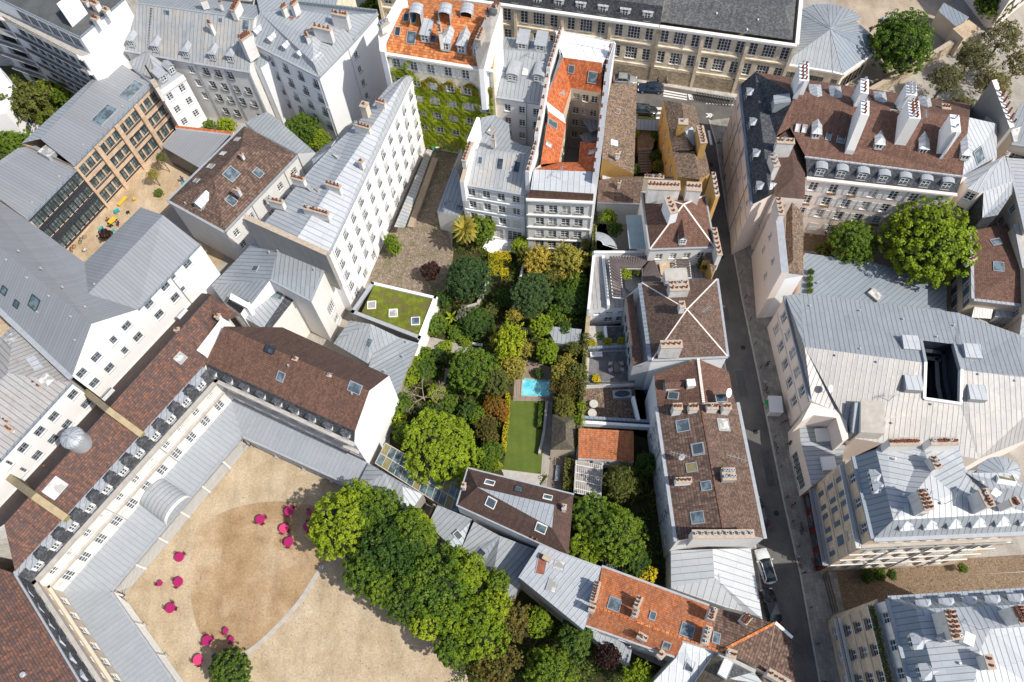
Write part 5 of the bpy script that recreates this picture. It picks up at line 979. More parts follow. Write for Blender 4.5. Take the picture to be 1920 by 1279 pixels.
# glass roof + court corner
b = Bld('glass_roof_passage', 'long passage covered by a dark-framed glass roof beside the round tree', 'glasshouse', 'J', axis=radians(-30)); 
gq = [P('J', *q, 3.6) for q in ((690,5),(980,215),(1085,385),(878,268),(635,110))]
x = MB(); A0, A1, B0, B1 = P('J', 690, 5, 4.0), P('J', 1110, 250, 4.0), P('J', 635, 112, 3.2), P('J', 1070, 392, 3.2)
for i in range(13):
    for j in range(2):
        f0, f1, g0, g1 = i/13, (i+1)/13, j/2, (j+1)/2; pt = lambda f, g: (A0+(A1-A0)*f)*(1-g)+(B0+(B1-B0)*f)*g
        x.face([pt(f0, g0), pt(f1, g0), pt(f1, g1), pt(f0, g1)][::-1], M['glass_green'] if (i*7+j*3) % 5 else M['moss'])
    x.bar((A0+(A1-A0)*f0)+Vector((0, 0, .06)), (B0+(B1-B0)*f0)+Vector((0, 0, .06)), .09, .1, M['concrete'])
for g in (0, .5, 1): x.bar(A0*(1-g)+B0*g+Vector((0, 0, .07)), A1*(1-g)+B1*g+Vector((0, 0, .07)), .12, .12, M['concrete'])
x.build('glass_roof', b.root); b.p.update(a=A0-Vector((0,0,.1)), b=A1-Vector((0,0,.1)), c=B1-Vector((0,0,.1)), d=B0-Vector((0,0,.1))); b.walls('a b c d', 'greywall'); b.done()
b = Bld('court_corner_lodge', 'small hipped zinc lodge at the corner of the sandy court behind the trees', 'lodge', 'J', axis=radians(-30)); b.pts(a=(598,112,4.6), b=(890,278,4.6), c=(800,400,4.2), d=(700,380,4.2), e=(532,245,4.2), r=(690,168,5.6), r2=(780,235,5.6)); b.face('a b r2 r', 'zinc'); b.face('b c r2', 'zinc'); b.face('c d e r r2', 'zinc_light'); b.face('a r e', 'zinc'); b.walls('a b c d e', 'greywall'); b.done()
a = MB(); a.bar(P('J', 888, 272, 3.2), P('J', 1075, 360, 3.2), .35, 3.2, M['copingbrown'], M['moss']); tag(a.build('garden_wall'), 'mossy old stone wall between the glass roof and zinc studios', 'wall')
a = MB(); a.bar(P('J', 950, 330, 3.0), P('J', 905, 430, 3.0), .3, 3.0, M['copingbrown']); tag(a.build('garden_wall'), 'short ochre wall closing the gap beside the folded zinc roof', 'wall')
# bottom centre houses
b = Bld('low_roof_annex', 'narrow zinc annex at the foot of the orange row in shade', 'annex', 'K', axis=radians(-35)); b.pts(a=(440,1002,3.6), b=(560,1020,3.6), c=(697,1100,3.6), d=(680,1188,3.2), e=(600,1140,3.2)); b.face('a b c d e', 'zinc'); b.walls('a b c d e', 'greywall'); b.done()
b = Bld('bottom_zinc_house', 'pale zinc roofed house with slatted vent at the bottom edge of the view', 'house', 'K', axis=radians(40)); b.pts(a=(972,1062,7.8), b=(1165,1118,7.6), c=(1050,1290,6.8), d=(800,1290,6.8), e=(930,1150,7.2)); b.face('a b c d e', 'zinc_white'); b.walls('a b c d e', 'offwhite'); b.sky(1003,1192,.9,1.1,'glass',rot=radians(-25)); b.done()
b = Bld('hipped_loft_house', 'grey slate lofts with light panel at the bottom edge near the street', 'house', 'K', axis=radians(-30)); b.pts(a=(1165,1135,8.4), b=(1345,1225,8.2), c=(1400,1290,7.6), d=(1000,1330,7.6), e=(1120,1150,8.0), r=(1210,1262,9.4)); b.face('a b r', 'slate_grey'); b.face('b c r', 'zinc'); b.face('a r d e', 'tile_moss'); b.face('c d r', 'tile_moss'); b.walls('a b c d e', 'offwhite')
x = MB(); x.bar(P('K', 1165, 1128, 9.0), P('K', 1355, 1222, 8.9), .4, 2, M['white'], M['concrete']); x.build('parapet', b.root); b.sky(1195,1205,1.0,2.4,'white',rot=radians(-38)); b.done()
# small garden roofs
b = Bld('orange_studio', 'small garden studio with weathered orange tiled roof', 'studio', 'K', axis=0); b.pts(a=(410,85,3.6), b=(706,104,3.6)); b.p['c'] = P('G', 932, 1160, 4.6); b.p['d'] = P('G', 640, 1145, 4.6); b.face('a b c d', 'tile_orange_old'); b.walls('a b c d', 'white'); b.win('a b', 3, [1.4], w=1.2, h=1.5, m0=1.4); b.done()
b = Bld('garden_kiosk', 'little grey shingled kiosk with hipped roof at the end of the lawn', 'kiosk', 'G', axis=pi/2); b.pts(a=(500,1072,3.0), b=(630,1085,3.0), c=(622,1262,3.0), d=(490,1260,3.0), r=(572,1205,4.6), r2=(570,1120,4.6)); b.face('a r2 r d', 'tile_moss'); b.face('a b r2', 'tile_moss'); b.face('b c r r2', 'tile_moss'); b.face('c d r', 'tile_moss'); b.walls('a b c d', 'cream'); b.done()
b = thing('slatted_pergola', 'white slatted pergola roof beside the orange studio', 'pergola'); o_ = slats(b, 'K', ((398,98),(540,125),(530,300),(388,265)), 3.0, 13, 0, .34, 'concrete', name='slatted_roof')
for q in ((398,98),(540,125),(530,300),(388,265)):
    x = MB(); p_ = P('K', *q, 0); pt = P('K', *q, 2.9); x.box((pt.x, pt.y, 1.4), .12, .12, 2.9, M['frame']); x.build('post', b)
slats(b, 'K', ((398,98),(540,125),(530,300),(388,265)), 3.12, 4, 1, .08, 'frame', name='crossbars')
# ================================================================ EAST
b = Bld('pink_mansion', 'large pink mansion with chestnut tiled roof, tall white chimney slabs and slate mansard dormers', 'mansion', 'D', axis=radians(-8)); BX['pink'] = b
b.p.update(L0=P('C', 1335, 470, 13.2), L1=P('D', 40, 1160, 13.2), L2=P('H', 30, 490, 13.2)); dl = (b.p['L2']-b.p['L0']); b.p['L1'] = b.p['L0']+dl*.58
b.pts(m0=(0,460,15.0), m1=(70,790,15.0), R0=(212,528,19.0), R1=(1182,655,19.0), F0=(268,872,15.6), F1=(1145,982,15.6), N0=(0,435,14.0), N1=(1190,580,14.5), C0=(278,985,13.4), C1=(1112,1078,13.4), jj=(105,760,15.6), vv=(182,712,16.2))
b.p['m0'] = b.p['L0']+Vector((1.5, -.2, 2.6)); b.p['m1'] = b.p['m0']+dl*.58
b.p['N0'] = b.p['L0']+Vector((0, .2, 0))
b.face('L0 m0 m1 L1', 'slate'); b.face('m0 R0 jj m1', 'slate'); b.face('R0 R1 F1 F0 vv jj', 'tile_chest'); b.face('F0 F1 C1 C0', 'slate'); b.face('R0 R1 N1 m0', 'tile_chest')
b.p['q0'] = b.p['N1']; 
b.pts(X0=(1335,690,17.5), X1=(1180,655,19), Z0=(1335,880,14.5))
b.face('R1 X0 Z0 F1', 'zinc_light')
b.walls('L0 L1 C0 C1 F1 Z0 X0 N1', 'pink')
b.p['S0'] = b.p['L1']; b.pts(s1=(265,1110,13.2), s2=(268,872,13.8), s0=(100,1100,13.2), s3=(75,795,15.2))
b.win('L0 L1', 5, [10.4], w=.75, h=1.2, m0=2.2); b.win('L0 L1', 4, [7.3, 4.2], w=.8, h=1.3, m0=3.4); b.trim('L0 L1', .35, .3, 'zinc_dark'); b.trim('C0 C1', .45, .3, 'pink'); b.band('L0 L1', [9.6, 6.6, 3.6], .05, .07, 'greywall')
b.win('C0 C1', 7, [10.4, 7.4, 4.4, 1.0], w=1.2, h=1.9, m0=1.5, m1=2.2, shut='shutter', rail=0, fb='leaf_mid'); b.trim('F0 F1', .15, .25, 'zinc_white')
b.dorms('C0 C1', 7, .35, 13.5, m0=1.5, m1=1.8, w=1.55, h=1.5, kind='round', rm='zinc_flat', wm='shutter_blue', depth=1.6, roofrise=.35)
b.dorms('L0 L1', 4, .4, 13.4, m0=3, m1=2, w=1.3, h=1.5, kind='hip', rm='zinc_light', wm='slate', depth=1.8)
for q in ((320,770),(670,830),(915,855),(1150,890)): b.dormer(*q, 'C0 C1', 1.25, 1.0, 'hip', depth=3.0, rm='zinc_white', wm='zinc_white', roofrise=.5)
b.dormer(85,590,'L0 L1',1.4,1.2,'shed',depth=2.0,rm='zinc_light')
for q in ((224,714,.5,1.0,'glass_lit'),(262,718,.5,1.0,'glass_lit'),(398,757,.6,1.2,'sky_glass'),(468,772,1.0,1.2,'sky_glass'),(595,765,.7,.9,'glass_lit'),(850,820,.9,1.0,'sky_glass'),(987,818,.7,.9,'sky_glass'),(768,648,1.5,1.5,'glass'),(1235,868,1.6,1.9,'sky_glass')): b.sky(*q)
# chimney slabs running down the slope
def slab(b, top0, top1, zt, foot, zf, w=1.0, pots=4, rows=1, t='D', pk=''):
    A, B, F_ = P(t, *top0, zt), P(t, *top1, zt), P(t, *foot, zf); x = MB(); x.bar(A, B, w, 5.5, M['white']); 
    d = (F_-B); d.z = 0; n = Vector((-d.y, d.x, 0)).normalized()*w/2; z = Vector((0, 0, -3.5))
    x.face([B-n, F_-n, F_+n, B+n], M['offwhite']); x.face([B-n, B-n+z*1.6, F_-n+z, F_-n], M['white']); x.face([B+n, F_+n, F_+n+z, B+n+z*1.6], M['white']); x.face([F_-n, F_-n+z, F_+n+z, F_+n], M['white'])
    o = x.build('chimney', b.root); e = (B-A).normalized(); nn = Vector((-e.y, e.x, 0))
    for r in range(rows):
        for i in range(pots): link('chimney_pot', pot_mesh(pk or ('cowl' if (i*3+r) % 5 == 0 else 'pot')), o, A+(B-A)*((i+.5)/pots)+nn*(r-(rows-1)/2)*.5)
slab(b,(602,560),(600,640),21.6,(520,838),16.6,1.1,4); slab(b,(870,560),(880,660),21.8,(800,800),17.2,1.5,6,2); slab(b,(1100,640),(1110,735),21.2,(1040,860),16.8,1.2,2,1,pk='cowl')
slab(b,(262,350),(262,450),21.6,(205,520),19.0,1.3,5,2); slab(b,(600,440),(598,520),21.4,(555,580),18.8,1.1,4,1); slab(b,(858,468),(862,530),21.6,(790,590),18.8,1.4,4,2,pk='cowl')
b.chim(1030,595,1075,600,17.4,1.6,.9,3,t='D')
for q in ((310,500),(420,508),(668,540),(915,570)): 
    pt, _ = b.hit(*q); b._dorm_at(pt-Vector((0,0,.3)), Vector((.12,.99,0)), w=1.5, h=1.2, kind='hip', depth=2.4, rm='zinc_light', wm='zinc_light')
a = MB(); ta = [P('s', 795,190,20.5), P('s', 1010,760,18.5)]; a.bar(ta[0], ta[1], .7, 7, M['greywall'], M['offwhite']); w_ = a.build('party_wall', b.root)
for i in range(12): link('chimney_pot', pot_mesh('pot'), w_, ta[0]+(ta[1]-ta[0])*(.25+i*.06)+Vector((.4 if i % 2 else 0, 0, .2)))
b.done()
# annex down the street side
b = Bld('narrow_annex', 'narrow street wing of the pink mansion with dark ribbed hip and mossy lower roof', 'annex', 'D', axis=pi/2); BX['nx'] = b
b.p.update(a=BX['pink'].p['L1'].copy(), z=BX['pink'].p['L2'].copy()); b.pts(s3=(72,800,15.0), vv=(182,712,15.6), s2=(268,872,13.8), s1=(265,1112,13.2), s0=(100,1098,13.6), ap=(205,985,14.6), t0=(155,1160,11.8))
b.p.update(u0=P('H', 155, 0, 11.6), u1=P('H', 245, 0, 11.6), u2=P('H', 246, 330, 11.6), u3=P('H', 140, 318, 11.6), rr0=P('H', 185, -60, 12.8), rr1=P('H', 190, 250, 12.8), y=P('H', 240, 330, 11.6))
b.p['z'] = P('H', 30, 490, 13.0); b.p['v1'] = P('H', 235, 348, 11.4)
b.face('s3 vv ap s0', 'tile_dark'); b.face('vv s2 s1 ap', 'tile_dark'); b.face('s0 ap s1', 'tile_dark'); b.face('rr0 rr1 u3 u0', 'tile_old'); b.face('rr0 rr1 u2 u1', 'tile_old'); b.face('rr1 u2 u3', 'tile_old')
b.walls('s3 vv s2 s1 s0', 'pink'); b.walls('u0 u1 u2 u3', 'pink'); b.p['zz'] = P('H', 130, 318, 12.4)
x = MB(); 
b.p.update(L0=BX['pink'].p['L0'], L1=BX['pink'].p['L1'], g0=P('H', 92, -40, 13.2), g1=P('H', 128, 316, 13.2)); b.p['g2'] = b.p['g1']+Vector((1.0, 0, 0)); b.p['g3'] = b.p['g0']+Vector((1.0, 0, 0)); b.p['u4'] = P('H', 245, 342, 11.4); b.p['L1a'] = BX['pink'].p['L1']+(b.p['g0']-BX['pink'].p['L1'])*.02
b.face('g0 g1 g2 g3', 'zinc_flat'); b.walls('g0 g1 g2 g3', 'pink'); b.wpx('g0 g1', ((70,120),(85,250),(20,60),(35,190),(45,330)), .8, 1.3, t='H'); b.p['w0'] = Vector((b.p['g2'].x, b.p['g1'].y, 11.5)); b.p['w1'] = Vector((P('H', 245, 345, 11.5).x, b.p['g1'].y+.3, 11.5)); b.p['w2'] = b.p['w1']+Vector((0, 3, 0)); b.p['w3'] = b.p['w0']+Vector((0, 3, 0)); b.walls('w0 w1 w2 w3', 'white'); b.face('w0 w1 w2 w3', 'zinc_flat')
b.chim(110,785,205,790,17.6,3.0,.9,4,t='D'); b.chim(85,860,110,930,17.4,3,.8,3,t='D',pk='cowl'); b.chim(118,1105,135,1200,14.8,2.4,.7,4,t='D')
b.p['k1'] = P('H', 100, 345, 11); b.done()

# big zinc hall
b = Bld('wide_zinc_hall', 'broad low building with pale standing seam zinc roof pierced by a deep rectangular light well', 'hall', 'H', axis=radians(-8)); BX['hall'] = b
b.pts(a=(150,440,9.6), b=(290,1000,9.6), n0=(228,424,9.6), r0=(252,712,12.2), r1=(892,796,12.6), r2=(1092,832,12.6), r3=(1430,870,12.6), n1=(1070,530,9.8), n2=(1380,640,9.8), s0=(475,1080,8.6), s1=(520,1200,8.2), s2=(700,1230,8.0), s3=(1180,1310,7.8), s4=(1500,1180,7.8), n3=(1600,760,9.8), r4=(1620,900,12.6),
      h0=(868,676,11.2), h1=(1046,697,11.2), h2=(1085,835,12.6), h3=(1080,1018,10.6), h4=(886,990,10.6), h5=(893,797,12.6))
b.face('a n0 r0', 'zinc'); b.face('a r0 b', 'zinc_pale'); b.face('n0 n1 h1 h0 h5 r0', 'zinc'); b.face('n1 n2 r3 h2 h1', 'zinc'); b.face('n2 n3 r4 r3', 'zinc')
b.face('r0 h5 h4 s1', 'zinc_pale'); b.face('r0 s1 s0 b', 'zinc_pale'); b.face('h4 h3 s3 s2 s1', 'zinc_pale'); b.face('h2 r3 r4 s4 s3 h3', 'zinc_pale')
b.walls('a b s0 s1 s2 s3 s4 r4 n3 n2 n1 n0', 'pink', skip=()); b.loops.append((['h0','h1','h2','h3','h4','h5'], 'anthracite', -.5, []))
b.p['b0'] = b.p['b']
b.win('a b', 5, [6.3, 2.6], w=1.3, h=2.3, m0=2.0, m1=2.4); b.band('a b', [8.8, 5.4], .15, .2, 'pink'); b.trim('a b', .3, .3, 'zinc_dark')
for A, B in (('h5','h4'),('h2','h3'),('h4','h3'),('h0','h5'),('h1','h2')):
    x = MB(); x.bar(b.p[A]+Vector((0, 0, .3)), b.p[B]+Vector((0, 0, .3)), .35, .7, M['frame'] if A in ('h5','h2','h4') else M['zinc_flat']); x.build('curb', b.root)
for q in ((808,700),(1135,745),(822,915),(1160,965)):
    pt, n_ = b.hit(*q); x = MB(); x.box(pt+Vector((0, 0, .3)), 2.1, 2.0, .9, M['zinc_flat'], radians(-8), M['zinc_white']); x.build('roof_hatch', b.root)
x = MB(); A, B = P('H', 615, 1000, 11.6), P('H', 615, 1170, 10.4); x.bar(A, B, 2.9, 4, M['offwhite'], M['concrete']); x.build('roof_box', b.root); x = MB(); x.bar(P('H', 545, 1010, 11.2), P('H', 530, 1170, 9.6), 1.2, 3, M['zinc_dark']); x.build('roof_box', b.root)
for q in ((278,495),(545,520),(775,565),(955,660),(1045,600),(415,760),(635,795),(1175,860),(1370,895),(515,1160),(715,1120),(925,1020),(545,725)): b.vent(*q, h=.3)
q, _ = b.hit(370, 955); dish(b.root, q+Vector((0, 0, 1.3)), .5, -.6)
# louvres inside the light well
for k, z in enumerate((9.5, 7.5, 5.5, 3.5, 1.5)):
    for A, B in (('h1','h2'),('h2','h3'),('h0','h1')):
        x = MB(); P0_, P1_ = b.p[A].copy(), b.p[B].copy(); P0_.z = P1_.z = z; o = Vector((-.5, 0, 0)) if A != 'h0' else Vector((0, -.5, 0)); x.bar(P0_+o, P1_+o, .5, .15, M['framegrey'] if k % 2 else M['anthracite']); x.build('walkway', b.root)
x = MB(); fl = [b.p[k].copy() for k in ('h0','h1','h2','h3','h4','h5')]
for v in fl: v.z = 0.6
x.face(fl[::-1], M['bitumen']); x.build('well_floor', b.root); b.done()
b = Bld('flat_court_roof', 'low flat zinc roof in the shade of the big courtyard tree', 'outbuilding', 'H', axis=radians(-55)); b.pts(a=(255,212,4.0), b=(620,262,4.0), c=(1010,370,4.0), d=(1010,520,4.0), e=(225,425,4.0)); b.face('a b c d e', 'zinc_dark'); b.walls('a b c d e', 'pink'); b.sky(625,440,1.7,1.2,'glass_lit',up=.5); b.vent(320,375); b.done()
b = Bld('small_brown_house', 'small cream house with dark tiled roof, striped awning and dark shutters by the big tree', 'house', 'H', axis=radians(-10)); BX['sb'] = b
b.pts(a=(1135,95,8.8), b=(1330,55,8.8), c=(1420,280,8.8), d=(1415,485,8.8), e=(1155,455,8.8), k=(1150,230,8.8), r=(1270,70,9.8)); b.p['x'] = P('H', 1421, 290, 9.6); b.face('a b c x', 'tile_chest'); b.face('a x e k', 'tile_chest'); b.face('e x d', 'tile_chest'); b.walls('a b c d e k', 'cream'); b.win('k e', 3, [5.8, 2.4], w=1.1, h=1.7, m0=1.3, shut='shutter_blue'); b.win('a k', 1, [5.8, 2.4], w=1.1, h=1.7, shut='shutter_blue'); b.trim('e k,d e,a k', .35, .2, 'zinc_light'); b.sky(1272,153,1.3,.9); b.sky(1285,285,1.4,1.2); b.chim(1130,250,1160,238,10.0,1.5,.5,2)
x = MB(); x.bar(b.p['k']+Vector((0,0,.1)), b.p['k']+Vector((0,0,.1)), .1, .1, M['pink']); 
aw = [P('H', *q, z) for q, z in (((1165,465),7.0),((1265,475),7.0),((1245,562),6.2),((1142,555),6.2))]; x = MB(); x.face(aw[::-1], m_zinc('striped_canvas', (0.62, 0.60, 0.56), seam=.35, cross=9, dark=.45, var=0, patina=.05, metal=0)); x.build('awning', b.root)
x = MB(); x.prism([P('H', *q, 5.0) for q in ((1250,480),(1360,490),(1340,590),(1235,580))], 4.9, 6.6, M['zinc_white']); x.build('bay_roof', b.root)
x = MB(); x.prism([P('H', *q, 5.0) for q in ((1110,490),(1250,480),(1235,590),(1105,575))], 4.6, 4.9, M['concrete'], bottom=True); x.build('balcony', b.root); b.done()
# round corner tower + far right houses
b = Bld('round_tower_house', 'zinc roofed round corner tower with dark dormer joining the mansion courtyard', 'house', 'D', axis=.5); BX['tw'] = b
c_ = P('D', 1235, 1085, 11.5); ctr = P('D', 1300, 960, 13.4); rr = (P('D', 1150, 1010, 13.4)-ctr).length
b.pts(a=(1148,1005,13.4), b=(1175,1052,13.4), c=(1240,1078,13.4), r=(1378,868,16.0), d=(1425,1010,13.4), e=(1262,1060,13.4), f=(1255,1215,11.2), g=(1340,1200,11.6), h=(1420,1080,12.0), F1=(1145,982,15.6))
b.face('a b r', 'zinc_light'); b.face('b c r', 'zinc_light'); b.face('c d r', 'zinc'); b.face('a r F1', 'zinc_light'); b.face('e f g h d', 'zinc'); b.walls('a b c d r', 'shutter_blue', z0=11); b.walls('a b c d r', 'pink', z0=-.5); b.loops.pop(); b.loops[-1] = (b.loops[-1][0], 'pink', -.5, []); b.walls('e f g h d', 'slate'); b.win('b c', 1, [11.3, 8.0, 4.6], w=1.2, h=1.6, style='n'); b.done()
def simple(name, label, cat, t, pts, roof, wall, h=None, axis=0, extra=None, **kw):
    b = Bld(name, label, cat, t, axis=axis); ks = []
    for i, q in enumerate(pts): b.p[f'p{i}'] = P(t, *q); ks.append(f'p{i}')
    b.face(' '.join(ks), roof); b.walls(' '.join(ks), wall)
    if extra: extra(b)
    return b.done()
simple('zinc_attic_house', 'tall house at the right edge with blue-grey zinc attic and glazed dormer', 'house', 'D', ((1430,640,15.5),(1487,560,16.5),(1640,560,16),(1640,830,15),(1420,800,14.0)), 'zinc', 'cream', axis=.5, extra=lambda b: (b.sky(1455,748,2.2,1.6,'glass_lit',up=.3), b.trim('p4 p3', .3, .3, 'zinc_flat'), b.win('p4 p3', 3, [10.5, 7.3, 4.0], w=1.2, h=1.8, m0=1.5)))
simple('cream_side_house', 'cream house at the right edge with terracotta chimney and zinc edged roof', 'house', 'D', ((1400,880,12.5),(1640,900,12.5),(1640,1290,12.0),(1500,1290,12.0),(1470,1160,12.0)), 'zinc_light', 'cream', axis=1.4, extra=lambda b: (b.win('p4 p0', 4, [9.3, 6.3, 3.3], w=1.0, h=1.6, m0=1.2), b.trim('p4 p0,p3 p4', .3, .25, 'zinc_flat'), b.chim(1385,870,1400,852,13.8,1.6,.5,2)))
simple('right_edge_house', 'pale house at the right edge below the zinc attic house', 'house', 'H', ((1375,60,11.0),(1460,40,11.0),(1600,500,10.0),(1440,520,10.0),(1420,290,10.4)), 'concrete', 'cream', extra=lambda b: (b.win('p3 p4', 2, [6.5, 3.4], w=1.0, h=1.6, m0=1.2), b.trim('p4 p0', .2, .3, 'zinc_flat')))
simple('white_lean_block', 'white walled block between the small brown house and the zinc hall', 'house', 'H', ((1420,490,8.6),(1600,480,8.6),(1600,640,8.6),(1390,700,8.0)), 'zinc', 'cream')
# street-side low zinc roof left of the hall
b = Bld('corner_shop_roof', 'low zinc shop roof with two white roof domes and a red sign above the pavement', 'shop', 'H', axis=pi/2); b.pts(a=(222,1098,5.2), b=(420,1075,5.2), c=(480,1190,5.2), d=(455,1290,5.2)); b.p['e'] = P('L', 455, 105, 5.2); b.p['f'] = P('L', 290, 235, 5.2); b.p['m'] = P('L', 230, -10, 5.2)
b.face('a b c d e f m', 'zinc'); b.walls('a b c d e f m', 'pink')
for q, t in (((345,1185), 'H'), ((375,118), 'L')):
    pt, _ = b.hit(*q, t); x = MB(); x.box(pt+Vector((0, 0, .25)), 1.75, 1.75, .5, M['frame'], 0); x.build('roof_dome', b.root)
x = MB(); pA = P('L', 245, 45, 3.8); x.box(pA+Vector((-.2, 0, 0)), .15, 2.2, .8, M['flower']); x.build('shop_sign', b.root); b.win('f m', 3, [.6], w=1.8, h=2.4, m0=1.6, style='grey'); 
b.done()
a = MB(); ar = []; 
cA = [P('H', *q, 9.0) for q in ((290,1005),(395,1000),(470,1045),(485,1200),(455,1215),(420,1090),(300,1075),(235,1110))]; a.prism(cA, 5.0, 9.0, M['pink']); tag(a.build('curved_bay'), 'curved pink wall wrapping the low shop roof at the hall corner', 'wall')
# Bottom right blocks
def para(name, label, t, le, fr, z, side):
    pass
b = Bld('haussmann_block', 'tan stone corner block with blue-grey zinc mansard, slate-blue shutters and railed balconies', 'apartment building', 'r', axis=0); BX['h1'] = b
z = 18.0
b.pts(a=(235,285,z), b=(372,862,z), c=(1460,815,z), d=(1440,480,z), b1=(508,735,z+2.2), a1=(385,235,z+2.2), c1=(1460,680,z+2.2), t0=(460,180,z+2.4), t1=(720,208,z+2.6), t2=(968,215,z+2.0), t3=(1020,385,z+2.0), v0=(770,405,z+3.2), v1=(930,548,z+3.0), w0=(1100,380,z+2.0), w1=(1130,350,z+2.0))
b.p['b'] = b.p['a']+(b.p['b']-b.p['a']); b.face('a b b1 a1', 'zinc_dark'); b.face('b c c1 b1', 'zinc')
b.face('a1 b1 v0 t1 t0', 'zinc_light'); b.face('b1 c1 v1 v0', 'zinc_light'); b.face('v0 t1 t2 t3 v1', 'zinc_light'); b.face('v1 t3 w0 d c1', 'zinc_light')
ap = P('r', 1285, 400, z+2.8); arc = [P('r', 1250+155*cos(t), 400-115*sin(t), z+2.0) for t in [pi*1.0-(pi*1.15)*i/10 for i in range(11)]]
for i in range(10): b.face([ap, arc[i], arc[i+1]], 'zinc_light')
b.face([ap, arc[10], P('r', 1420, 500, z+2.6), P('r', 1200, 520, z+2.8), P('r', 1020, 400, z+2.2), arc[0]], 'zinc_light')
b.walls('a b c d w0 t3 t2 t1 t0', 'botstone')
b.loops.append(([], 'x', 0, []))if False else None
for i in range(10):
    A, B = arc[i], arc[i+1]; b.w.face([(A.x, A.y, 3), (B.x, B.y, 3), (B.x, B.y, B.z), (A.x, A.y, A.z)], M['offwhite'])
b.win('a b', 3, [z-2.9], w=1.1, h=2.0, m0=1.9, m1=1.6, style='n')
A, B = b.edge('a b'); dv = (B-A).normalized(); 
# lower body stands forward of the set-back top floor
A0_, B0_ = P('r', 160, 340, z-3.4), P('r', 275, 905, z-3.4); b.p.update(A0=A0_, B0=Vector((B0_.x, B.y-.35, z-3.4)), C0=b.p['c']+Vector((0, -.3, -3.4)), A9=A+Vector((.2, .6, -3.4)), C9=b.p['c']+Vector((0, .3, -3.4)), B9=B+Vector((.2, .3, -3.4)))
b.face('A0 B0 C0 C9 B9 A9', 'concrete'); b.walls('A0 B0 C0 C9 B9 A9', 'botstone')
b.win('A0 B0', 3, [11.4, 8.2], w=1.1, h=1.9, m0=2.0, shut='shutter_blue'); b.win('A0 B0', 3, [4.9], w=1.1, h=1.8, m0=2.0, shut='shutter_blue'); b.win('B0 C0', 8, [11.4, 8.2, 4.9, 1.5], w=1.1, h=1.9, m0=2.2, shut='shutter'); b.win('b c', 8, [z-2.9], w=1.1, h=1.9, m0=2.2)
b.rail('A0 B0', z-3.4, .5, 1.0, 'shutter_blue', slab='offwhite'); b.rail('A0 B0', 4.2, .8, .9, 'shutter_blue', slab='zinc_flat'); b.band('B0 C0', [14.3, 10.9, 7.7, 4.4], .1, .2, 'offwhite'); b.trim('a b', .35, .3, 'zinc_dark'); b.trim('b c', .4, .3, 'zinc_flat'); b.band('A0 B0', [10.9, 7.7], .12, .2, 'botstone')
b.rail('B0 C0', z-3.4, .3, .5, 'framegrey')
b.dorms('a b', 2, .6, z+.15, m0=2.8, m1=5.2, w=1.35, h=1.5, kind='hip', depth=1.8, rm='zinc_white', wm='frame', roofrise=.5)
b.dorms('b c', 6, .5, z+.1, m0=3.0, m1=.8, w=1.35, h=1.4, kind='hip', depth=2.2, rm='zinc_white', wm='zinc_dark', roofrise=.5)
b.chim(705,520,760,660,z+5.0,2.6,.9,5,rows=2); b.chim(1135,520,1195,640,z+5.2,2.8,.9,6,rows=1); b.chim(1350,580,1375,630,z+5.0,2.4,.9,4,rows=1); b.chim(785,285,825,370,z+4.2,1.8,.7,3); b.chim(480,185,685,182,z+4.6,5.5,.8,11,pk='pot',m='offwhite'); b.chim(770,180,955,178,z+4.6,5.5,.8,11,m='offwhite')
b.chim(1210,530,1250,560,z+4.0,1.4,.7,0,cap='white'); b.sky(1285,447,1.7,1.4,'moss',up=.5,fr='white')
for q in ((515,305),(575,555),(840,620),(1130,470)): b.vent(*q, h=.35, m='offwhite')
b.chim(690,655,745,655,z+3.6,1.8,.9,0,cap='concrete',m='concrete')
x = MB(); A, B = b.p['A0'], b.p['B0']; x.bar(Vector((A.x-.15, A.y, 3.3)), Vector((B.x-.15, B.y, 3.3)), .4, 3.3, M['shopred']); fr_ = x.build('shopfront', b.root)
gx = MB()
for i in range(4):
    q = A+(B-A)*((i+.5)/4); gx.box((q.x-.42, q.y, 1.5), .06, 1.7, 1.9, M['glass'])
gx.build('shop_window', b.root); b.done()
b = Bld('balcony_block', 'pale stone block with zinc roof and a long planted balcony in the lower right corner', 'apartment building', 'L', axis=0); BX['h2'] = b
b.pts(a=(702,838,z), b=(900,1460,z), c=(1500,1460,z), d=(1500,790,z), a1=(845,890,z+2.0), b1=(960,1420,z+2.0), d1=(1500,862,z+2.0), r=(1185,1115,z+3.0), r2=(1240,995,z+2.8), r3=(1500,980,z+2.8))
b.p['b'] = b.p['a']+Vector((.3, -14, 0)); b.p['b1'] = b.p['a1']+Vector((.3, -14, 0)); b.p['c'] = b.p['b']+Vector((16, 0, 0)); b.p['bb'] = b.p['b1']+Vector((9, 0, 1)); b.p['c1'] = b.p['c']+Vector((0, 0, 2.5))
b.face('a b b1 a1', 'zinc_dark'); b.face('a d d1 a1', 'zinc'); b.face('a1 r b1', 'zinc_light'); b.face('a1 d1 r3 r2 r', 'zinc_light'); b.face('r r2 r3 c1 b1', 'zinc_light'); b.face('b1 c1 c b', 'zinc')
b.walls('a b c d', 'whitestone'); A, B = b.edge('a b'); b.win('a b', 5, [z-2.9], w=1.1, h=2.0, m0=1.6, style='n')
A0_ = P('L', 615, 872, z-3.3); b.p.update(A0=A0_, B0=Vector((A0_.x+.1, B.y, z-3.3)), B9=B+Vector((.2, 0, -3.3)), A9=A+Vector((.2, .5, -3.3))); b.face('A0 B0 B9 A9', 'concrete'); b.walls('A0 B0 B9 A9', 'botstone')
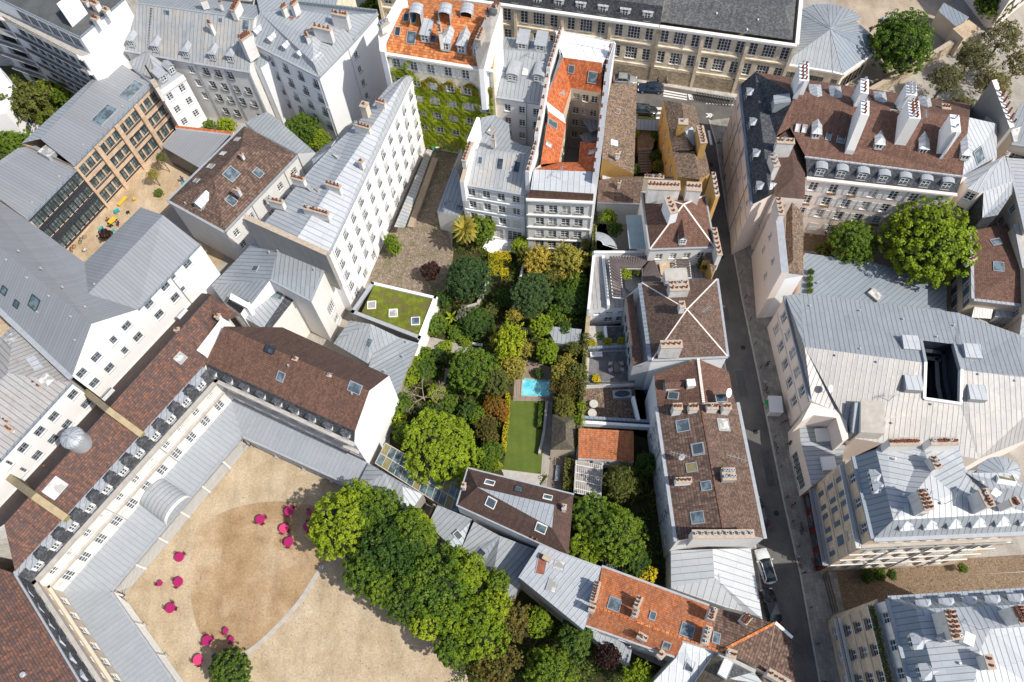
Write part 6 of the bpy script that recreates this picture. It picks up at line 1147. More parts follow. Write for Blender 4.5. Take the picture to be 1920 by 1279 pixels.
b.win('A0 B0', 5, [11.6, 8.4, 5.2], w=1.1, h=1.9, m0=1.6, rail=.9); b.win('A0 B0', 5, [1.2], w=1.5, h=2.2, m0=1.6); b.rail('A0 B0', z-3.3, .5, 1.0, 'iron', slab='offwhite'); b.rail('A0 B0', 4.6, .7, .9, 'iron', slab='offwhite'); b.trim('a b,a d', .35, .3, 'zinc_dark'); b.band('A0 B0', [11.1, 7.9], .15, .22, 'botstone')
b.dorms('a b', 4, .55, z+.15, m0=4.3, m1=1.2, w=1.4, h=1.5, kind='hip', depth=1.8, rm='zinc_white', wm='frame', roofrise=.5); b.dorms('a d', 6, .5, z+.1, m0=2.8, m1=1, w=1.4, h=1.2, kind='hip', depth=2.0, rm='zinc_white', wm='zinc_light', roofrise=.5)
b.chim(1020,895,1065,1050,z+5.2,2.8,.9,6,rows=2); b.chim(1375,875,1421,960,z+5.0,2.6,.9,5,rows=2); b.chim(1225,1135,1250,1210,z+4.4,1.8,.7,2); b.chim(990,1020,1020,1045,z+3.8,1.2,.9,0,cap='zinc_flat',m='zinc_flat'); b.chim(1105,1040,1150,1060,z+3.8,1.0,1.0,0,cap='white'); b.vent(1075,1180,h=.3)
x = MB(); rnd = random.Random(3)
A, B = b.p['A0'], b.p['B0']
for i in range(2600):
    q = A+(B-A)*rnd.random()+Vector((rnd.uniform(-.55, -.05), 0, rnd.uniform(.1, 1.0)*abs(sin(i*.7)))); leaf(x, q, rnd, .2, M[rnd.choice(('leaf_olive','leaf_mid','leaf_gold'))])
x.build('balcony_plants', b.root); b.done()
# upper right
b = Bld('conservatory_hall', 'round-ended pavilion with fan-shaped blue-grey zinc roof at the top right', 'pavilion', 'D', axis=radians(-15)); BX['dome'] = b
ap = (408,165,6.8)
b.pts(c=(408,162,7.4)); rim = [(145,352),(420,398),(478,412),(640,300),(645,200),(545,112),(585,100),(540,60),(470,35),(390,22),(310,25),(250,50),(225,70)]
for i, q in enumerate(rim): b.p[f'r{i}'] = P('D', *q, 5.0)
b.p['m'] = P('D', 640, 245, 5.0); n = len(rim)
for i in range(n): b.face(f'r{i} r{(i+1)%n} c', 'zinc_dark' if i in (2,3) else 'zinc')
b.walls(' '.join(f'r{i}' for i in range(n)), 'beige'); b.win('r0 r1', 6, [.8], w=2.2, h=2.6, m0=2.0, style='dark'); b.win('r1 r2', 1, [.8], w=1.0, h=2.6, m0=1, style='dark'); b.win('r2 r3', 5, [.8], w=2.0, h=2.6, m0=1.6, style='dark'); b.trim('r0 r1,r1 r2,r2 r3', .3, .35, 'offwhite')
for i in range(n):
    x = MB(); x.bar(b.p['c']+Vector((0, 0, .06)), b.p[f'r{i}']+Vector((0, 0, .06)), .08, .1, M['zinc_dark'] if i in (0,1,3) else M['zinc_flat']); x.build('seam', b.root)
b.done()
0 and simple('brown_corner_block', 'tan apartment block with recessed dark windows in the top right corner', 'apartment building', 'D', ((1100,55,9.0),(1290,178,9.0),(1330,70,9.0),(1420,-60,9.0),(1700,-60,9.0),(1500,-300,9),(1200,-200,9.0)), 'concrete', 'pink', extra=lambda b: (b.win('p0 p1', 2, [5.5, 2.0], w=1.3, h=1.6, m0=1.6, style='dark')))
b = Bld('tan_block', 'tan office block with rows of square dark windows at the top right corner', 'office block', 'D'); b.pts(a=(1290,180,0), b=(1560,-40,0), c=(1400,-330,0), d=(1120,-40,0)); [setattr(v, 'z', 14.0) for v in b.p.values()]; b.face('a b c d', 'concrete'); b.walls('a b c d', 'pink'); b.win('a d', 3, [7.6, 4.4], w=1.4, h=1.5, m0=2.2, style='dark'); b.win('a b', 4, [7.0, 4.0, 1.0], w=3.0, h=1.6, m0=2.2, style='dark'); b.done()
simple('garden_shed', 'flat pale outbuilding against the long stone wall at the top right', 'outbuilding', 'D', ((1090,160,4.0),(1180,110,4.0),(1245,160,4.0),(1150,215,4.0)), 'gravelroof', 'cream')
simple('dark_lean_to', 'dark blue-grey lean-to roof at the edge of the gravel yard', 'outbuilding', 'D', ((1010,60,3.6),(1040,15,3.6),(1180,95,3.6),(1120,160,3.4)), 'zinc_dark', 'cream')
simple('far_stone_house', 'far cream stone house at the top edge behind the white block', 'house', 'B', ((-250,-25,14.0),(440,40,14.0),(520,-140,14.0),(-250,-260,14.0)), 'zinc', 'beige', extra=lambda b: (b.win('p0 p1', 8, [10.6, 7.2, 3.9], w=1.3, h=2.1, m0=1.5), b.trim('p0 p1', .3, .3, 'offwhite')))
simple('left_garden_house', 'white house with curved balconies at the far left edge beside the garden', 'house', 'a', ((-60,640,11.0),(60,770,11.0),(135,900,9.0),(60,1180,9.0),(-300,1250,9.0),(-300,600,11)), 'white', 'white', extra=lambda b: (b.win('p2 p3', 2, [5.8, 2.4], w=1.6, h=1.6, m0=2.0, style='dark')))
for k, e, fs in (('w3','e2 e3',(.02,.55,.98)),('A','e0 e1',(.35,.97)),('A','e1 e2',(.82,)),('ivy','a b',(.02,.12,.97)),('long','a s0',(.15,.42,.7,.97)),('b2','a b',(.03,.7)),('wc','a b',(.02,.98)),('wd','a b',(.02,.98)),('pink','C0 C1',(.33,.7)),('pink','L0 L1',(.25,.5,.8)),('h1','B0 C0',(.25,.5,.75)),('beige','i b',(.2,.62)),('beige','a i',(.45,.8)),('lb','a d',(.3,.75)),('hip1','s e',(.35,.8)),('annex','se ne',(.5,)),('ctr','a2 d2',(.5,)),('cnw','c0 c1',(.35,.65))): BX[k].pipe(e, fs, m='framegrey' if k not in ('A','long') else 'offwhite')
for k, x, y, t, h_, az in (('long',560,760,'B',2.6,.3),('long',270,1130,'B',3.4,1.2),('A',440,170,'B',3.0,.8),('w3',1000,120,'b',2.2,.2),('wc',1330,830,'B',2.0,2.2),('wd',330,1000,'C',2.2,.9),('pink',900,700,'D',2.4,1.4),('h2',1180,1000,'L',2.2,.4),('h1',1000,330,'L',2.4,1.1),('ctr',1300,560,'G',2.6,.6),('hall',700,1000,'H',1.8,.2),('or',700,930,'K',2.0,.9),('b2',180,330,'C',2.0,.5),('och',1020,760,'C',1.8,1.2)):
    q, _ = BX[k].hit(x, y, t); antenna(BX[k].root, q, h_, az, 1.3)
# ================================================================ GROUND
def catmull(pts, n=6):
    out = []; k = len(pts)
    for i in range(k):
        p0, p1, p2, p3 = pts[i-1], pts[i], pts[(i+1) % k], pts[(i+2) % k]
        for j in range(n):
            t = j/n; out.append(tuple(.5*((2*b)+(-a+c)*t+(2*a-5*b+4*c-d)*t*t+(-a+3*b-3*c+d)*t**3) for a, b, c, d in zip(p0, p1, p2, p3)))
    return out
def ground(name, pts, z, mat, t='O', world=False, axis=0.0):
    a = MB(axis); q = [Vector((p[0], p[1], z)) if world else Vector(P(t, p[0], p[1], 0).to_2d().to_3d())+Vector((0, 0, z)) for p in pts]
    ar = sum(q[i].x*q[(i+1) % len(q)].y-q[(i+1) % len(q)].x*q[i].y for i in range(len(q)))
    if ar < 0: q = q[::-1]
    a.face(q, mat if not isinstance(mat, str) else M[mat]); return tag(a.build(name), None, None, kind='structure')
M['asphalt'] = m_ground('asphalt', [(0.3, (0.11, 0.105, 0.10)), (0.7, (0.17, 0.16, 0.148))], 0.35, 7.0)
M['paving'] = m_stone('granite_paving', (0.29, 0.27, 0.24), .8, .5, .6, .15)
M['paving_sunlit'] = m_stone('sunlit_paving', (0.48, 0.45, 0.40), .9, .6, .7, .1)  # lighter copy of the paving, sunlight on one pavement put into its colour
M['sandc'] = m_ground('pale_sand', [(0.3, (0.41, 0.31, 0.195)), (0.5, (0.50, 0.395, 0.265)), (0.7, (0.58, 0.475, 0.34))], 0.3, 4.0, finevar=.4)
M['sandd'] = m_ground('golden_sand', [(0.34, (0.33, 0.215, 0.115)), (0.5, (0.41, 0.285, 0.165)), (0.64, (0.52, 0.395, 0.26))], 0.2, 4.0, finevar=.4)
M['cobble'] = m_cobble('cobbles', (0.17, 0.13, 0.095), (0.36, 0.29, 0.22), 3.2, .5); M['cobble_tan'] = m_cobble('tan_cobbles', (0.17, 0.12, 0.08), (0.28, 0.20, 0.13), 3.6)
M['soil'] = m_ground('garden_soil', [(0.3, (0.035, 0.032, 0.015)), (0.6, (0.06, 0.06, 0.022)), (0.8, (0.09, 0.09, 0.03))], 0.5, 5.0)
M['grass'] = m_ground('lawn_grass', [(0.3, (0.07, 0.115, 0.018)), (0.7, (0.125, 0.18, 0.03))], 0.5, 9.0, finevar=.45)
_n = N('lawn'); _g = _n.obj(); _b = _n.noise(_g, .45, 5, .6); _f = _n.noise(_g, 9, 4, .75); _s = _n.new('ShaderNodeSeparateXYZ', None, Vector=_g); _m = _n.math('GREATER_THAN', _n.math('FRACT', _n.math('MULTIPLY', _s.outputs[0], .9)), .5)
_c = _n.mix(_b, (0.06, 0.10, 0.016), (0.15, 0.19, 0.04)); _c = _n.mix(1.0, _c, _n.ramp(_f, [(.25, .6), (.75, 1.2)]), 'MULTIPLY'); _c = _n.mix(_n.math('MULTIPLY', _m, .06), _c, (0.17, 0.22, 0.05)); _n.bump(_f, .05, .5); M['grass'] = _n.out(_c, .95, 0, .15)
M['gravel'] = m_ground('yard_gravel', [(0.3, (0.36, 0.28, 0.2)), (0.7, (0.52, 0.43, 0.33))], 0.2, 6.0)
M['gravel_grey'] = m_ground('grey_gravel', [(0.3, (0.30, 0.27, 0.23)), (0.7, (0.46, 0.43, 0.38))], 0.3, 6.0)
M['courtyard'] = m_ground('courtyard_screed', [(0.3, (0.36, 0.26, 0.16)), (0.5, (0.50, 0.38, 0.25)), (0.7, (0.60, 0.48, 0.34))], 0.3, 4.0)
M['paint'] = m_flat('road_paint', (0.72, 0.70, 0.67), 0.8, 0, 0.25, 4.0)
M['deck'] = m_zinc('pool_deck', (0.34, 0.26, 0.21), seam=.15, cross=2.5, dark=.5, var=.2, patina=.3, metal=0, rough=.9)
a = MB(); a.face([(-900, -700, 0), (900, -700, 0), (900, 1200, 0), (-900, 1200, 0)], M['gravel_grey']); tag(a.build('ground'), None, None, kind='structure')
ground('sand_court', [(215,1105), (455,828), (720,950), (890,1100), (960,1290), (960,1400), (330,1400)], .008, 'sandc')
el = catmull([(356,1100), (357,1050), (376,990), (420,960), (470,945), (530,940), (590,950), (622,985), (622,1030), (600,1068), (560,1130), (520,1175), (480,1212), (450,1230), (415,1235), (385,1205), (365,1160)])
ground('sand_circle', el, .016, 'sandd')
a = MB(); q = [P('O', *p) for p in el]
for i in range(len(q)):
    A, B = q[i], q[(i+1) % len(q)]; big = 53 <= i < 78
    a.bar(A+Vector((0, 0, .03)), B+Vector((0, 0, .03)), .55 if big else .09, .03, M['concrete'] if big else M['gravel'])
tag(a.build('stone_edging'), None, None, kind='structure')
ground('courtyard', [(296,290), (378,312), (322,390), (260,420), (160,492), (120,470), (120,380), (285,300)], .008, 'courtyard'); ground('yard', [(370,440), (420,480), (400,520), (360,470)], .012, 'courtyard')
ground('alley', [(790,270), (880,262), (872,330), (830,400), (850,470), (845,560), (690,545), (700,480), (745,400)], .008, 'cobble')
ground('garden_soil', [(735,560), (845,545), (850,395), (870,375), (1125,375), (1112,600), (1092,900), (1080,1000), (1240,1110), (1240,830), (1100,790), (1000,930), (880,900), (730,860)], .006, 'soil')
ground('garden_soil', [(1062,900), (1240,820), (1262,1120), (1070,1050)], .012, 'soil'); ground('garden_soil', [(905,1120), (985,1090), (1110,1190), (1240,1250), (1240,1400), (905,1400), (870,1240)], .014, 'soil'); ground('garden_soil', [(-80,120), (190,130), (0,330), (-80,330)], .006, 'soil')
ground('lawn', [(956,750), (1024,753), (1026,800), (1016,892), (944,880)], .02, 'grass'); ground('lawn', [(1068,240), (1078,240)] and [(150,600), (151,600), (151,601)], .004, 'grass') if False else None
ground('path', [(1024,753), (1036,753), (1030,892), (1014,892)], .024, 'gravel_grey'); ground('path', [(1035,500), (1058,505), (1060,590), (1045,592), (1040,545)], .02, 'gravel'); ground('path', [(800,630), (905,655), (935,690), (900,668), (800,655)], .02, 'gravel_grey'); ground('path', [(835,690), (845,692), (832,775), (824,772)], .022, 'gravel')
ground('pool_deck', [(968,668), (1035,690), (1040,752), (962,752)], .022, 'deck'); ground('terrace', [(905,465), (918,440), (985,430), (984,470), (925,478)], .03, 'white'); ground('terrace', [(940,880), (1020,890), (1010,915), (950,905)], .03, 'concrete'); ground('deck', [(1035,835), (1068,845), (1055,920), (1025,915)], .03, 'wood')
ground('side_yard', [(1222,420), (1262,420), (1262,700), (1225,700)], .01, 'bitumen')
# streets
KE = [(1330,225), (1343.5,269), (1353.6,336), (1368.7,430), (1392,560), (1420,692), (1446.4,822), (1469,934), (1501,1075), (1538,1279), (1560,1420)]
ke = [P('O', *p) for p in KE]; le = [Vector((p.x-(4.6 if p.y > 25 else 5.4), p.y, 0)) for p in ke]
ground('street', [(p.x, p.y) for p in le]+[(p.x, p.y) for p in ke[::-1]], .01, 'asphalt', world=True)
ground('cross_street', [(1080,140), (1190,152), (1300,172), (1384,188), (1600,222), (1700,245), (1690,300), (1370,250), (1240,236), (1080,220)], .014, 'asphalt')
pv = MB(pi/2)
for i in range(len(ke)-1):
    A, B = ke[i], ke[i+1]; w_ = 4.5
    pv.bar(A+Vector((w_/2, 0, .13)), B+Vector((w_/2, 0, .13)), w_, .2, M['paving']); pv.bar(A+Vector((-.08, 0, .14)), B+Vector((-.08, 0, .14)), .2, .2, M['concrete'])
tag(pv.build('pavement'), None, None, kind='structure')
pv = MB(pi/2)
for i in range(len(le)-1):
    A, B = le[i], le[i+1]; pv.bar(A+Vector((-1.0, 0, .13)), B+Vector((-1.0, 0, .13)), 2.0, .2, M['paving']); pv.bar(A+Vector((.08, 0, .14)), B+Vector((.08, 0, .14)), .2, .2, M['concrete'])
tag(pv.build('pavement'), None, None, kind='structure')
pv = MB(radians(-14)); a0, a1 = P('O', 1060, 118), P('O', 1560, 196); pv.bar(a0+Vector((0, 0, .13)), a1+Vector((0, 0, .13)), 3.8, .2, M['paving_sunlit']); tag(pv.build('pavement'), None, None, kind='structure')
def marks(name, quads, t):
    a = MB()
    for q in quads: a.face([Vector((*P(t, *p).to_2d(), .024)) for p in q][::-1], M['paint'])
    return tag(a.build(name), None, None, kind='structure')
marks('road_marking', [((1040,525),(1065,530),(1072,560),(1048,556)), ((1225,765),(1240,755),(1252,770),(1222,790)), ((1150,728),(1162,728),(1178,808),(1164,808)), ((1180,728),(1194,730),(1206,765),(1194,765)), ((1205,728),(1216,730),(1224,752),(1214,752))]+[((1140+i*18,575+i*1),(1150+i*18,576+i*1),(1150+i*18,581+i*1),(1140+i*18,580+i*1)) for i in range(9)]+[((1110+k,632),(1122+k,632),(1140+k,643),(1120+k,656),(1110+k,655),(1128+k,643)) for k in (28,45)]+[((905+0,502+i*14),(1035,525+i*14),(1035,532+i*14),(903,510+i*14)) for i in range(3)]+[((865,600),(895,600),(895,612),(862,612)), ((865,625),(895,625),(895,637),(862,637)), ((865,652),(890,652),(890,664),(862,664))], 'C')
ground('passage', [P('L', *p).to_2d() for p in ((385,745),(1500,690),(1500,830),(380,905))], .01, 'cobble_tan', world=True)
pv = MB(); pv.bar(P('L', 370, 712)+Vector((0, 0, .1)), P('L', 1500, 640)+Vector((0, 0, .1)), 2.0, .2, M['cobble_tan']); tag(pv.build('pavement'), None, None, kind='structure')
ground('gravel_yard', [P('D', *p).to_2d() for p in ((420,-80),(1040,-80),(1180,180),(900,330),(640,480),(500,300))], .008, 'gravel', world=True)
ground('mansion_yard', [P('D', *p).to_2d() for p in ((270,1200),(1200,1150),(1200,1400),(250,1400))], .009, 'cobble_tan', world=True)
# pool
wm = N('pool_water'); g = wm.obj(); wv = wm.new('ShaderNodeTexVoronoi', {'feature': 'SMOOTH_F1'}, Vector=g, Scale=1.6); wc = wm.mix(wm.ramp(wm.noise(g, .7, 3), [(.35, 0.0), (.7, 1.0)]), (0.07, 0.50, 0.60), (0.38, 0.78, 0.84)); wm.bump(wm.noise(g, 2.5, 2), .02, .15); M['water'] = wm.out(wc, .08, 0, .5)
pq = [P('G', *p) for p in ((340,880),(492,892),(485,980),(332,974))]; t = thing('swimming_pool', 'small turquoise swimming pool with pale stone rim in the walled garden', 'swimming pool', pq[0]); iv = lambda q: q-pq[0]
x = MB(); x.face([iv(p)+Vector((0, 0, .06)) for p in pq][::-1], M['water']); x.build('water', t); x = MB()
for i in range(4): x.bar(iv(pq[i])+Vector((0, 0, .12)), iv(pq[(i+1) % 4])+Vector((0, 0, .12)), .16, .12, M['gravel'])
x.build('rim', t)
# ================================================================ WALLS AND FENCES
def wallb(name, label, cat, pts, t, h, w, m, mt=None, z=None):
    a = MB(); q = [P(t, *p, h) for p in pts]
    for i in range(len(q)-1): a.bar(q[i], q[i+1], w, h, M[m], M[mt] if mt else None)
    return tag(a.build(name), label, cat)
wallb('garden_wall', 'long ivy topped stone wall dividing the gardens from the white terraces', 'wall', [(728,-30), (722,200), (690,560), (665,860), (648,1100), (640,1290)], 'G', 3.2, .6, 'greywall', 'copingbrown')
wallb('garden_wall', 'thin pale wall between the lawn and the kiosk path', 'wall', [(470,1000), (455,1160), (430,1279)], 'G', .9, .35, 'concrete')
wallb('garden_wall', 'low pale wall beside the dark green tree at the alley', 'wall', [(155,360), (100,480), (30,500)], 'G', 1.2, .35, 'concrete')
wallb('garden_wall', 'low garden wall running between the twin blue-green trees and the yellow hedge', 'wall', [(350,240), (300,480), (285,510)], 'G', 1.6, .3, 'offwhite')
wallb('garden_wall', 'dark railed wall closing the lower end of the shaded garden', 'wall', [(320,608), (470,625), (650,640)], 'G', 1.8, .25, 'greywall')
wallb('garden_wall', 'pale kerb wall along the flowering hedge', 'wall', [(150,1140), (120,1279)], 'G', .8, .3, 'concrete')
wallb('retaining_wall', 'white wall descending beside the grass roof', 'wall', [(1190,445), (1100,690), (1080,760)], 'F', 3.4, .4, 'white')
wallb('stone_wall', 'long ochre stone wall crossing the yard at the top right', 'wall', [(625,500), (900,345), (1080,235), (1270,185)], 'D', 2.6, .8, 'stone', 'brickcap')
wallb('yard_wall', 'white wall beside the small back yard', 'wall', [(1062,170), (1175,330)], 'E', 2.4, .4, 'greywall')
b = Bld('garden_shed', 'low blue-grey zinc garden shed roof beside the long wall', 'shed', 'G', axis=0); b.pts(a=(470,600,2.6), b=(655,618,2.6), c=(640,705,2.4), d=(510,690,2.4)); b.face('a b c d', 'zinc'); b.walls('a b c d', 'greywall'); b.done()
# alley awning
b = thing('glazed_awning', 'long narrow grey glazed awning along the foot of the long white building', 'awning'); x = MB(radians(-20)); A0, A1 = P('B', 955, 830, 3.2), P('B', 770, 1265, 3.2); B0, B1 = P('B', 985, 840, 2.8), P('B', 830, 1270, 2.8); x.face([A0, A1, B1, B0], M['zinc_worn']); x.build('canopy', b); x = MB(); x.bar(B0, B1, .12, .12, M['iron']); x.build('gutter', b)
a = MB(); a.bar(P('B', 1000, 880, .5), P('B', 860, 1265, .5), 1.0, .5, M['gravel']); tag(a.build('stone_step'), 'raised sandy stone step along the cobbled alley', 'step')
# iron gate
t = thing('iron_gate', 'black iron gate across the mouth of the cobbled passage', 'gate'); A, B = P('L', 345, 705), P('L', 400, 915); 
for z in (.3, 1.2, 2.1): x = MB(); x.bar(A+Vector((0, 0, z)), B+Vector((0, 0, z)), .06, .06, M['iron']); x.build('rail', t)
for i in range(34): x = MB(); q = A+(B-A)*(i/33); x.box(q+Vector((0, 0, 1.15)), .04, .04, 2.3, M['iron']); x.build('bar', t)
# ================================================================ VEGETATION
def crown_mesh(seed, nclump, nleaf, ls, style='round'):
    r = random.Random(seed); a = MB(); LM = M['leaf_mid']; bumps = [(Vector((r.gauss(0, 1), r.gauss(0, 1), r.gauss(.2, 1))).normalized(), r.uniform(.15, .38), r.uniform(.6, .9)) for _ in range(16)]
    def rad(d): return min(1.03, .76+sum(h*max(0, (d.dot(c)-w)/(1-w))**1 for c, h, w in bumps)*.8)
    for i in range(nclump):
        zz = 1-((i+.5)/nclump)*1.5; th = i*2.39996+r.uniform(-.2, .2); s_ = math.sqrt(max(0, 1-zz*zz)); d = Vector((s_*cos(th), s_*sin(th), zz))
        R = rad(d)*r.uniform(.74, 1.08)
        if style == 'sparse': R *= r.uniform(.45, 1.0)
        if style == 'feather': d = (d+Vector((0, 0, .15))).normalized(); R *= r.uniform(.6, 1.15)
        c = d*R; cs = (.1 if style != 'feather' else .16)*r.uniform(.7, 1.3)*math.sqrt(300/nclump)**.7; dir_ = (d+Vector((r.gauss(0, .4), r.gauss(0, .4), r.gauss(0, .3)))).normalized()
        for j in range(nleaf):
            if style == 'feather': p = c+dir_*r.uniform(-1.6, 1.2)*cs+Vector((r.gauss(0, 1), r.gauss(0, 1), r.gauss(0, 1)))*cs*.22
            else:
                o = Vector((r.gauss(0, 1), r.gauss(0, 1), r.gauss(0, 1))); o = o.normalized()*cs*r.uniform(.55, 1.0); o += d*max(0, 0)*.1
                if o.dot(d) < -.3*cs: o = -o
                p = c+o
            leaf(a, p, r, ls, LM, (p-c).normalized()*.6+Vector((0, 0, .55)) if (p-c).length > 1e-4 else None)
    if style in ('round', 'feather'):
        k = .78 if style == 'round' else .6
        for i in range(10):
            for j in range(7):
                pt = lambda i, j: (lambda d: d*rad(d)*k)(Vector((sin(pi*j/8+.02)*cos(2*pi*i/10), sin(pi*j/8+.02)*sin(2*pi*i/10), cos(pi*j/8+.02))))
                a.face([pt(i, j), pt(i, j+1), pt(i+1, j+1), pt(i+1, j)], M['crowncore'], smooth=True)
    return a.mesh('crown')
_cp = {}
def crown_proto(kind, v):
    if (kind, v) not in _cp:
        _cp[(kind, v)] = {'big': lambda: crown_mesh(v, 420, 34, .062), 'med': lambda: crown_mesh(v+20, 190, 34, .095), 'small': lambda: crown_mesh(v+40, 70, 30, .16), 'feather': lambda: crown_mesh(v+60, 110, 46, .12, 'feather'), 'sparse': lambda: crown_mesh(v+80, 260, 22, .07, 'sparse')}[kind]()
    return _cp[(kind, v)]
_tm = {}
def trunk_mesh(v, branches=6):
    if (v, branches) in _tm: return _tm[(v, branches)]
    r = random.Random(v); a = MB(); p = Vector((0, 0, -.05)); rr = .055
    for i in range(4):
        q = p+Vector((r.gauss(0, .02), r.gauss(0, .02), .16)); a.tube(p, q, rr, rr*.88, M['bark'], 7); p = q; rr *= .88
    for i in range(branches):
        th = 2*pi*i/branches+r.uniform(-.3, .3); s_ = p-Vector((0, 0, r.uniform(0, .2))); e = s_; d = Vector((cos(th)*.6, sin(th)*.6, .7)).normalized(); b_ = rr*.6
        for j in range(4):
            d = (d+Vector((r.gauss(0, .18), r.gauss(0, .18), r.gauss(.05, .12)))).normalized(); f = e+d*.16; a.tube(e, f, b_, b_*.72, M['bark'], 5, cap=False); e = f; b_ *= .72
            if j > 0: 
                d2 = (d+Vector((r.gauss(0, .6), r.gauss(0, .6), r.gauss(.1, .3)))).normalized(); a.tube(e, e+d2*.16, b_*.6, b_*.25, M['bark'], 4, cap=False)
    _tm[(v, branches)] = a.mesh('trunk', True); return _tm[(v, branches)]
nT = [0]
def tree(x, y, rpx, h, leafs, label, kind=None, name='tree', cat='tree', t='O', zs=None, group=None, br=6, sq=1.0, base=0.0):
    """x, y: crown centre in the photograph, rpx: crown radius in photo px, h: total height in metres"""
    nT[0] += 1; v = nT[0] % 3
    sc_ = TILE[t][2]; cz = h*.62; c = P(t, x, y, cz+base); e = P(t, x+rpx, y, cz+base); r = (e-c).length; rz = zs*r if zs else min(r*.95, h*.42); cz = max(rz*.9, h-rz)+base if not zs else cz+base
    c = P(t, x, y, cz); root = thing(name, label, cat, (c.x, c.y, base), group=group); kind = kind or ('big' if r > 2.8 else 'med' if r > 1.5 else 'small')
    cm = crown_proto(kind, v); co_ = link('crown', cm, root, (0, 0, cz-base), random.uniform(0, 6.28)); co_.scale = (r*sq, r/sq, rz)
    s0 = co_.material_slots[0]; s0.link = 'OBJECT'; s0.material = M[leafs]
    tr = link('trunk', trunk_mesh(v, br), root, (0, 0, 0), random.uniform(0, 6.28)); tr.scale = (r*1.3, r*1.3, (cz-base+rz*.2)/.95)
    return root
g = 'chestnut trees shading the sandy court'
tree(652,985,64,10.5,'leaf_bright','bright yellow-green tree at the upper end of the row shading the sandy court',name='broadleaf_tree'); tree(735,1035,80,11.5,'leaf_deep','large dark green tree second in the row shading the sandy court',name='broadleaf_tree'); tree(705,965,48,9.5,'leaf_mid','mid green tree tucked behind the dark one nearest the corner lodge',name='broadleaf_tree'); tree(815,1105,78,11,'leaf_mid','fresh green tree third in the row shading the sandy court',name='broadleaf_tree'); tree(868,1078,45,10,'leaf_bright','small bright tree between the row and the zinc studios',name='broadleaf_tree'); tree(898,1182,58,10,'leaf_bright','light green tree at the lower end of the court row',name='broadleaf_tree')
tree(432,1262,42,6,'leaf_deep','dark rounded tree at the bottom edge beside the magenta tables',name='broadleaf_tree')
tree(830,835,72,8.5,'leaf_bright','broad bright green tree beside the tall white gable and glass roof',name='broadleaf_tree')
tree(888,695,45,7,'leaf_mid','round olive green tree left of the swimming pool',name='broadleaf_tree'); tree(925,712,30,6,'leaf_olive','smaller olive green tree touching the round one by the pool',name='broadleaf_tree')
tree(876,518,44,8,'leaf_blue','dense dark green tree in the garden beside the cobbled alley',name='evergreen_tree'); tree(996,553,40,8,'leaf_blue','dense blue-green tree in the middle of the shaded garden',name='evergreen_tree')
tree(903,430,28,6,'leaf_mid','green tree behind the palm beside the white shuttered house',name='broadleaf_tree')
tree(1010,492,30,5,'leaf_gold','golden green bamboo clump below the cream courtyard house','feather','bamboo','bamboo'); tree(1068,492,36,5.5,'leaf_gold','large golden bamboo beside the ivy topped wall','feather','bamboo','bamboo'); tree(955,640,30,7,'leaf_lime','tall lime bamboo in the centre of the gardens','feather','bamboo','bamboo',sq=.8); tree(965,690,24,5,'leaf_gold','yellow tinged bamboo just above the pool deck','feather','bamboo','bamboo')
tree(1016,612,22,5,'leaf_bright','small bright green tree above the zinc garden shed',name='small_tree'); tree(1027,658,22,5,'leaf_bright','small bright green tree left of the zinc garden shed',name='small_tree'); tree(808,508,17,3.6,'leaf_purple','dark purple shrub overhanging the cobbled alley',name='purple_shrub',cat='shrub')
tree(1112,965,38,8,'leaf_mid','green tree directly below the slatted pergola',name='broadleaf_tree'); tree(1155,1000,52,9,'leaf_mid','large green tree filling the enclosed garden beside the long brown house',name='broadleaf_tree'); tree(1100,1030,34,6.5,'leaf_bright','lighter green tree next to the brown and zinc crowned roof',name='broadleaf_tree'); tree(1190,1048,28,6,'leaf_deep','dark green tree above the orange row house',name='broadleaf_tree'); tree(1165,905,36,8,'leaf_olive','sparse silvery barked tree beside the orange studio','sparse','birch_tree'); tree(1150,1058,22,3.5,'leaf_silver','silver leaved bush above the orange roof',name='silver_bush',cat='shrub'); tree(1214,1077,18,3.6,'leaf_yellow','yellow shrub at the corner of the orange row house',name='yellow_shrub',cat='shrub'); tree(1210,870,22,4.5,'leaf_deep','dark shrub in the shade of the long brown house',name='shrub',cat='shrub')
tree(955,1170,38,8,'leaf_bronze','bronze green feathery conifer below the court trees','feather','conifer'); tree(930,1245,45,8,'leaf_bronze','large bronze conifer at the bottom edge','feather','conifer'); tree(1030,1262,48,7,'leaf_mid','broad green tree at the bottom edge of the lower garden',name='broadleaf_tree'); tree(1078,1198,34,6.5,'leaf_deep','dark green tree beside the shaded zinc annex',name='broadleaf_tree'); tree(1140,1232,24,5,'leaf_purple','dark purple tree under the orange row house',name='purple_tree'); tree(1195,1268,24,6,'leaf_bright','pointed bright green tree by the bottom zinc house','feather','conifer'); tree(1010,1165,26,5,'leaf_bright','light green tree at the corner of the folded studios',name='small_tree')
tree(1738,455,82,13,'leaf_bright','huge bright green tree in the courtyard of the pink mansion',name='broadleaf_tree'); tree(1600,458,42,8,'leaf_mid','smaller green tree beside the huge one in the mansion courtyard',name='broadleaf_tree'); tree(1545,472,18,3,'leaf_olive','low shrub at the left end of the mansion courtyard',name='shrub',cat='shrub')
tree(1688,82,58,11,'leaf_mid','round dark green tree beside the fan shaped zinc roof',name='broadleaf_tree')
for x, y, r, lb in ((1775,150,36,'thin brownish tree just beyond the ochre stone wall'),(1825,110,42,'wide sparse brown-green tree in the grey yard at the top right'),(1880,70,40,'sparse brown-green tree nearest the tan block'),(1860,160,40,'sparse tree behind the tall grey party wall'),(1800,200,30,'small sparse tree above the mansion roof'),(1912,120,34,'brown-green tree at the right edge of the photo')): tree(x, y, r, 8, 'leaf_brown', lb, 'sparse', 'sparse_tree')
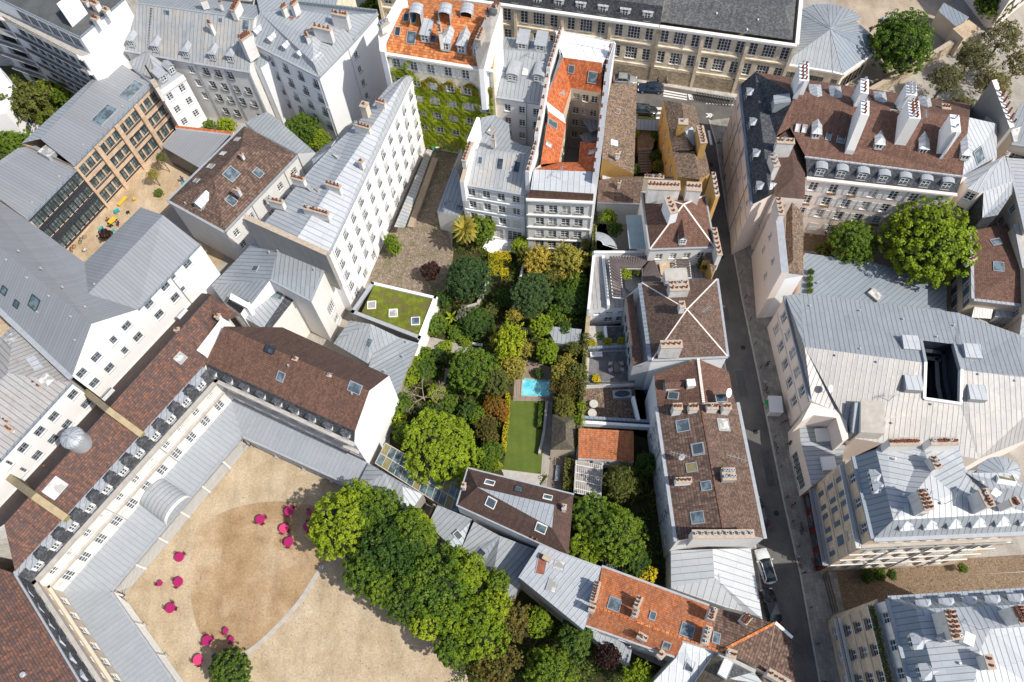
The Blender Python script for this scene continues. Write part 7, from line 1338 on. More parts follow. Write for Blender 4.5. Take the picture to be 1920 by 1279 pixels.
tree(1860,3,34,6,'leaf_mid','green tree at the very top edge beside the tan block',name='broadleaf_tree')
tree(712,6,28,6,'leaf_mid','green tree at the top edge behind the white party wall',name='broadleaf_tree'); tree(690,20,16,4,'leaf_bright','small light green bush at the top edge behind the white block',name='shrub',cat='shrub')
tree(48,190,40,10,'leaf_olive','spreading olive green cedar in the garden at the left edge','feather','cedar_tree'); tree(22,262,34,6,'leaf_mid','green tree below the cedar at the left edge',name='broadleaf_tree'); tree(120,175,22,4,'leaf_mid','green bush between the cedar and the school roof',name='shrub',cat='shrub'); tree(78,215,20,4,'leaf_bright','light green bush against the school roof',name='shrub',cat='shrub'); tree(10,300,20,4,'leaf_olive','olive bush at the left edge below the garden',name='shrub',cat='shrub'); tree(90,160,18,3.5,'leaf_lime','lime green bush under the apartment terraces',name='shrub',cat='shrub')
tree(567,245,34,6,'leaf_mid','leafy tree in the small yard under the corner block',name='broadleaf_tree'); tree(600,262,18,4.5,'leaf_bright','light green shrub at the right end of the small yard',name='shrub',cat='shrub'); tree(393,236,11,3,'leaf_mid','clipped round green bush, left of two behind the orange wall coping',name='clipped_bush',cat='shrub',zs=.9); tree(425,235,17,3.2,'leaf_lime','clipped bright green bush, larger of two behind the orange wall coping',name='clipped_bush',cat='shrub',zs=.8)
tree(286,328,13,4,'leaf_gold','small golden tree in the school courtyard','sparse','small_tree'); tree(299,361,8,1.4,'leaf_mid','potted green shrub in the school courtyard',name='potted_shrub',cat='shrub'); tree(302,297,12,4.5,'leaf_olive','thin dark tree by the courtyard shelter','sparse','small_tree'); tree(198,440,11,2.5,'leaf_purple','reddish bush at the lower end of the school courtyard',name='purple_bush',cat='shrub')
tree(738,465,14,3.5,'leaf_bright','leafy climber clump against the foot of the long white building',name='climbing_plant',cat='climber'); tree(733,450,12,4.2,'leaf_mid','smaller green tuft above the climber on the alley wall',name='shrub',cat='shrub')
tree(790,690,26,3.5,'leaf_mid','green bush beside the pointed zinc lean-to',name='shrub',cat='shrub'); tree(765,705,24,4,'leaf_bright','bright green bush against the pointed zinc lean-to',name='shrub',cat='shrub'); tree(752,760,24,4,'leaf_mid','green bush next to the tall white gable',name='shrub',cat='shrub'); tree(820,738,17,2.6,'leaf_lime','yellow-green bush beside the bare tree',name='shrub',cat='shrub'); tree(815,610,22,3,'leaf_mid','white flowering bush at the corner of the grass roof',name='shrub',cat='shrub'); tree(832,560,18,3.5,'leaf_deep','dark bush between the alley and the dense tree',name='shrub',cat='shrub'); tree(895,605,30,3.5,'leaf_deep','wide dark bush below the dense tree',name='shrub',cat='shrub'); tree(835,650,14,1.2,'leaf_lime','low clipped bush in the square bed of the path',name='shrub',cat='shrub'); tree(812,780,22,4,'leaf_deep','dark bush above the broad bright tree',name='shrub',cat='shrub')
tree(925,762,22,3.6,'leaf_autumn','red and gold flowering bush left of the lawn',name='flowering_shrub',cat='shrub'); tree(912,800,22,3.4,'leaf_bronze','bronze bush halfway down the lawn edge',name='shrub',cat='shrub'); tree(918,845,22,3.2,'leaf_mid','green bush at the lower left of the lawn',name='shrub',cat='shrub'); tree(880,770,20,3.5,'leaf_deep','dark bush between the round tree and the broad bright tree',name='shrub',cat='shrub')
tree(1070,560,36,3.5,'leaf_deep','deep green thicket beside the gravel path',name='shrub',cat='shrub'); tree(1078,530,24,4,'leaf_mid','green bush below the large golden bamboo',name='shrub',cat='shrub'); tree(945,560,20,2.6,'leaf_deep','dark bush in the shaded bed between the twin trees',name='shrub',cat='shrub'); tree(1040,590,18,2.8,'leaf_mid','green bush at the end of the gravel path',name='shrub',cat='shrub'); tree(1080,700,20,4.5,'leaf_olive','olive bush against the ivy topped wall beside the pool',name='shrub',cat='shrub'); tree(1060,770,22,4,'leaf_olive','olive bush above the kiosk',name='shrub',cat='shrub'); tree(1050,700,18,4,'leaf_gold','golden bush beside the zinc garden shed',name='shrub',cat='shrub')
tree(1140,407,15,3.6,'leaf_bright','green tree in the small terrace garden under the brown tiled range',base=2.5,name='small_tree'); tree(1152,430,14,3,'leaf_deep','dark shrub in the small terrace garden',base=2,name='shrub',cat='shrub'); tree(1172,515,11,1.8,'leaf_lime','lime potted shrub under the slatted pergola',base=5.6,name='potted_shrub',cat='shrub'); tree(1195,512,9,1.6,'leaf_olive','olive potted shrub under the slatted pergola',base=5.6,name='potted_shrub',cat='shrub'); tree(1322,495,14,3,'leaf_deep','dark shrub on the street balcony beside the pyramid roof',base=5,name='potted_shrub',cat='shrub')
tree(1125,635,13,1.2,'leaf_mid','green hedge block on the upper white terrace',base=1.5,name='hedge',cat='hedge'); tree(1118,711,9,.9,'leaf_yellow','round yellow bush on the tiled terrace',base=2.5,name='potted_shrub',cat='shrub')
for i, (x, y, lb) in enumerate(((1110,645,'first'),(1140,642,'second'),(1165,640,'last'))): tree(x, y, 9, 1.0, 'leaf_yellow', f'{lb} yellow bush from the left in the planter above the tiled terrace', base=2.6, name='potted_shrub', cat='shrub')
for i, (x, y, r) in enumerate(((1625,1080,13),(1650,1078,12),(1672,1078,10),(1805,1066,9))): tree(x, y, r, 2, ('leaf_deep','leaf_mid')[i % 2], ('largest','second','third','separate rightmost')[i]+' bush in the planters of the cobbled passage', name='potted_shrub', cat='shrub')
for i, (x, y) in enumerate(((1520,510),(1519,522),(1518,534),(1519,545))): tree(x, y, 6, 1.0, 'leaf_mid' if i % 2 else 'leaf_deep', ('topmost','upper middle','lower middle','lowest')[i]+' small plant in the row on the flat court roof', base=4, name='potted_plant', cat='plant')
# yellow clipped hedges
def hedge(pts, t, h, w, leafs, label, dens=90, name='hedge', ls=.2, box=True):
    a = MB(); r = random.Random(len(label)); q = [P(t, *p, h*.8) for p in pts]
    for i in range(len(q)-1):
        A, B = q[i], q[i+1]; L = (B-A).length; d = (B-A).normalized(); n = Vector((-d.y, d.x, 0))
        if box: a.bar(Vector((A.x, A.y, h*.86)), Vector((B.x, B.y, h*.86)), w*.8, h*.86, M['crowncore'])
        for k in range(int(L*dens)):
            u, s_ = r.random(), r.uniform(-1, 1); sd_ = r.random()
            p = A+(B-A)*u+(n*s_*w/2 if sd_ < .6 else n*(1 if s_ > 0 else -1)*w/2); p.z = h*(1+.08*sin(u*L*2.3)+r.gauss(0, .04)) if sd_ < .6 else h*r.random(); leaf(a, p, r, ls, M[leafs], (Vector((0, 0, 1)) if sd_ < .6 else n*s_))
    return tag(a.build(name), label, 'hedge')
hedge([(200,215),(190,340)], 'G', 1.8, 2.2, 'leaf_yellow', 'bright yellow clipped hedge, left arm beside the dense tree', 260); hedge([(190,232),(278,225)], 'G', 1.8, 1.6, 'leaf_yellow', 'bright yellow clipped hedge, upper arm below the white terrace', 220); hedge([(205,320),(268,315)], 'G', 1.4, 1.3, 'leaf_yellow', 'short golden hedge end with paler new growth', 200)
hedge([(262,960),(258,1080),(245,1180),(238,1279)], 'G', 1.5, .6, 'leaf_yellow', 'long narrow golden hedge edging the left side of the lawn', 90); hedge([(298,780),(300,860)], 'G', 2.2, 1.0, 'leaf_yellow', 'golden bamboo hedge left of the pool deck', 120); hedge([(440,1010),(432,1140)], 'G', 1.0, .6, 'leaf_mid', 'low green hedge in white planters right of the lawn', 90)
hedge([(345,180),(325,130)], 'G', 2.4, 1.4, 'leaf_bright', 'bright green hedge beside the cream courtyard house', 160)
hedge([(395,110),(385,250)], 'K', 2.0, 1.0, 'leaf_olive', 'green flowering hedge between the timber deck and the pergola', 140) if False else hedge([(362,90),(350,260)], 'K', 2.0, 1.2, 'leaf_olive', 'green flowering hedge between the timber deck and the pergola', 140)
# ivy on wall tops
def ivy(pts, t, h, w, leafs, label, dens=120):
    a = MB(); r = random.Random(3); q = [P(t, *p, h) for p in pts]
    for i in range(len(q)-1):
        A, B = q[i], q[i+1]; L = (B-A).length; d = (B-A).normalized(); n = Vector((-d.y, d.x, 0))
        for k in range(int(L*dens)):
            u = r.random(); amp = .5+.5*sin(u*L*.9+i)+.4*sin(u*L*2.7); s_ = r.gauss(0, .5)*w*max(.25, amp); p = A+(B-A)*u+n*s_; p.z = h+r.uniform(-.1, .3)-max(0, abs(s_)-.3)*r.uniform(0, 2.4); leaf(a, p, r, .22, M[leafs])
    return tag(a.build('climbing_ivy'), label, 'climber')
ivy([(728,-30),(722,200),(700,430)], 'G', 3.2, .7, 'leaf_mid', 'green ivy along the upper stretch of the dividing wall'); ivy([(680,640),(665,860),(655,1000),(645,1120),(632,1240)], 'G', 3.2, 1.0, 'leaf_olive', 'straggling olive ivy along the lower stretch of the dividing wall', 200); ivy([(655,1000),(645,1120)], 'G', 3.3, .8, 'leaf_bright', 'bright green ivy tuft beside the round table terrace', 160)
# ivy facade
b_ = BX['ivy']; A, B = b_.edge('a b'); o = b_.outward('a b'); L = (B-A).length; a = MB(); r = random.Random(11); rows = [14.2, 11.0, 7.8, 4.5]
def wn(x, z): return sin(x*1.3+z*.6)+sin(x*.7-z*1.1+2)+.7*sin(x*2.9+z*2.3)
k = 0
for i in range(150000):
    x, z = r.uniform(-.3, L-.3), r.uniform(.6, 19.6); c = None
    for j in range(6):
        xc = 1.6+(L-3.2)*j/5
        if abs(x-xc) < (.86 if z < 17 else 1.2) and any(zb-.1 < z < zb+1.75 for zb in [17.4]+rows): c = 1
    if c and r.random() < (.985 if x/L < .3 else .995): continue
    top = 16.6 if x > 3 else 19.4; top = 18.8 if 1.2 < x < 4.2 else top-.3
    if z > top+.5*sin(x*2.1): continue
    w = wn(x, z); bare = (w < -1.75 and x > 5.5) or (x > 9.5 and 11.2 < z < 13.0 and w < .6) or (x < 1.2 and z > 12) or (x > 6 and z < 3.2+.4*sin(x*2) and x < 10)
    if bare and r.random() < .93: continue
    th = .12+.18*(wn(x*1.7, z*1.7)+2.5)/5+r.random()*.12
    p = A+(B-A)*(x/L)+o*th; p.z = z; g_ = 'leaf_autumn' if (z > 14.6 and x > 5 and r.random() < .55) else 'leaf_lime' if r.random() < .65+.2*wn(x, z+4) else 'leaf_olive' if r.random() < .15 else 'leaf_bright'  # mostly lime leaves, sunlight on the ivy put into their colour
    leaf(a, p, r, .3, M[g_], o*.8+Vector((0, 0, .5))); k += 1
tag(a.build('ivy_facade_plant'), 'vigorous green and rust tinted ivy covering the facade under the orange roof', 'climber')
# understorey
def inside(p, poly):
    c = False; n = len(poly)
    for i in range(n):
        a_, b2 = poly[i], poly[(i+1) % n]
        if (a_[1] > p[1]) != (b2[1] > p[1]) and p[0] < (b2[0]-a_[0])*(p[1]-a_[1])/(b2[1]-a_[1])+a_[0]: c = not c
    return c
def under(polys, holes, n, label, mats, hmax=1.0, ls=.3):
    a = MB(); r = random.Random(9); from mathutils import noise
    P2 = [[P('O', *p).to_2d() for p in pl] for pl in polys]; H2 = [[P('O', *p).to_2d() for p in pl] for pl in holes]
    for pl in P2:
        xs = [p[0] for p in pl]; ys = [p[1] for p in pl]; ar = (max(xs)-min(xs))*(max(ys)-min(ys)); 
        for i in range(int(ar*n)):
            q = (r.uniform(min(xs), max(xs)), r.uniform(min(ys), max(ys)))
            if not inside(q, pl) or any(inside(q, h) for h in H2): continue
            f = noise.noise(Vector((q[0]*.45, q[1]*.45, 0)))+.5*noise.noise(Vector((q[0]*1.1, q[1]*1.1, 4)))
            if f < -.18: continue
            leaf(a, Vector((q[0], q[1], max(.03, (f+.25)*hmax*1.6*r.uniform(.5, 1.0)))), r, ls, M[mats[int((noise.noise(Vector((q[0]*.3, q[1]*.3, 9)))+.5)*len(mats)*.999) % len(mats)]], Vector((0, 0, .8)))
    return tag(a.build('ground_cover'), label, 'ground cover', kind='stuff')
paths = [[(956,750),(1036,753),(1030,892),(944,880)], [(1035,500),(1058,505),(1060,590),(1045,592),(1040,545)], [(800,630),(905,655),(935,690),(900,668),(800,655)], [(835,690),(845,692),(832,775),(824,772)], [(968,668),(1035,690),(1040,752),(962,752)], [(905,465),(918,440),(985,430),(984,470),(925,478)], [(940,880),(1020,890),(1010,915),(950,905)], [(1035,835),(1068,845),(1055,920),(1025,915)], [(1020,605),(1095,610),(1090,650),(1035,650)], [(925,525),(960,530),(955,590),(915,590)]]
under([[(800,560),(840,545),(860,420),(870,385),(985,440),(985,470),(1105,460),(1095,620),(1085,760),(1075,880),(1040,900),(1000,915),(880,890),(760,850),(735,800),(790,650)], [(1075,940),(1235,830),(1250,1110),(1080,1040)]], paths, 26, 'mixed low planting covering the garden beds', ['leaf_deep', 'leaf_mid', 'leaf_olive', 'leaf_deep', 'leaf_bright', 'leaf_mid'])
under([[(820,1120),(985,1110),(1110,1190),(1230,1250),(1230,1300),(830,1300)], [(-60,140),(190,140),(10,330),(-60,330)]], [], 20, 'dark low planting in the lower and left gardens', ['leaf_deep', 'leaf_mid', 'leaf_olive'], .8)
# palm trees
def palm(x, y, rpx, h, leafs, label, n=22, base=0):
    c = P('O', x, y, h); r = (P('O', x+rpx, y, h)-c).length; root = thing('palm_tree', label, 'palm tree', (c.x, c.y, base)); rnd = random.Random(5)
    t_ = MB(); t_.tube((0, 0, 0), (0, 0, h-base), .16, .12, M['bark'], 8); t_.build('trunk', root)
    for i in range(n):
        a = MB(); th = 2.4*i; el = 1.3-1.7*i/n; seg = 7; p = Vector((0, 0, h-base)); d = Vector((cos(th)*cos(el), sin(th)*cos(el), sin(el))); s_ = Vector((-sin(th), cos(th), 0)); 
        for j in range(seg):
            q = p+d*r/seg*1.15; w0, w1 = sin(pi*(j+.3)/(seg+.6))*r*.14, sin(pi*(j+1.3)/(seg+.6))*r*.14
            for sg in (1, -1): a.face([p, q, q+s_*sg*w1-Vector((0, 0, w1*.35)), p+s_*sg*w0-Vector((0, 0, w0*.35))], M[leafs])
            p = q; d = (d-Vector((0, 0, .17))).normalized()
        a.build('frond', root)
palm(871,430,26,5.2,'leaf_gold','golden fan palm beside the white shuttered house',64); palm(846,596,15,1.6,'leaf_lime','small bright tree fern beside the grass roof',9)
# bare trees
def bare(x, y, h, rpx, label, seed, mat='palebark', tufts=None):
    c = P('O', x, y, h*.6); r = (P('O', x+rpx, y, h*.6)-c).length; root = thing('bare_tree', label, 'tree', (c.x, c.y, 0)); rnd = random.Random(seed); a = MB(); L_ = MB()
    def grow(p, d, l, rr, k):
        q = p+d*l; a.tube(p, q, rr, rr*.7, M[mat], 5, cap=False)
        if k == 0:
            if tufts:
                for _ in range(10): leaf(L_, q+Vector((rnd.gauss(0, .2), rnd.gauss(0, .2), rnd.gauss(0, .15))), rnd, .22, M[tufts])
            return
        for _ in range(3 if k > 1 else 3): grow(q, (d+Vector((rnd.gauss(0, .55), rnd.gauss(0, .55), rnd.gauss(.0, .3)))).normalized(), l*rnd.uniform(.62, .85), rr*.62, k-1)
    a.tube((0, 0, 0), (0, 0, h*.3), .14, .12, M[mat], 7)
    for i in range(5): th = 2*pi*i/5+rnd.random(); grow(Vector((0, 0, h*.3)), Vector((cos(th)*.8, sin(th)*.8, .5)).normalized(), r*.42, .07, 4)
    a.build('trunk', root, weld=True)
    if tufts: L_.build('foliage', root)
bare(792,738,5,42,'leafless pale branched tree beside the pointed zinc lean-to',4); bare(1062,722,5.5,28,'gnarled thin leaved tree overhanging the pool',8,'bark','leaf_bronze'); bare(1170,895,8.5,30,'pale branched birch limbs above the orange studio',15,'palebark','leaf_olive')
# stepped courtyard garden between the tiled shed and the ochre house
ground('stepped_garden', [P('C', *p).to_2d() for p in ((755,640),(905,650),(960,985),(740,985))], .016, 'soil', world=True)
t = thing('garden_steps', 'wide timber garden steps between the long tiled slope and the ochre house', 'steps')
for i in range(9):
    q = P('C', 800, 835+i*15, 2.2-i*.2); x = MB(); x.box(q, 2.2, .42, .16, M['wood']); x.box(q-Vector((0, 0, q.z/2)), 2.1, .3, q.z, M['soot_shade']); x.build('step', t)  # black block paints the shade beneath each tread
b = Bld('stepped_terrace', 'brick paved terrace with zinc awning above the timber garden steps', 'terrace', 'C'); b.pts(a=(760,715,2.4), b=(870,720,2.4), c=(845,825,2.4), d=(765,825,2.4), e=(752,665,3.6), f=(880,670,3.6), g=(872,730,3.2), h=(752,722,3.2)); b.walls('a b c d', 'cream'); b.face('a b c d', 'cobble_tan'); b.face('e f g h', 'zinc_dark'); b.done()
for x, y, r, k, lb in ((858,760,10,'leaf_mid','green shrub on the stepped terrace beside the ochre house'),(755,745,7,'leaf_bright','small bright shrub against the long tiled slope'),(745,945,9,'leaf_deep','dark shrub at the foot of the timber steps'),(870,930,12,'leaf_olive','olive shrub between the timber steps and ochre wall'),(862,870,11,'leaf_deep','dark green shrub beside the timber steps')): tree(x, y, r*2.97, 3.0, k, lb, name='shrub', cat='shrub', t='C')
ground('gallery_floor', [(v.x, v.y) for v in (BX['gal'].p['i0'], BX['gal'].p['i1'], BX['gal'].p['o1'], BX['gal'].p['o0'])], .03, 'concrete', world=True)
# more garden planting
for x, y, r, h, k, kd, lb in (
 (782,682,18,3.5,'leaf_bright','med','bright bush halfway up the edge of the pointed zinc lean-to'),(796,662,14,3,'leaf_mid','small','small green bush under the corner of the grass roof'),(745,785,16,3.2,'leaf_lime','small','lime bush at the corner of the tall white gable'),(757,812,20,4,'leaf_mid','med','green bush squeezed between the gable and the broad bright tree'),(822,668,15,2.5,'leaf_deep','small','dark bush just below the pale garden path'),
 (859,624,18,1.6,'leaf_mid','small','low green bush beside the tree fern'),(873,640,12,1.3,'leaf_bright','small','low bright bush along the upper edge of the pale path'),(921,822,16,3,'leaf_bronze','small','bronze green bush beside the golden lawn hedge'),(930,846,14,2.8,'leaf_mid','small','green bush near the lower end of the golden lawn hedge'),(914,868,17,2.8,'leaf_mid','med','rounded green bush above the brown hipped roof'),(931,872,11,2.2,'leaf_lime','small','lime bush at the bottom corner of the lawn'),
 (893,778,18,3.4,'leaf_mid','med','green bush above the broad bright tree on the right'),(943,775,14,3.4,'leaf_autumn','small','small reddish bush touching the golden hedge'),(1062,682,18,4,'leaf_gold','feather','golden bamboo below the zinc garden shed'),(1077,655,15,4.2,'leaf_olive','feather','olive bamboo against the ivy topped wall'),(1058,756,18,4,'leaf_olive','feather','olive bamboo right of the pool'),(1075,790,14,3.6,'leaf_mid','small','green bush behind the kiosk'),(1064,728,16,3.8,'leaf_bronze','feather','bronze leaved shrub at the pool corner'),
 (973,462,14,3,'leaf_lime','small','lime shrub left of the cream courtyard house'),(966,590,14,6.5,'leaf_gold','feather','narrow golden bamboo rising above the lime one'),(931,640,15,5,'leaf_gold','feather','golden bamboo left of the lime one'),(983,655,16,5,'leaf_gold','feather','golden bamboo right of the lime one'),(985,480,16,4,'leaf_olive','feather','olive bamboo beside the low garden wall'),(1030,520,18,4,'leaf_olive','feather','olive green bamboo above the blue-green tree'),(1098,455,9,5,'leaf_gold','feather','thin bamboo standing against the cream facade'),
 (1060,620,16,3,'leaf_deep','small','dark bush above the zinc garden shed'),(920,585,16,2.6,'leaf_olive','small','olive bush in the shaded bed'),(870,590,16,3,'leaf_silver','small','grey-green bush below the dense dark tree'),(1010,700,9,1.6,'leaf_deep','small','small dark bush at the edge of the pool deck'),(850,720,16,2.4,'leaf_deep','small','dark bush left of the round olive tree'),(842,760,18,2.6,'leaf_mid','small','green bush between the bare tree and the gravel strip'),(800,600,16,2.6,'leaf_bright','small','bright bush tucked against the wall of the grass roof'),
 (760,560,0,0,'','','')):
    if r: tree(x, y, r, h, k, lb, kd, name='bamboo' if kd == 'feather' and 'bamboo' in lb else 'shrub', cat='bamboo' if kd == 'feather' and 'bamboo' in lb else 'shrub', zs=1.0 if kd == 'feather' else None)
for x, y, r, h, k, lb in ((775,1010,50,11,'leaf_mid','mid green tree on the gallery side of the court row'),(690,1070,42,9.5,'leaf_mid','green tree on the sand side of the court row, second from the top'),(765,1120,45,10,'leaf_deep','dark tree on the sand side of the court row near its middle'),(850,1150,42,9.5,'leaf_bright','bright tree on the sand side of the court row, third from the bottom'),(925,1140,36,9,'leaf_bright','light green tree between the court row and the bronze conifer'),(620,1010,30,8.5,'leaf_bright','small bright tree at the uppermost tip of the court row')): tree(x, y, r, h, k, lb, name='broadleaf_tree')
mh = MB(); mh.tube((0, 0, 0), (0, 0, .02), .35, .35, M['iron'], 16); mme = mh.mesh('manhole_cover')
for i, f in enumerate((1.6, 3.4, 4.7, 5.9, 7.2)):
    A, B = ke[int(f)], ke[int(f)+1]; q = A+(B-A)*(f-int(f))-Vector((1.4+.6*(i % 2), 0, -.02)); tag(link('manhole_cover', mme, None, q), 'round iron manhole cover set in the narrow street', 'manhole cover', 'manhole covers in the street')
a = MB()
for i, (f, dx, l) in enumerate(((2.3,1.5,3),(5.2,2.6,4),(6.5,1.2,5),(4.2,3.0,2.5))):
    A, B = ke[int(f)], ke[int(f)+1]; q = A+(B-A)*(f-int(f)); a.face([(q.x-dx-.6, q.y-l/2, .016), (q.x-dx+.5, q.y-l/2, .016), (q.x-dx+.5, q.y+l/2, .016), (q.x-dx-.6, q.y+l/2, .016)], M['bitumen'])
tag(a.build('asphalt_patch'), None, None, kind='structure')
# fallen litter / wear on the sand
a = MB(); r = random.Random(31)
for i in range(500):
    q = P('O', r.uniform(300, 860), r.uniform(860, 1279)); leaf(a, Vector((q.x, q.y, .03)), r, .16, M[r.choice(('leaf_brown', 'leaf_olive'))], Vector((0, 0, 2)))
tag(a.build('fallen_leaves'), 'scattered fallen leaves on the sandy court', 'fallen leaves', kind='stuff')
for x, y, r, h, k, lb in ((668,935,32,9,'leaf_bright','small bright tree at the top of the court row beside the lodge'),(720,1105,34,9.5,'leaf_mid','green tree bulging over the sand in the upper half of the court row'),(800,1165,34,9.5,'leaf_bright','yellow-green tree bulging over the sand in the lower half of the court row'),(780,985,30,9,'leaf_bright','light green tree beside the mossy garden wall'),(850,1215,34,8.5,'leaf_mid','green tree at the bottom of the row on the sand side'),(930,1095,26,8,'leaf_mid','green tree overhanging the folded zinc studios')): tree(x, y, r, h, k, lb, name='broadleaf_tree')
# ================================================================ VEHICLES
def paint(name, col, rough=.25): 
    n = N(name); n.out(col, rough, .1, .6); n.b.inputs['Coat Weight'].default_value = .8; n.b.inputs['Coat Roughness'].default_value = .08; return n.m
M['tyre'] = m_flat('tyre_rubber', (.015, .015, .016), .9); M['rim'] = m_flat('alloy_rim', (.45, .46, .48), .35, .7); M['lamp'] = m_flat('headlamp', (.7, .72, .75), .15, 0, .05); M['tail'] = m_flat('tail_lamp', (.4, .01, .01), .3)
M['carglass'] = m_glass('car_glass', (.02, .03, .035), .04); M['plate'] = m_flat('number_plate', (.75, .75, .7), .6)
def car(label, x, y, t, rz, col, L=4.3, W=1.78, Hh=1.48, suv=False, roof=None, name='parked_car'):
    c = P(t, x, y, .75); root = thing(name, label, 'car', (c.x, c.y, .02), rz, group='cars parked along the streets'); pm = paint('car_paint', col); h = Hh
    st = [(-.5, .62, .42, .62), (-.485, .80, .30, .80), (-.44, .92, .24, .92), (-.36, .98, .2, .96), (-.2, 1, .2, .97), (.05, 1, .2, .96), (.25, 1, .2, .93), (.38, .97, .2, .82), (.45, .90, .24, .72), (.485, .78, .32, .62), (.5, .6, .42, .55)]
    a = MB(); belt = .95 if not suv else 1.02; prof = []
    for f, wf, zb, zt in st:
        w = W/2*wf; z1 = zt*belt; prof.append([Vector((f*L, -w*.92, zb)), Vector((f*L, -w, zb+.2)), Vector((f*L, -w*.99, z1-.12)), Vector((f*L, -w*.86, z1)), Vector((f*L, 0, z1+.05)), Vector((f*L, w*.86, z1)), Vector((f*L, w*.99, z1-.12)), Vector((f*L, w, zb+.2)), Vector((f*L, w*.92, zb))])
    for i in range(len(prof)-1):
        for j in range(8): a.face([prof[i][j], prof[i+1][j], prof[i+1][j+1], prof[i][j+1]], pm, smooth=True)
        a.face([prof[i][8], prof[i+1][8], prof[i+1][0], prof[i][0]], M['tyre'])
    a.face(prof[0][::-1], pm); a.face(prof[-1], pm); a.build('body', root, weld=True)
    # cabin
    g = MB(); b0, b1, t0, t1 = -.46*L if suv else -.42*L, .2*L, -.36*L if suv else -.27*L, .07*L; wb, wt = W*.43, W*.35; zb = belt-.03
    base = [Vector((b0, -wb, zb)), Vector((b1, -wb, zb-.08)), Vector((b1+.12, 0, zb-.06)), Vector((b1, wb, zb-.08)), Vector((b0, wb, zb))]; top = [Vector((t0, -wt, h-.05)), Vector((t1, -wt, h-.06)), Vector((t1+.1, 0, h-.02)), Vector((t1, wt, h-.06)), Vector((t0, wt, h-.05))]
    for i in range(5): g.face([base[i], base[(i+1) % 5], top[(i+1) % 5], top[i]], M['carglass'], smooth=False)
    g.build('window', root); r_ = MB(); rp = MB()
    ct = Vector(((t0+t1)/2, 0, h+.03)); 
    for i in range(5): r_.face([top[i], top[(i+1) % 5], ct], roof or pm, smooth=True)
    for s_ in (-1, 1):
        r_.bar(Vector((t0, s_*wt, h)), Vector((t1, s_*wt, h-.01)), .1, .07, pm); r_.bar(Vector((t1, s_*wt, h-.03)), Vector((b1, s_*wb, zb)), .07, .06, pm); r_.bar(Vector((t0, s_*wt, h-.02)), Vector((b0, s_*wb, zb+.02)), .12, .07, pm); r_.bar(Vector(((t0+t1)/2, s_*(wt+.01), h-.04)), Vector(((b0+b1)/2, s_*(wb+.01), zb)), .08, .05, pm)
    r_.build('roof', root)
    wr = .32 if not suv else .36
    for fx in (-.31, .31):
        for s_ in (-1, 1):
            w_ = MB(); w_.tube((fx*L, s_*(W/2-.2), wr), (fx*L, s_*(W/2+.005), wr), wr, wr, M['tyre'], 18); wo = w_.build('wheel', root); w_ = MB(); w_.tube((fx*L, s_*(W/2), wr), (fx*L, s_*(W/2+.02), wr), wr*.62, wr*.58, M['rim'], 12); w_.build('rim', wo)
    for s_ in (-1, 1):
        q = MB(); q.box((.462*L, s_*W*.33, .6), .2, .38, .14, M['lamp']); q.build('headlight', root); q = MB(); q.box((-.475*L, s_*W*.36, .74), .16, .3, .16, M['tail']); q.build('tail_light', root); q = MB(); q.box((b1-.25, s_*(W/2+.08), belt+.02), .14, .2, .14, pm); q.build('mirror', root)
    q = MB(); q.box((-.503*L, 0, .55), .03, .52, .12, M['plate']); q.build('number_plate', root); return root
st_dir = lambda i: math.atan2(ke[i+1].y-ke[i].y, ke[i+1].x-ke[i].x)
car('dark blue low car parked at the top crossing beside two pedestrians', 833, 487, 'C', radians(172), (.012, .03, .065), 4.5)
car('black estate car with pale roof panels below the dark blue car', 800, 612, 'C', radians(-8), (.02, .022, .025), 4.3, suv=True, roof=M['carglass'])
car('white car with dark glass roof parked beside the pale zinc roof', 45, 660, 'L', radians(97), (.72, .73, .74), 4.4, suv=True, roof=M['carglass'])
car('black car parked nose to tail below the white car', 74, 872, 'L', radians(97), (.01, .01, .012), 4.3)
car('dark car half hidden beside the long brown house', 8, 375, 'L', radians(97), (.03, .032, .035), 4.2)
car('grey car partly hidden behind the long tiled shed', 690, 440, 'C', radians(-10), (.3, .31, .32), 4.2)
# bicycles
def ring(a, c, r, rr, m, ax, n=14):
    for i in range(n):
        p = [c+ax*cos(2*pi*k/n)*r+Vector((0, 0, sin(2*pi*k/n)*r)) for k in (i, i+1)]; a.tube(p[0], p[1], rr, rr, m, 4, cap=False)
bm_ = {}
def bike_parts(col):
    if col in bm_: return bm_[col]
    X = Vector((1, 0, 0)); out = []
    for cx in (-.52, .52): a = MB(); ring(a, Vector((cx, 0, .34)), .33, .03, M['tyre'], X); a.tube((cx, -.05, .34), (cx, .05, .34), .05, .05, M['rim'], 6); out.append(('wheel', a.mesh('wheel')))
    a = MB(); m = M[col]
    for p, q in (((-.52, 0, .34), (-.15, 0, .85)), ((-.52, 0, .34), (0, 0, .32)), ((0, 0, .32), (-.15, 0, .9)), ((-.15, 0, .8), (.38, 0, .78)), ((0, 0, .32), (.4, 0, .7)), ((.52, 0, .34), (.38, 0, .95))): a.tube(p, q, .03, .03, m, 5)
    out.append(('frame', a.mesh('frame'))); a = MB(); a.tube((.36, -.3, 1.0), (.36, .3, 1.0), .022, .022, M['iron'], 5); out.append(('handlebar', a.mesh('handlebar'))); a = MB(); a.box((-.18, 0, .93), .26, .16, .07, M['iron']); out.append(('saddle', a.mesh('saddle')))
    if col == 'bikegrey': a = MB(); a.box((.62, 0, .82), .3, .34, .22, M['framegrey']); out.append(('basket', a.mesh('basket')))
    bm_[col] = out; return out
M['bikegrey'] = m_flat('bike_grey', (.12, .13, .13), .5, .3); M['bikered'] = m_flat('bike_red', (.35, .05, .02), .5, .2); M['bikeblue'] = m_flat('bike_blue', (.03, .12, .16), .5, .2)
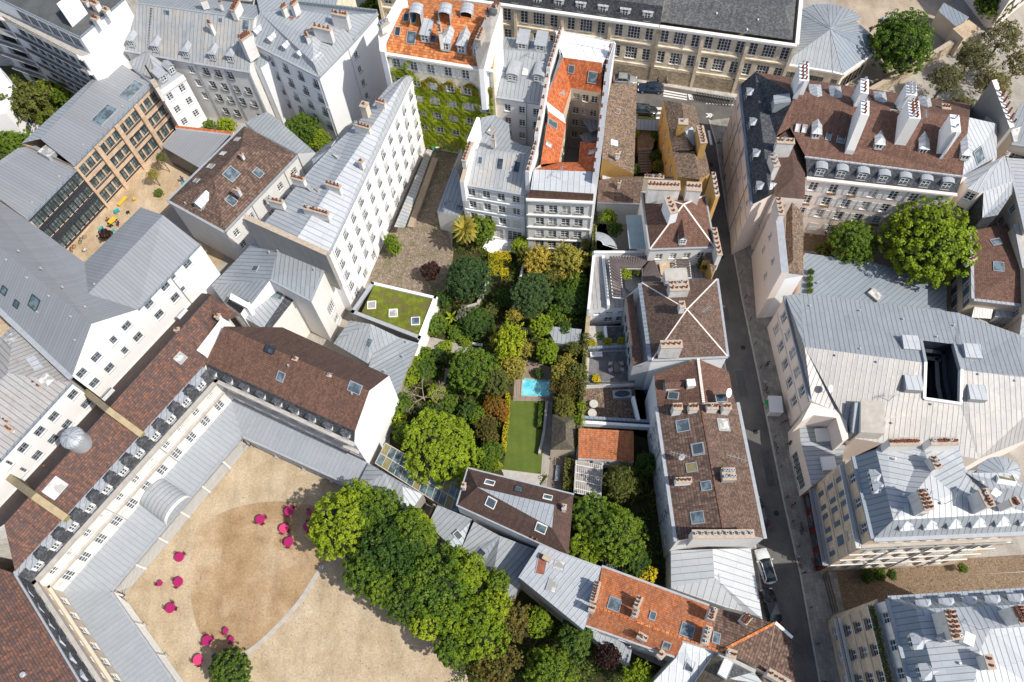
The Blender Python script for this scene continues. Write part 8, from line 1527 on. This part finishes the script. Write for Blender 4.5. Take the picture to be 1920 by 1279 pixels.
def bike(x, y, t, rz, col, label, group=None, w=None):
    c = w or P(t, x, y, .4); r = thing('bicycle', label, 'bicycle', (c.x, c.y, .14 if w is None else w.z), rz, group=group)
    for n_, me in bike_parts(col): link(n_, me, r)
for i in range(14):
    f = i/13; bike(1085+f*200, 540+f*34, 'C', radians(62), 'bikegrey', 'grey shared bicycle with basket docked in the long rack on the cross street', 'shared bicycles docked in the rack')
for q in ((152,465,'E',10),): pass
bike(440,140,'E',radians(60),'bikeblue','dark blue bicycle leaning at the foot of the school windows'); bike(388,192,'E',radians(75),'bikered','red bicycle by the lower end of the school courtyard'); bike(45,930,'H',radians(100),'bikegrey','bicycle parked on the pavement above the green bin'); bike(148,1112,'H',radians(20),'bikered','red bicycle on the pavement below the white van roof'); bike(100,1250,'H',radians(95),'bikeblue','bicycle at the kerb by the red shop sign'); bike(235,460,'L',radians(80),'bikeblue','dark bicycle on the pavement by the shopfront'); bike(222,640,'L',radians(100),'bikegrey','bicycle at the kerb near the iron gate'); bike(300,655,'L',radians(95),'bikered','bicycle leaning on the corner block')
# bins, bollards
def bin_(x, y, t, col, label, s=1.0, rz=.3):
    c = P(t, x, y, 1.0*s); r = thing('wheelie_bin', label, 'bin', (c.x, c.y, .01), rz); a = MB(); m = m_flat('bin_plastic', (.25, .27, .25), .6); 
    lo = [Vector(p)*s for p in ((-.26, -.32, .08), (.26, -.32, .08), (.26, .28, .08), (-.26, .28, .08))]; hi = [Vector(p)*s for p in ((-.32, -.38, 1), (.32, -.38, 1), (.32, .36, 1), (-.32, .36, 1))]
    for i in range(4): a.face([lo[i], lo[(i+1) % 4], hi[(i+1) % 4], hi[i]], m)
    a.face(lo[::-1], m); a.build('body', r); a = MB(); a.box(Vector((0, 0, 1.05))*s, .7*s, .82*s, .09*s, col); a.build('lid', r)
    for sx in (-.25, .25): a = MB(); a.tube(Vector((sx-.03, .34, .1))*s, Vector((sx+.03, .34, .1))*s, .1*s, .1*s, M['tyre'], 10); a.build('wheel', r)
gl = m_flat('green_lid', (.01, .30, .07), .5); bin_(990,812,'B',gl,'green lidded bin at the foot of the ivy facade',1.2); bin_(1012,812,'B',M['frame'],'white lidded bin beside the green one under the ivy',1.2); bin_(62,1012,'H',gl,'green bin on the pavement beside the white van roof',1.3)
a = MB(); c = P('H', 96, 1020, 1.6); r = thing('utility_cabinet', 'large white flat-topped cabinet on the pavement beside the green bin', 'cabinet', (c.x, c.y, .13), radians(-5)); a.box((0, 0, .8), 1.7, 2.3, 1.6, M['frame']); a.build('body', r); a = MB(); a.box((0, 0, 1.66), 1.85, 2.45, .1, M['frame']); a.build('lid', r); a = MB(); a.box((-.87, 0, .8), .03, 1.9, 1.3, M['framegrey']); a.build('door', r)
bol = MB(); bol.tube((0, 0, 0), (0, 0, .95), .055, .05, M['iron'], 8); bol.tube((0, 0, .95), (0, 0, 1.05), .08, .06, M['iron'], 8); bme = bol.mesh('bollard'); r_ = random.Random(2)
for i in range(len(ke)-1):
    A, B = ke[i], ke[i+1]; n = int((B-A).length/3.2)
    for k in range(n):
        q = A+(B-A)*(k/n)+Vector((.35, 0, .13)); o = link('bollard', bme, None, q); tag(o, 'thin black iron bollard along the kerb of the narrow street', 'bollard', 'bollards along the street kerb')
# ================================================================ COURT FURNITURE
M['magenta'] = m_flat('magenta_enamel', (.36, .012, .11), .45, 0, .15, 6.0); M['pinktop'] = m_flat('faded_pink_enamel', (.62, .05, .16), .45, 0, .1, 6.0); M['plum'] = m_flat('plum_metal', (.16, .01, .05), .5)
def table_mesh(m, r):
    a = MB(); a.tube((0, 0, .70), (0, 0, .73), r, r, m, 28); b2 = []
    for i in range(4): l = MB(); th = pi/4+pi/2*i; l.tube((cos(th)*r*.75, sin(th)*r*.75, 0), (cos(th)*r*.35, sin(th)*r*.35, .70), .018, .018, M['plum'], 6); b2.append(l.mesh('leg'))
    return a.mesh('tabletop'), b2
def chair_mesh():
    o = []; a = MB(); a.box((0, 0, .45), .38, .34, .025, M['plum']); o.append(('seat', a.mesh('seat'))); a = MB()
    for k in range(3): a.box((0, -.18-.02*k, .56+.1*k), .38, .02, .07, M['plum'])
    a.box((-.2, -.22, .66), .025, .03, .42, M['plum']); a.box((.2, -.22, .66), .025, .03, .42, M['plum']); o.append(('backrest', a.mesh('backrest')))
    for sx in (-.2, .2):
        for sy in (-.2, .22): l = MB(); l.tube((sx, sy, 0), (sx, -sy*.6, .45), .014, .014, M['plum'], 5); o.append(('leg', l.mesh('leg')))
    return o
TM = {k: table_mesh(M[m], r) for k, m, r in (('big', 'magenta', .62), ('pink', 'pinktop', .62), ('small', 'magenta', .36))}; CH = chair_mesh()
TB = [(488,973.5,'big','leftmost of the magenta tables in the group beside the tree shadow',3), (541.9,958,'big','uppermost round magenta table in the group beside the tree shadow',3), (532,990.5,'pink','faded pink round table beside the tree shadow',3), (541,1016,'big','lowest round magenta table in the group beside the tree shadow',3), (576.5,987,'big','round magenta table in full shade next to the first court tree',3), (580,961,'small','small magenta table in the tree shadow',1),
      (336,1044.7,'big','magenta table nearest the lattice screen, highest of the left group',2), (334.3,1091,'big','magenta table in the middle of the left group',2), (319,1140.4,'big','magenta table lowest in the left group, beside a loose chair',3), (299.8,1093.6,'small','small magenta table close to the lattice screen',1), (388,1201,'big','large magenta table on the rim of the sand circle near the bottom tree',3), (423,1182,'small','small magenta table inside the circle near the bottom tree',1), (433.5,1198.5,'small','small pink table closest to the bottom tree edge of the circle',2), (420.5,1221,'small','dark magenta table touching the bottom tree shadow',1), (371,1237,'pink','pink table at the edge of the bottom tree',2)]
NK = ['leftmost table near the tree shadow', 'uppermost table near the tree shadow', 'faded pink table near the tree shadow', 'lowest table near the tree shadow', 'fully shaded table', 'small table in the tree shadow', 'highest table of the left group', 'middle table of the left group', 'lowest table of the left group', 'small table by the lattice screen', 'large table on the circle rim', 'upper small table by the bottom tree', 'small pink table by the bottom tree', 'dark table touching the bottom tree', 'pink table at the bottom tree edge']
for i, (x, y, k, lb, nc) in enumerate(TB):
    c = P('O', x, y, .73); r = thing('bistro_table', lb, 'table', (c.x, c.y, .02), i*.7, group='magenta bistro tables on the sandy court'); tm, ls = TM[k]; link('tabletop', tm, r)
    for l in ls: link('leg', l, r)
    rr = .62 if k != 'small' else .36
    for j in range(nc):
        th = i*.31+j*pi/2*(1 if i % 2 else -1)+.5 if j < 2 else i*.31+pi+.5; q = Vector((c.x, c.y, .02))+Vector((cos(th), sin(th), 0))*(rr+.02); ud, lr = ('upper' if sin(th) > 0 else 'lower'), ('right' if cos(th) > 0 else 'left'); cr = thing('folding_chair', f'magenta chair at the {ud} {lr} edge of the {NK[i]}', 'chair', q, th+pi/2, group='magenta folding chairs on the sandy court'); 
        for n_, me in CH: link(n_, me, cr)
# ================================================================ PEOPLE
def person(x, y, t, rz, top, legs, hair, label, pose='stand', z=0.0, skin=(.5, .3, .2), walk=.18):
    c = P(t, x, y, z+.9); root = thing('person', label, 'person', (c.x, c.y, z), rz)
    sit = pose == 'sit'; hz = .48 if sit else .92
    V = [(0, 0, hz), (0, 0, hz+.25), (0, 0, hz+.48), (0, 0, hz+.58), (0, .01, hz+.66), (0, .01, hz+.78)]; R = [.13, .12, .15, .06, .09, .085]; E = [(0, 1), (1, 2), (2, 3), (3, 4), (4, 5)]
    for s_ in (-1, 1):
        k = len(V); f = walk*s_
        if sit: V += [(.1*s_, .05, hz), (.11*s_, .42, hz), (.11*s_, .44, .08), (.11*s_, .56, .04)]
        else: V += [(.09*s_, 0, hz-.04), (.1*s_, f*.6+.03, .5), (.1*s_, f, .08), (.1*s_, f+.13, .04)]
        R += [.09, .065, .045, .04]; E += [(0, k), (k, k+1), (k+1, k+2), (k+2, k+3)]; k = len(V)
        V += [(.2*s_, 0, hz+.47), (.25*s_, -f*.3, hz+.2), (.23*s_, -f*.8+.1, hz-.02), (.22*s_, -f*.9+.16, hz-.09)]; R += [.06, .045, .033, .035]; E += [(2, k), (k, k+1), (k+1, k+2), (k+2, k+3)]
    me = bpy.data.meshes.new('body'); me.from_pydata(V, E, [])
    n = N('clothed_figure'); sx = n.new('ShaderNodeSeparateXYZ', None, Vector=n.new('ShaderNodeTexCoord').outputs['Object']); z_ = sx.outputs[2]
    cc = n.mix(n.math('GREATER_THAN', z_, hz+.02), legs, top); cc = n.mix(n.math('GREATER_THAN', z_, hz+.54), cc, skin); cc = n.mix(n.math('LESS_THAN', z_, .07), cc, (.02, .02, .02)); n.out(cc, .8)
    o = link('body', me, root); o.data.materials.append(n.m); o.modifiers.new('skin', 'SKIN')
    for i, r_ in enumerate(R): o.data.skin_vertices[0].data[i].radius = (r_, r_); o.data.skin_vertices[0].data[i].use_root = (i == 0)
    sb = o.modifiers.new('sub', 'SUBSURF'); sb.levels = 1; sb.render_levels = 2
    h = MB(); hc = Vector((0, -.01, hz+.76)); 
    for i in range(8):
        for j in range(4):
            pt = lambda i, j: hc+Vector((sin(pi*j/7)*cos(2*pi*i/8)*.115, sin(pi*j/7)*sin(2*pi*i/8)*.125, cos(pi*j/7)*.13)); h.face([pt(i, j), pt(i+1, j), pt(i+1, j+1), pt(i, j+1)], hair, smooth=True)
    h.build('hair', root)
hd, hb = m_flat('dark_hair', (.02, .015, .01), .8), m_flat('light_hair', (.25, .17, .09), .8)
person(872,455,'C',2.0,(.015,.015,.02),(.02,.02,.03),hd,'pedestrian in black walking past the dark blue car'); person(940,432,'C',1.2,(.3,.04,.05),(.03,.03,.05),hd,'pedestrian in dark red coat beside the beige school wall'); person(922,448,'C',-1.4,(.45,.35,.27),(.05,.05,.06),hb,'pedestrian in beige coat beside the dark red coat'); person(192,332,'L',0.3,(.45,.03,.03),(.03,.03,.05),hd,'pedestrian in red top on the pavement by the corner block'); person(55,802,'H',1.7,(.02,.02,.025),(.02,.02,.02),hd,'pedestrian in black at the street corner under the wide zinc hall'); person(172,1225,'H',1.5,(.03,.03,.04),(.02,.02,.03),hd,'pedestrian in dark clothes above the low shop roof'); person(230,465,'L',1.2,(.05,.05,.06),(.3,.3,.32),hd,'person in grey standing beside the bicycle at the shopfront')
person(1016,1000,'A',.8,(.02,.05,.14),(.02,.03,.06),hd,'person in navy standing in the school courtyard holding nothing'.replace(' holding nothing','')); person(600,1222,'A',.8,(.12,.02,.07),(.02,.02,.03),hd,'seated person in plum at the yellow table',pose='sit'); person(655,1232,'A',2.6,(.08,.02,.06),(.02,.02,.03),hd,'seated person in dark purple across the yellow table',pose='sit'); person(608,1255,'A',-.2,(.02,.02,.03),(.02,.02,.03),hd,'seated person in black below the yellow table',pose='sit'); person(448,192,'E',1.0,(.6,.6,.6),(.03,.03,.04),hb,'person in white top crouched low by the courtyard bicycles',pose='sit')
# courtyard furniture
M['yellow_paint'] = m_flat('yellow_enamel', (.65, .45, .04), .5); M['teal'] = m_flat('teal_enamel', (.01, .38, .42), .5); M['red_paint'] = m_flat('red_enamel', (.5, .03, .02), .5); M['rattan'] = m_flat('pale_wicker', (.5, .47, .42), .8, 0, .3, 8)
def four(name, label, cat, x, y, t, rz, L, W, h, m, z=0, legm=None, back=0.0):
    c = P(t, x, y, z+h); r = thing(name, label, cat, (c.x, c.y, z+.012), rz); a = MB(); n = max(2, int(W/.12))
    for i in range(n): a.box((0, -W/2+(i+.5)*W/n, h), L, W/n*.85, .04, M[m])
    a.build('seat' if cat in ('bench', 'sofa', 'lounge chair', 'chair') else 'tabletop', r)
    if back: a = MB(); a.box((0, -W/2, h+back/2), L, .06, back, M[m]); a.build('backrest', r)
    for sx in (-1, 1):
        for sy in (-1, 1): a = MB(); a.box((sx*(L/2-.05), sy*(W/2-.05), h/2), .05, .05, h, M[legm or m]); a.build('leg', r)
four('table', 'yellow table with people seated round it in the school courtyard', 'table', 625, 1228, 'A', .9, 1.3, .9, .74, 'yellow_paint', legm='iron'); four('bench', 'yellow bench along the timber bays of the school', 'bench', 682, 1120, 'A', radians(57), 1.9, .6, .5, 'yellow_paint'); four('stool', 'single yellow stool in the school courtyard', 'stool', 748, 1108, 'A', .4, .45, .45, .45, 'yellow_paint'); four('lounge_chair', 'teal lounge chair above the yellow table', 'lounge chair', 650, 1174, 'A', .6, .8, .7, .4, 'teal', back=.4); four('lounge_chair', 'teal lounge chair left of the yellow table', 'lounge chair', 542, 85, 'E', 2.2, .9, .7, .4, 'teal', back=.4); four('lounge_chair', 'small teal seat right of the reddish bush', 'lounge chair', 600, 92, 'E', 1.0, .55, .5, .4, 'teal'); four('lounge_chair', 'teal deck chair beside the standing person in navy', 'lounge chair', 1030, 1018, 'A', .5, .9, .6, .35, 'teal', back=.3); four('stool', 'small dark stool between the yellow bench and table', 'stool', 712, 1182, 'A', .2, .45, .45, .45, 'iron')
four('sofa', 'white outdoor sofa at the upper end of the tiled terrace', 'sofa', 733, 752, 'G', 0, 1.7, .8, .45, 'frame', 2.5, back=.4); four('table', 'dark wooden dining table on the tiled terrace', 'table', 842, 818, 'G', pi/2, 1.5, .8, .74, 'wood', 2.5)
for i, (x, y, r, lb) in enumerate(((808,800,1.4,'upper left'),(808,835,1.7,'lower left'),(868,800,-1.4,'upper right'),(872,832,-1.7,'lower right'))): four('garden_chair', f'wicker chair at the {lb} corner of the terrace dining table', 'chair', x, y, 'G', r, .5, .5, .45, 'rattan', 2.5, back=.4)
four('bench', 'white bench in the garden beside the bamboo', 'bench', 100, 698, 'G', radians(-12), 1.6, .45, .45, 'frame', back=.35); four('bench', 'grey timber bench on the deck by the kiosk', 'bench', 300, 165, 'K', radians(80), 2.2, .6, .45, 'framegrey'); four('garden_table', 'white table on the street balcony by the pyramid roof', 'table', 1262, 258, 'G', 0, .9, .7, .74, 'frame', 4.9); four('lounge_chair', 'blue deck chair on the street balcony', 'lounge chair', 1270, 240, 'G', .4, .6, .5, .35, 'teal', 4.9)
for x, y, lb in ((720,1015,'upper'),(712,1064,'lower')):
    c = P('G', x, y, 1.95); r = thing('round_table', f'{lb} round white table on the stone terrace under the railing', 'table', (c.x, c.y, 1.2)); a = MB(); a.tube((0, 0, .72), (0, 0, .76), .6, .6, M['rattan'], 24); a.build('tabletop', r); a = MB(); a.tube((0, 0, 0), (0, 0, .72), .06, .05, M['frame'], 8); a.build('leg', r)
c = P('G', 872, 960, 2.0); r = thing('hot_tub', 'dark covered tub in a white surround on the lower terrace', 'hot tub', (c.x, c.y, 1.2)); a = MB(); a.box((0, 0, .35), 2.6, 1.2, .7, M['framegrey']); a.build('surround', r); a = MB(); a.tube((0, 0, .6), (0, 0, .78), .62, .58, M['anthracite'], 20); o = a.build('cover', r); o.scale = (1.8, .8, 1)
for i, (x, y, m_, lb) in enumerate(((1000,950,'teal','blue'),(1010,975,'teal','lower blue'))):
    c = P('G', x, y, .8); r = thing('water_butt', f'{lb} barrel in the narrow side yard', 'barrel', (c.x, c.y, .0)); a = MB(); mm = m_flat('blue_plastic', (.01, .05, .22), .5); a.tube((0, 0, 0), (0, 0, .45), .26, .3, mm, 14); a.tube((0, 0, .45), (0, 0, .9), .3, .26, mm, 14); a.build('barrel', r)
c = P('D', 740, 105, .7); r = thing('picnic_table', 'weathered picnic table with blue cloth in the gravel yard', 'table', (c.x, c.y, .01), radians(15)); a = MB(); a.box((0, 0, .74), 2.4, .8, .05, M['framegrey']); a.build('tabletop', r)
for s_ in (-1, 1): a = MB(); a.box((0, s_*.8, .44), 2.4, .3, .05, M['framegrey']); a.build('bench', r); a = MB(); a.box((s_*.9, 0, .37), .08, 1.7, .7, M['framegrey']); a.build('leg', r)
# ================================================================ CAMERA, LIGHT, WORLD
cam = bpy.data.cameras.new('camera'); co = bpy.data.objects.new('camera', cam); C.objects.link(co)
cam.sensor_width = 36.0; cam.lens = 36.0*F0/1920.0; cam.clip_end = 3000; cam.clip_start = 1.0
R3 = Matrix(((ROWS[0][0], -ROWS[0][1], -ROWS[0][2]), (ROWS[1][0], -ROWS[1][1], -ROWS[1][2]), (ROWS[2][0], -ROWS[2][1], -ROWS[2][2])))
co.matrix_world = Matrix.Translation((0, 0, CAMH)) @ R3.to_4x4()
bpy.context.scene.camera = co
SUN_AZ = radians(-29); SUN_EL = radians(52)
sd = Vector((cos(SUN_AZ)*cos(SUN_EL), sin(SUN_AZ)*cos(SUN_EL), sin(SUN_EL)))
sl = bpy.data.lights.new('sun', 'SUN'); sl.energy = 4.75; sl.angle = radians(0.53); sl.color = (1.0, 0.955, 0.88)
so = bpy.data.objects.new('sun', sl); C.objects.link(so); so.rotation_euler = sd.to_track_quat('Z', 'Y').to_euler(); so.location = (60, -30, 120)
w = bpy.data.worlds.new('World'); bpy.context.scene.world = w; w.use_nodes = True; nt = w.node_tree
sk = nt.nodes.new('ShaderNodeTexSky'); sk.sky_type = 'NISHITA'; sk.sun_disc = False; sk.sun_elevation = SUN_EL; sk.sun_rotation = pi/2-SUN_AZ; sk.air_density = 1.0; sk.dust_density = 2.0
nt.links.new(sk.outputs[0], nt.nodes['Background'].inputs[0]); nt.nodes['Background'].inputs[1].default_value = 0.15
sc = bpy.context.scene; sc.view_settings.view_transform = 'Standard'; sc.view_settings.look = 'None'; sc.view_settings.exposure = 0; sc.view_settings.gamma = 1
sc.cycles.max_bounces = 5; sc.cycles.diffuse_bounces = 3; sc.cycles.glossy_bounces = 2; sc.cycles.transmission_bounces = 2; sc.cycles.transparent_max_bounces = 4
sc.cycles.use_denoising = True
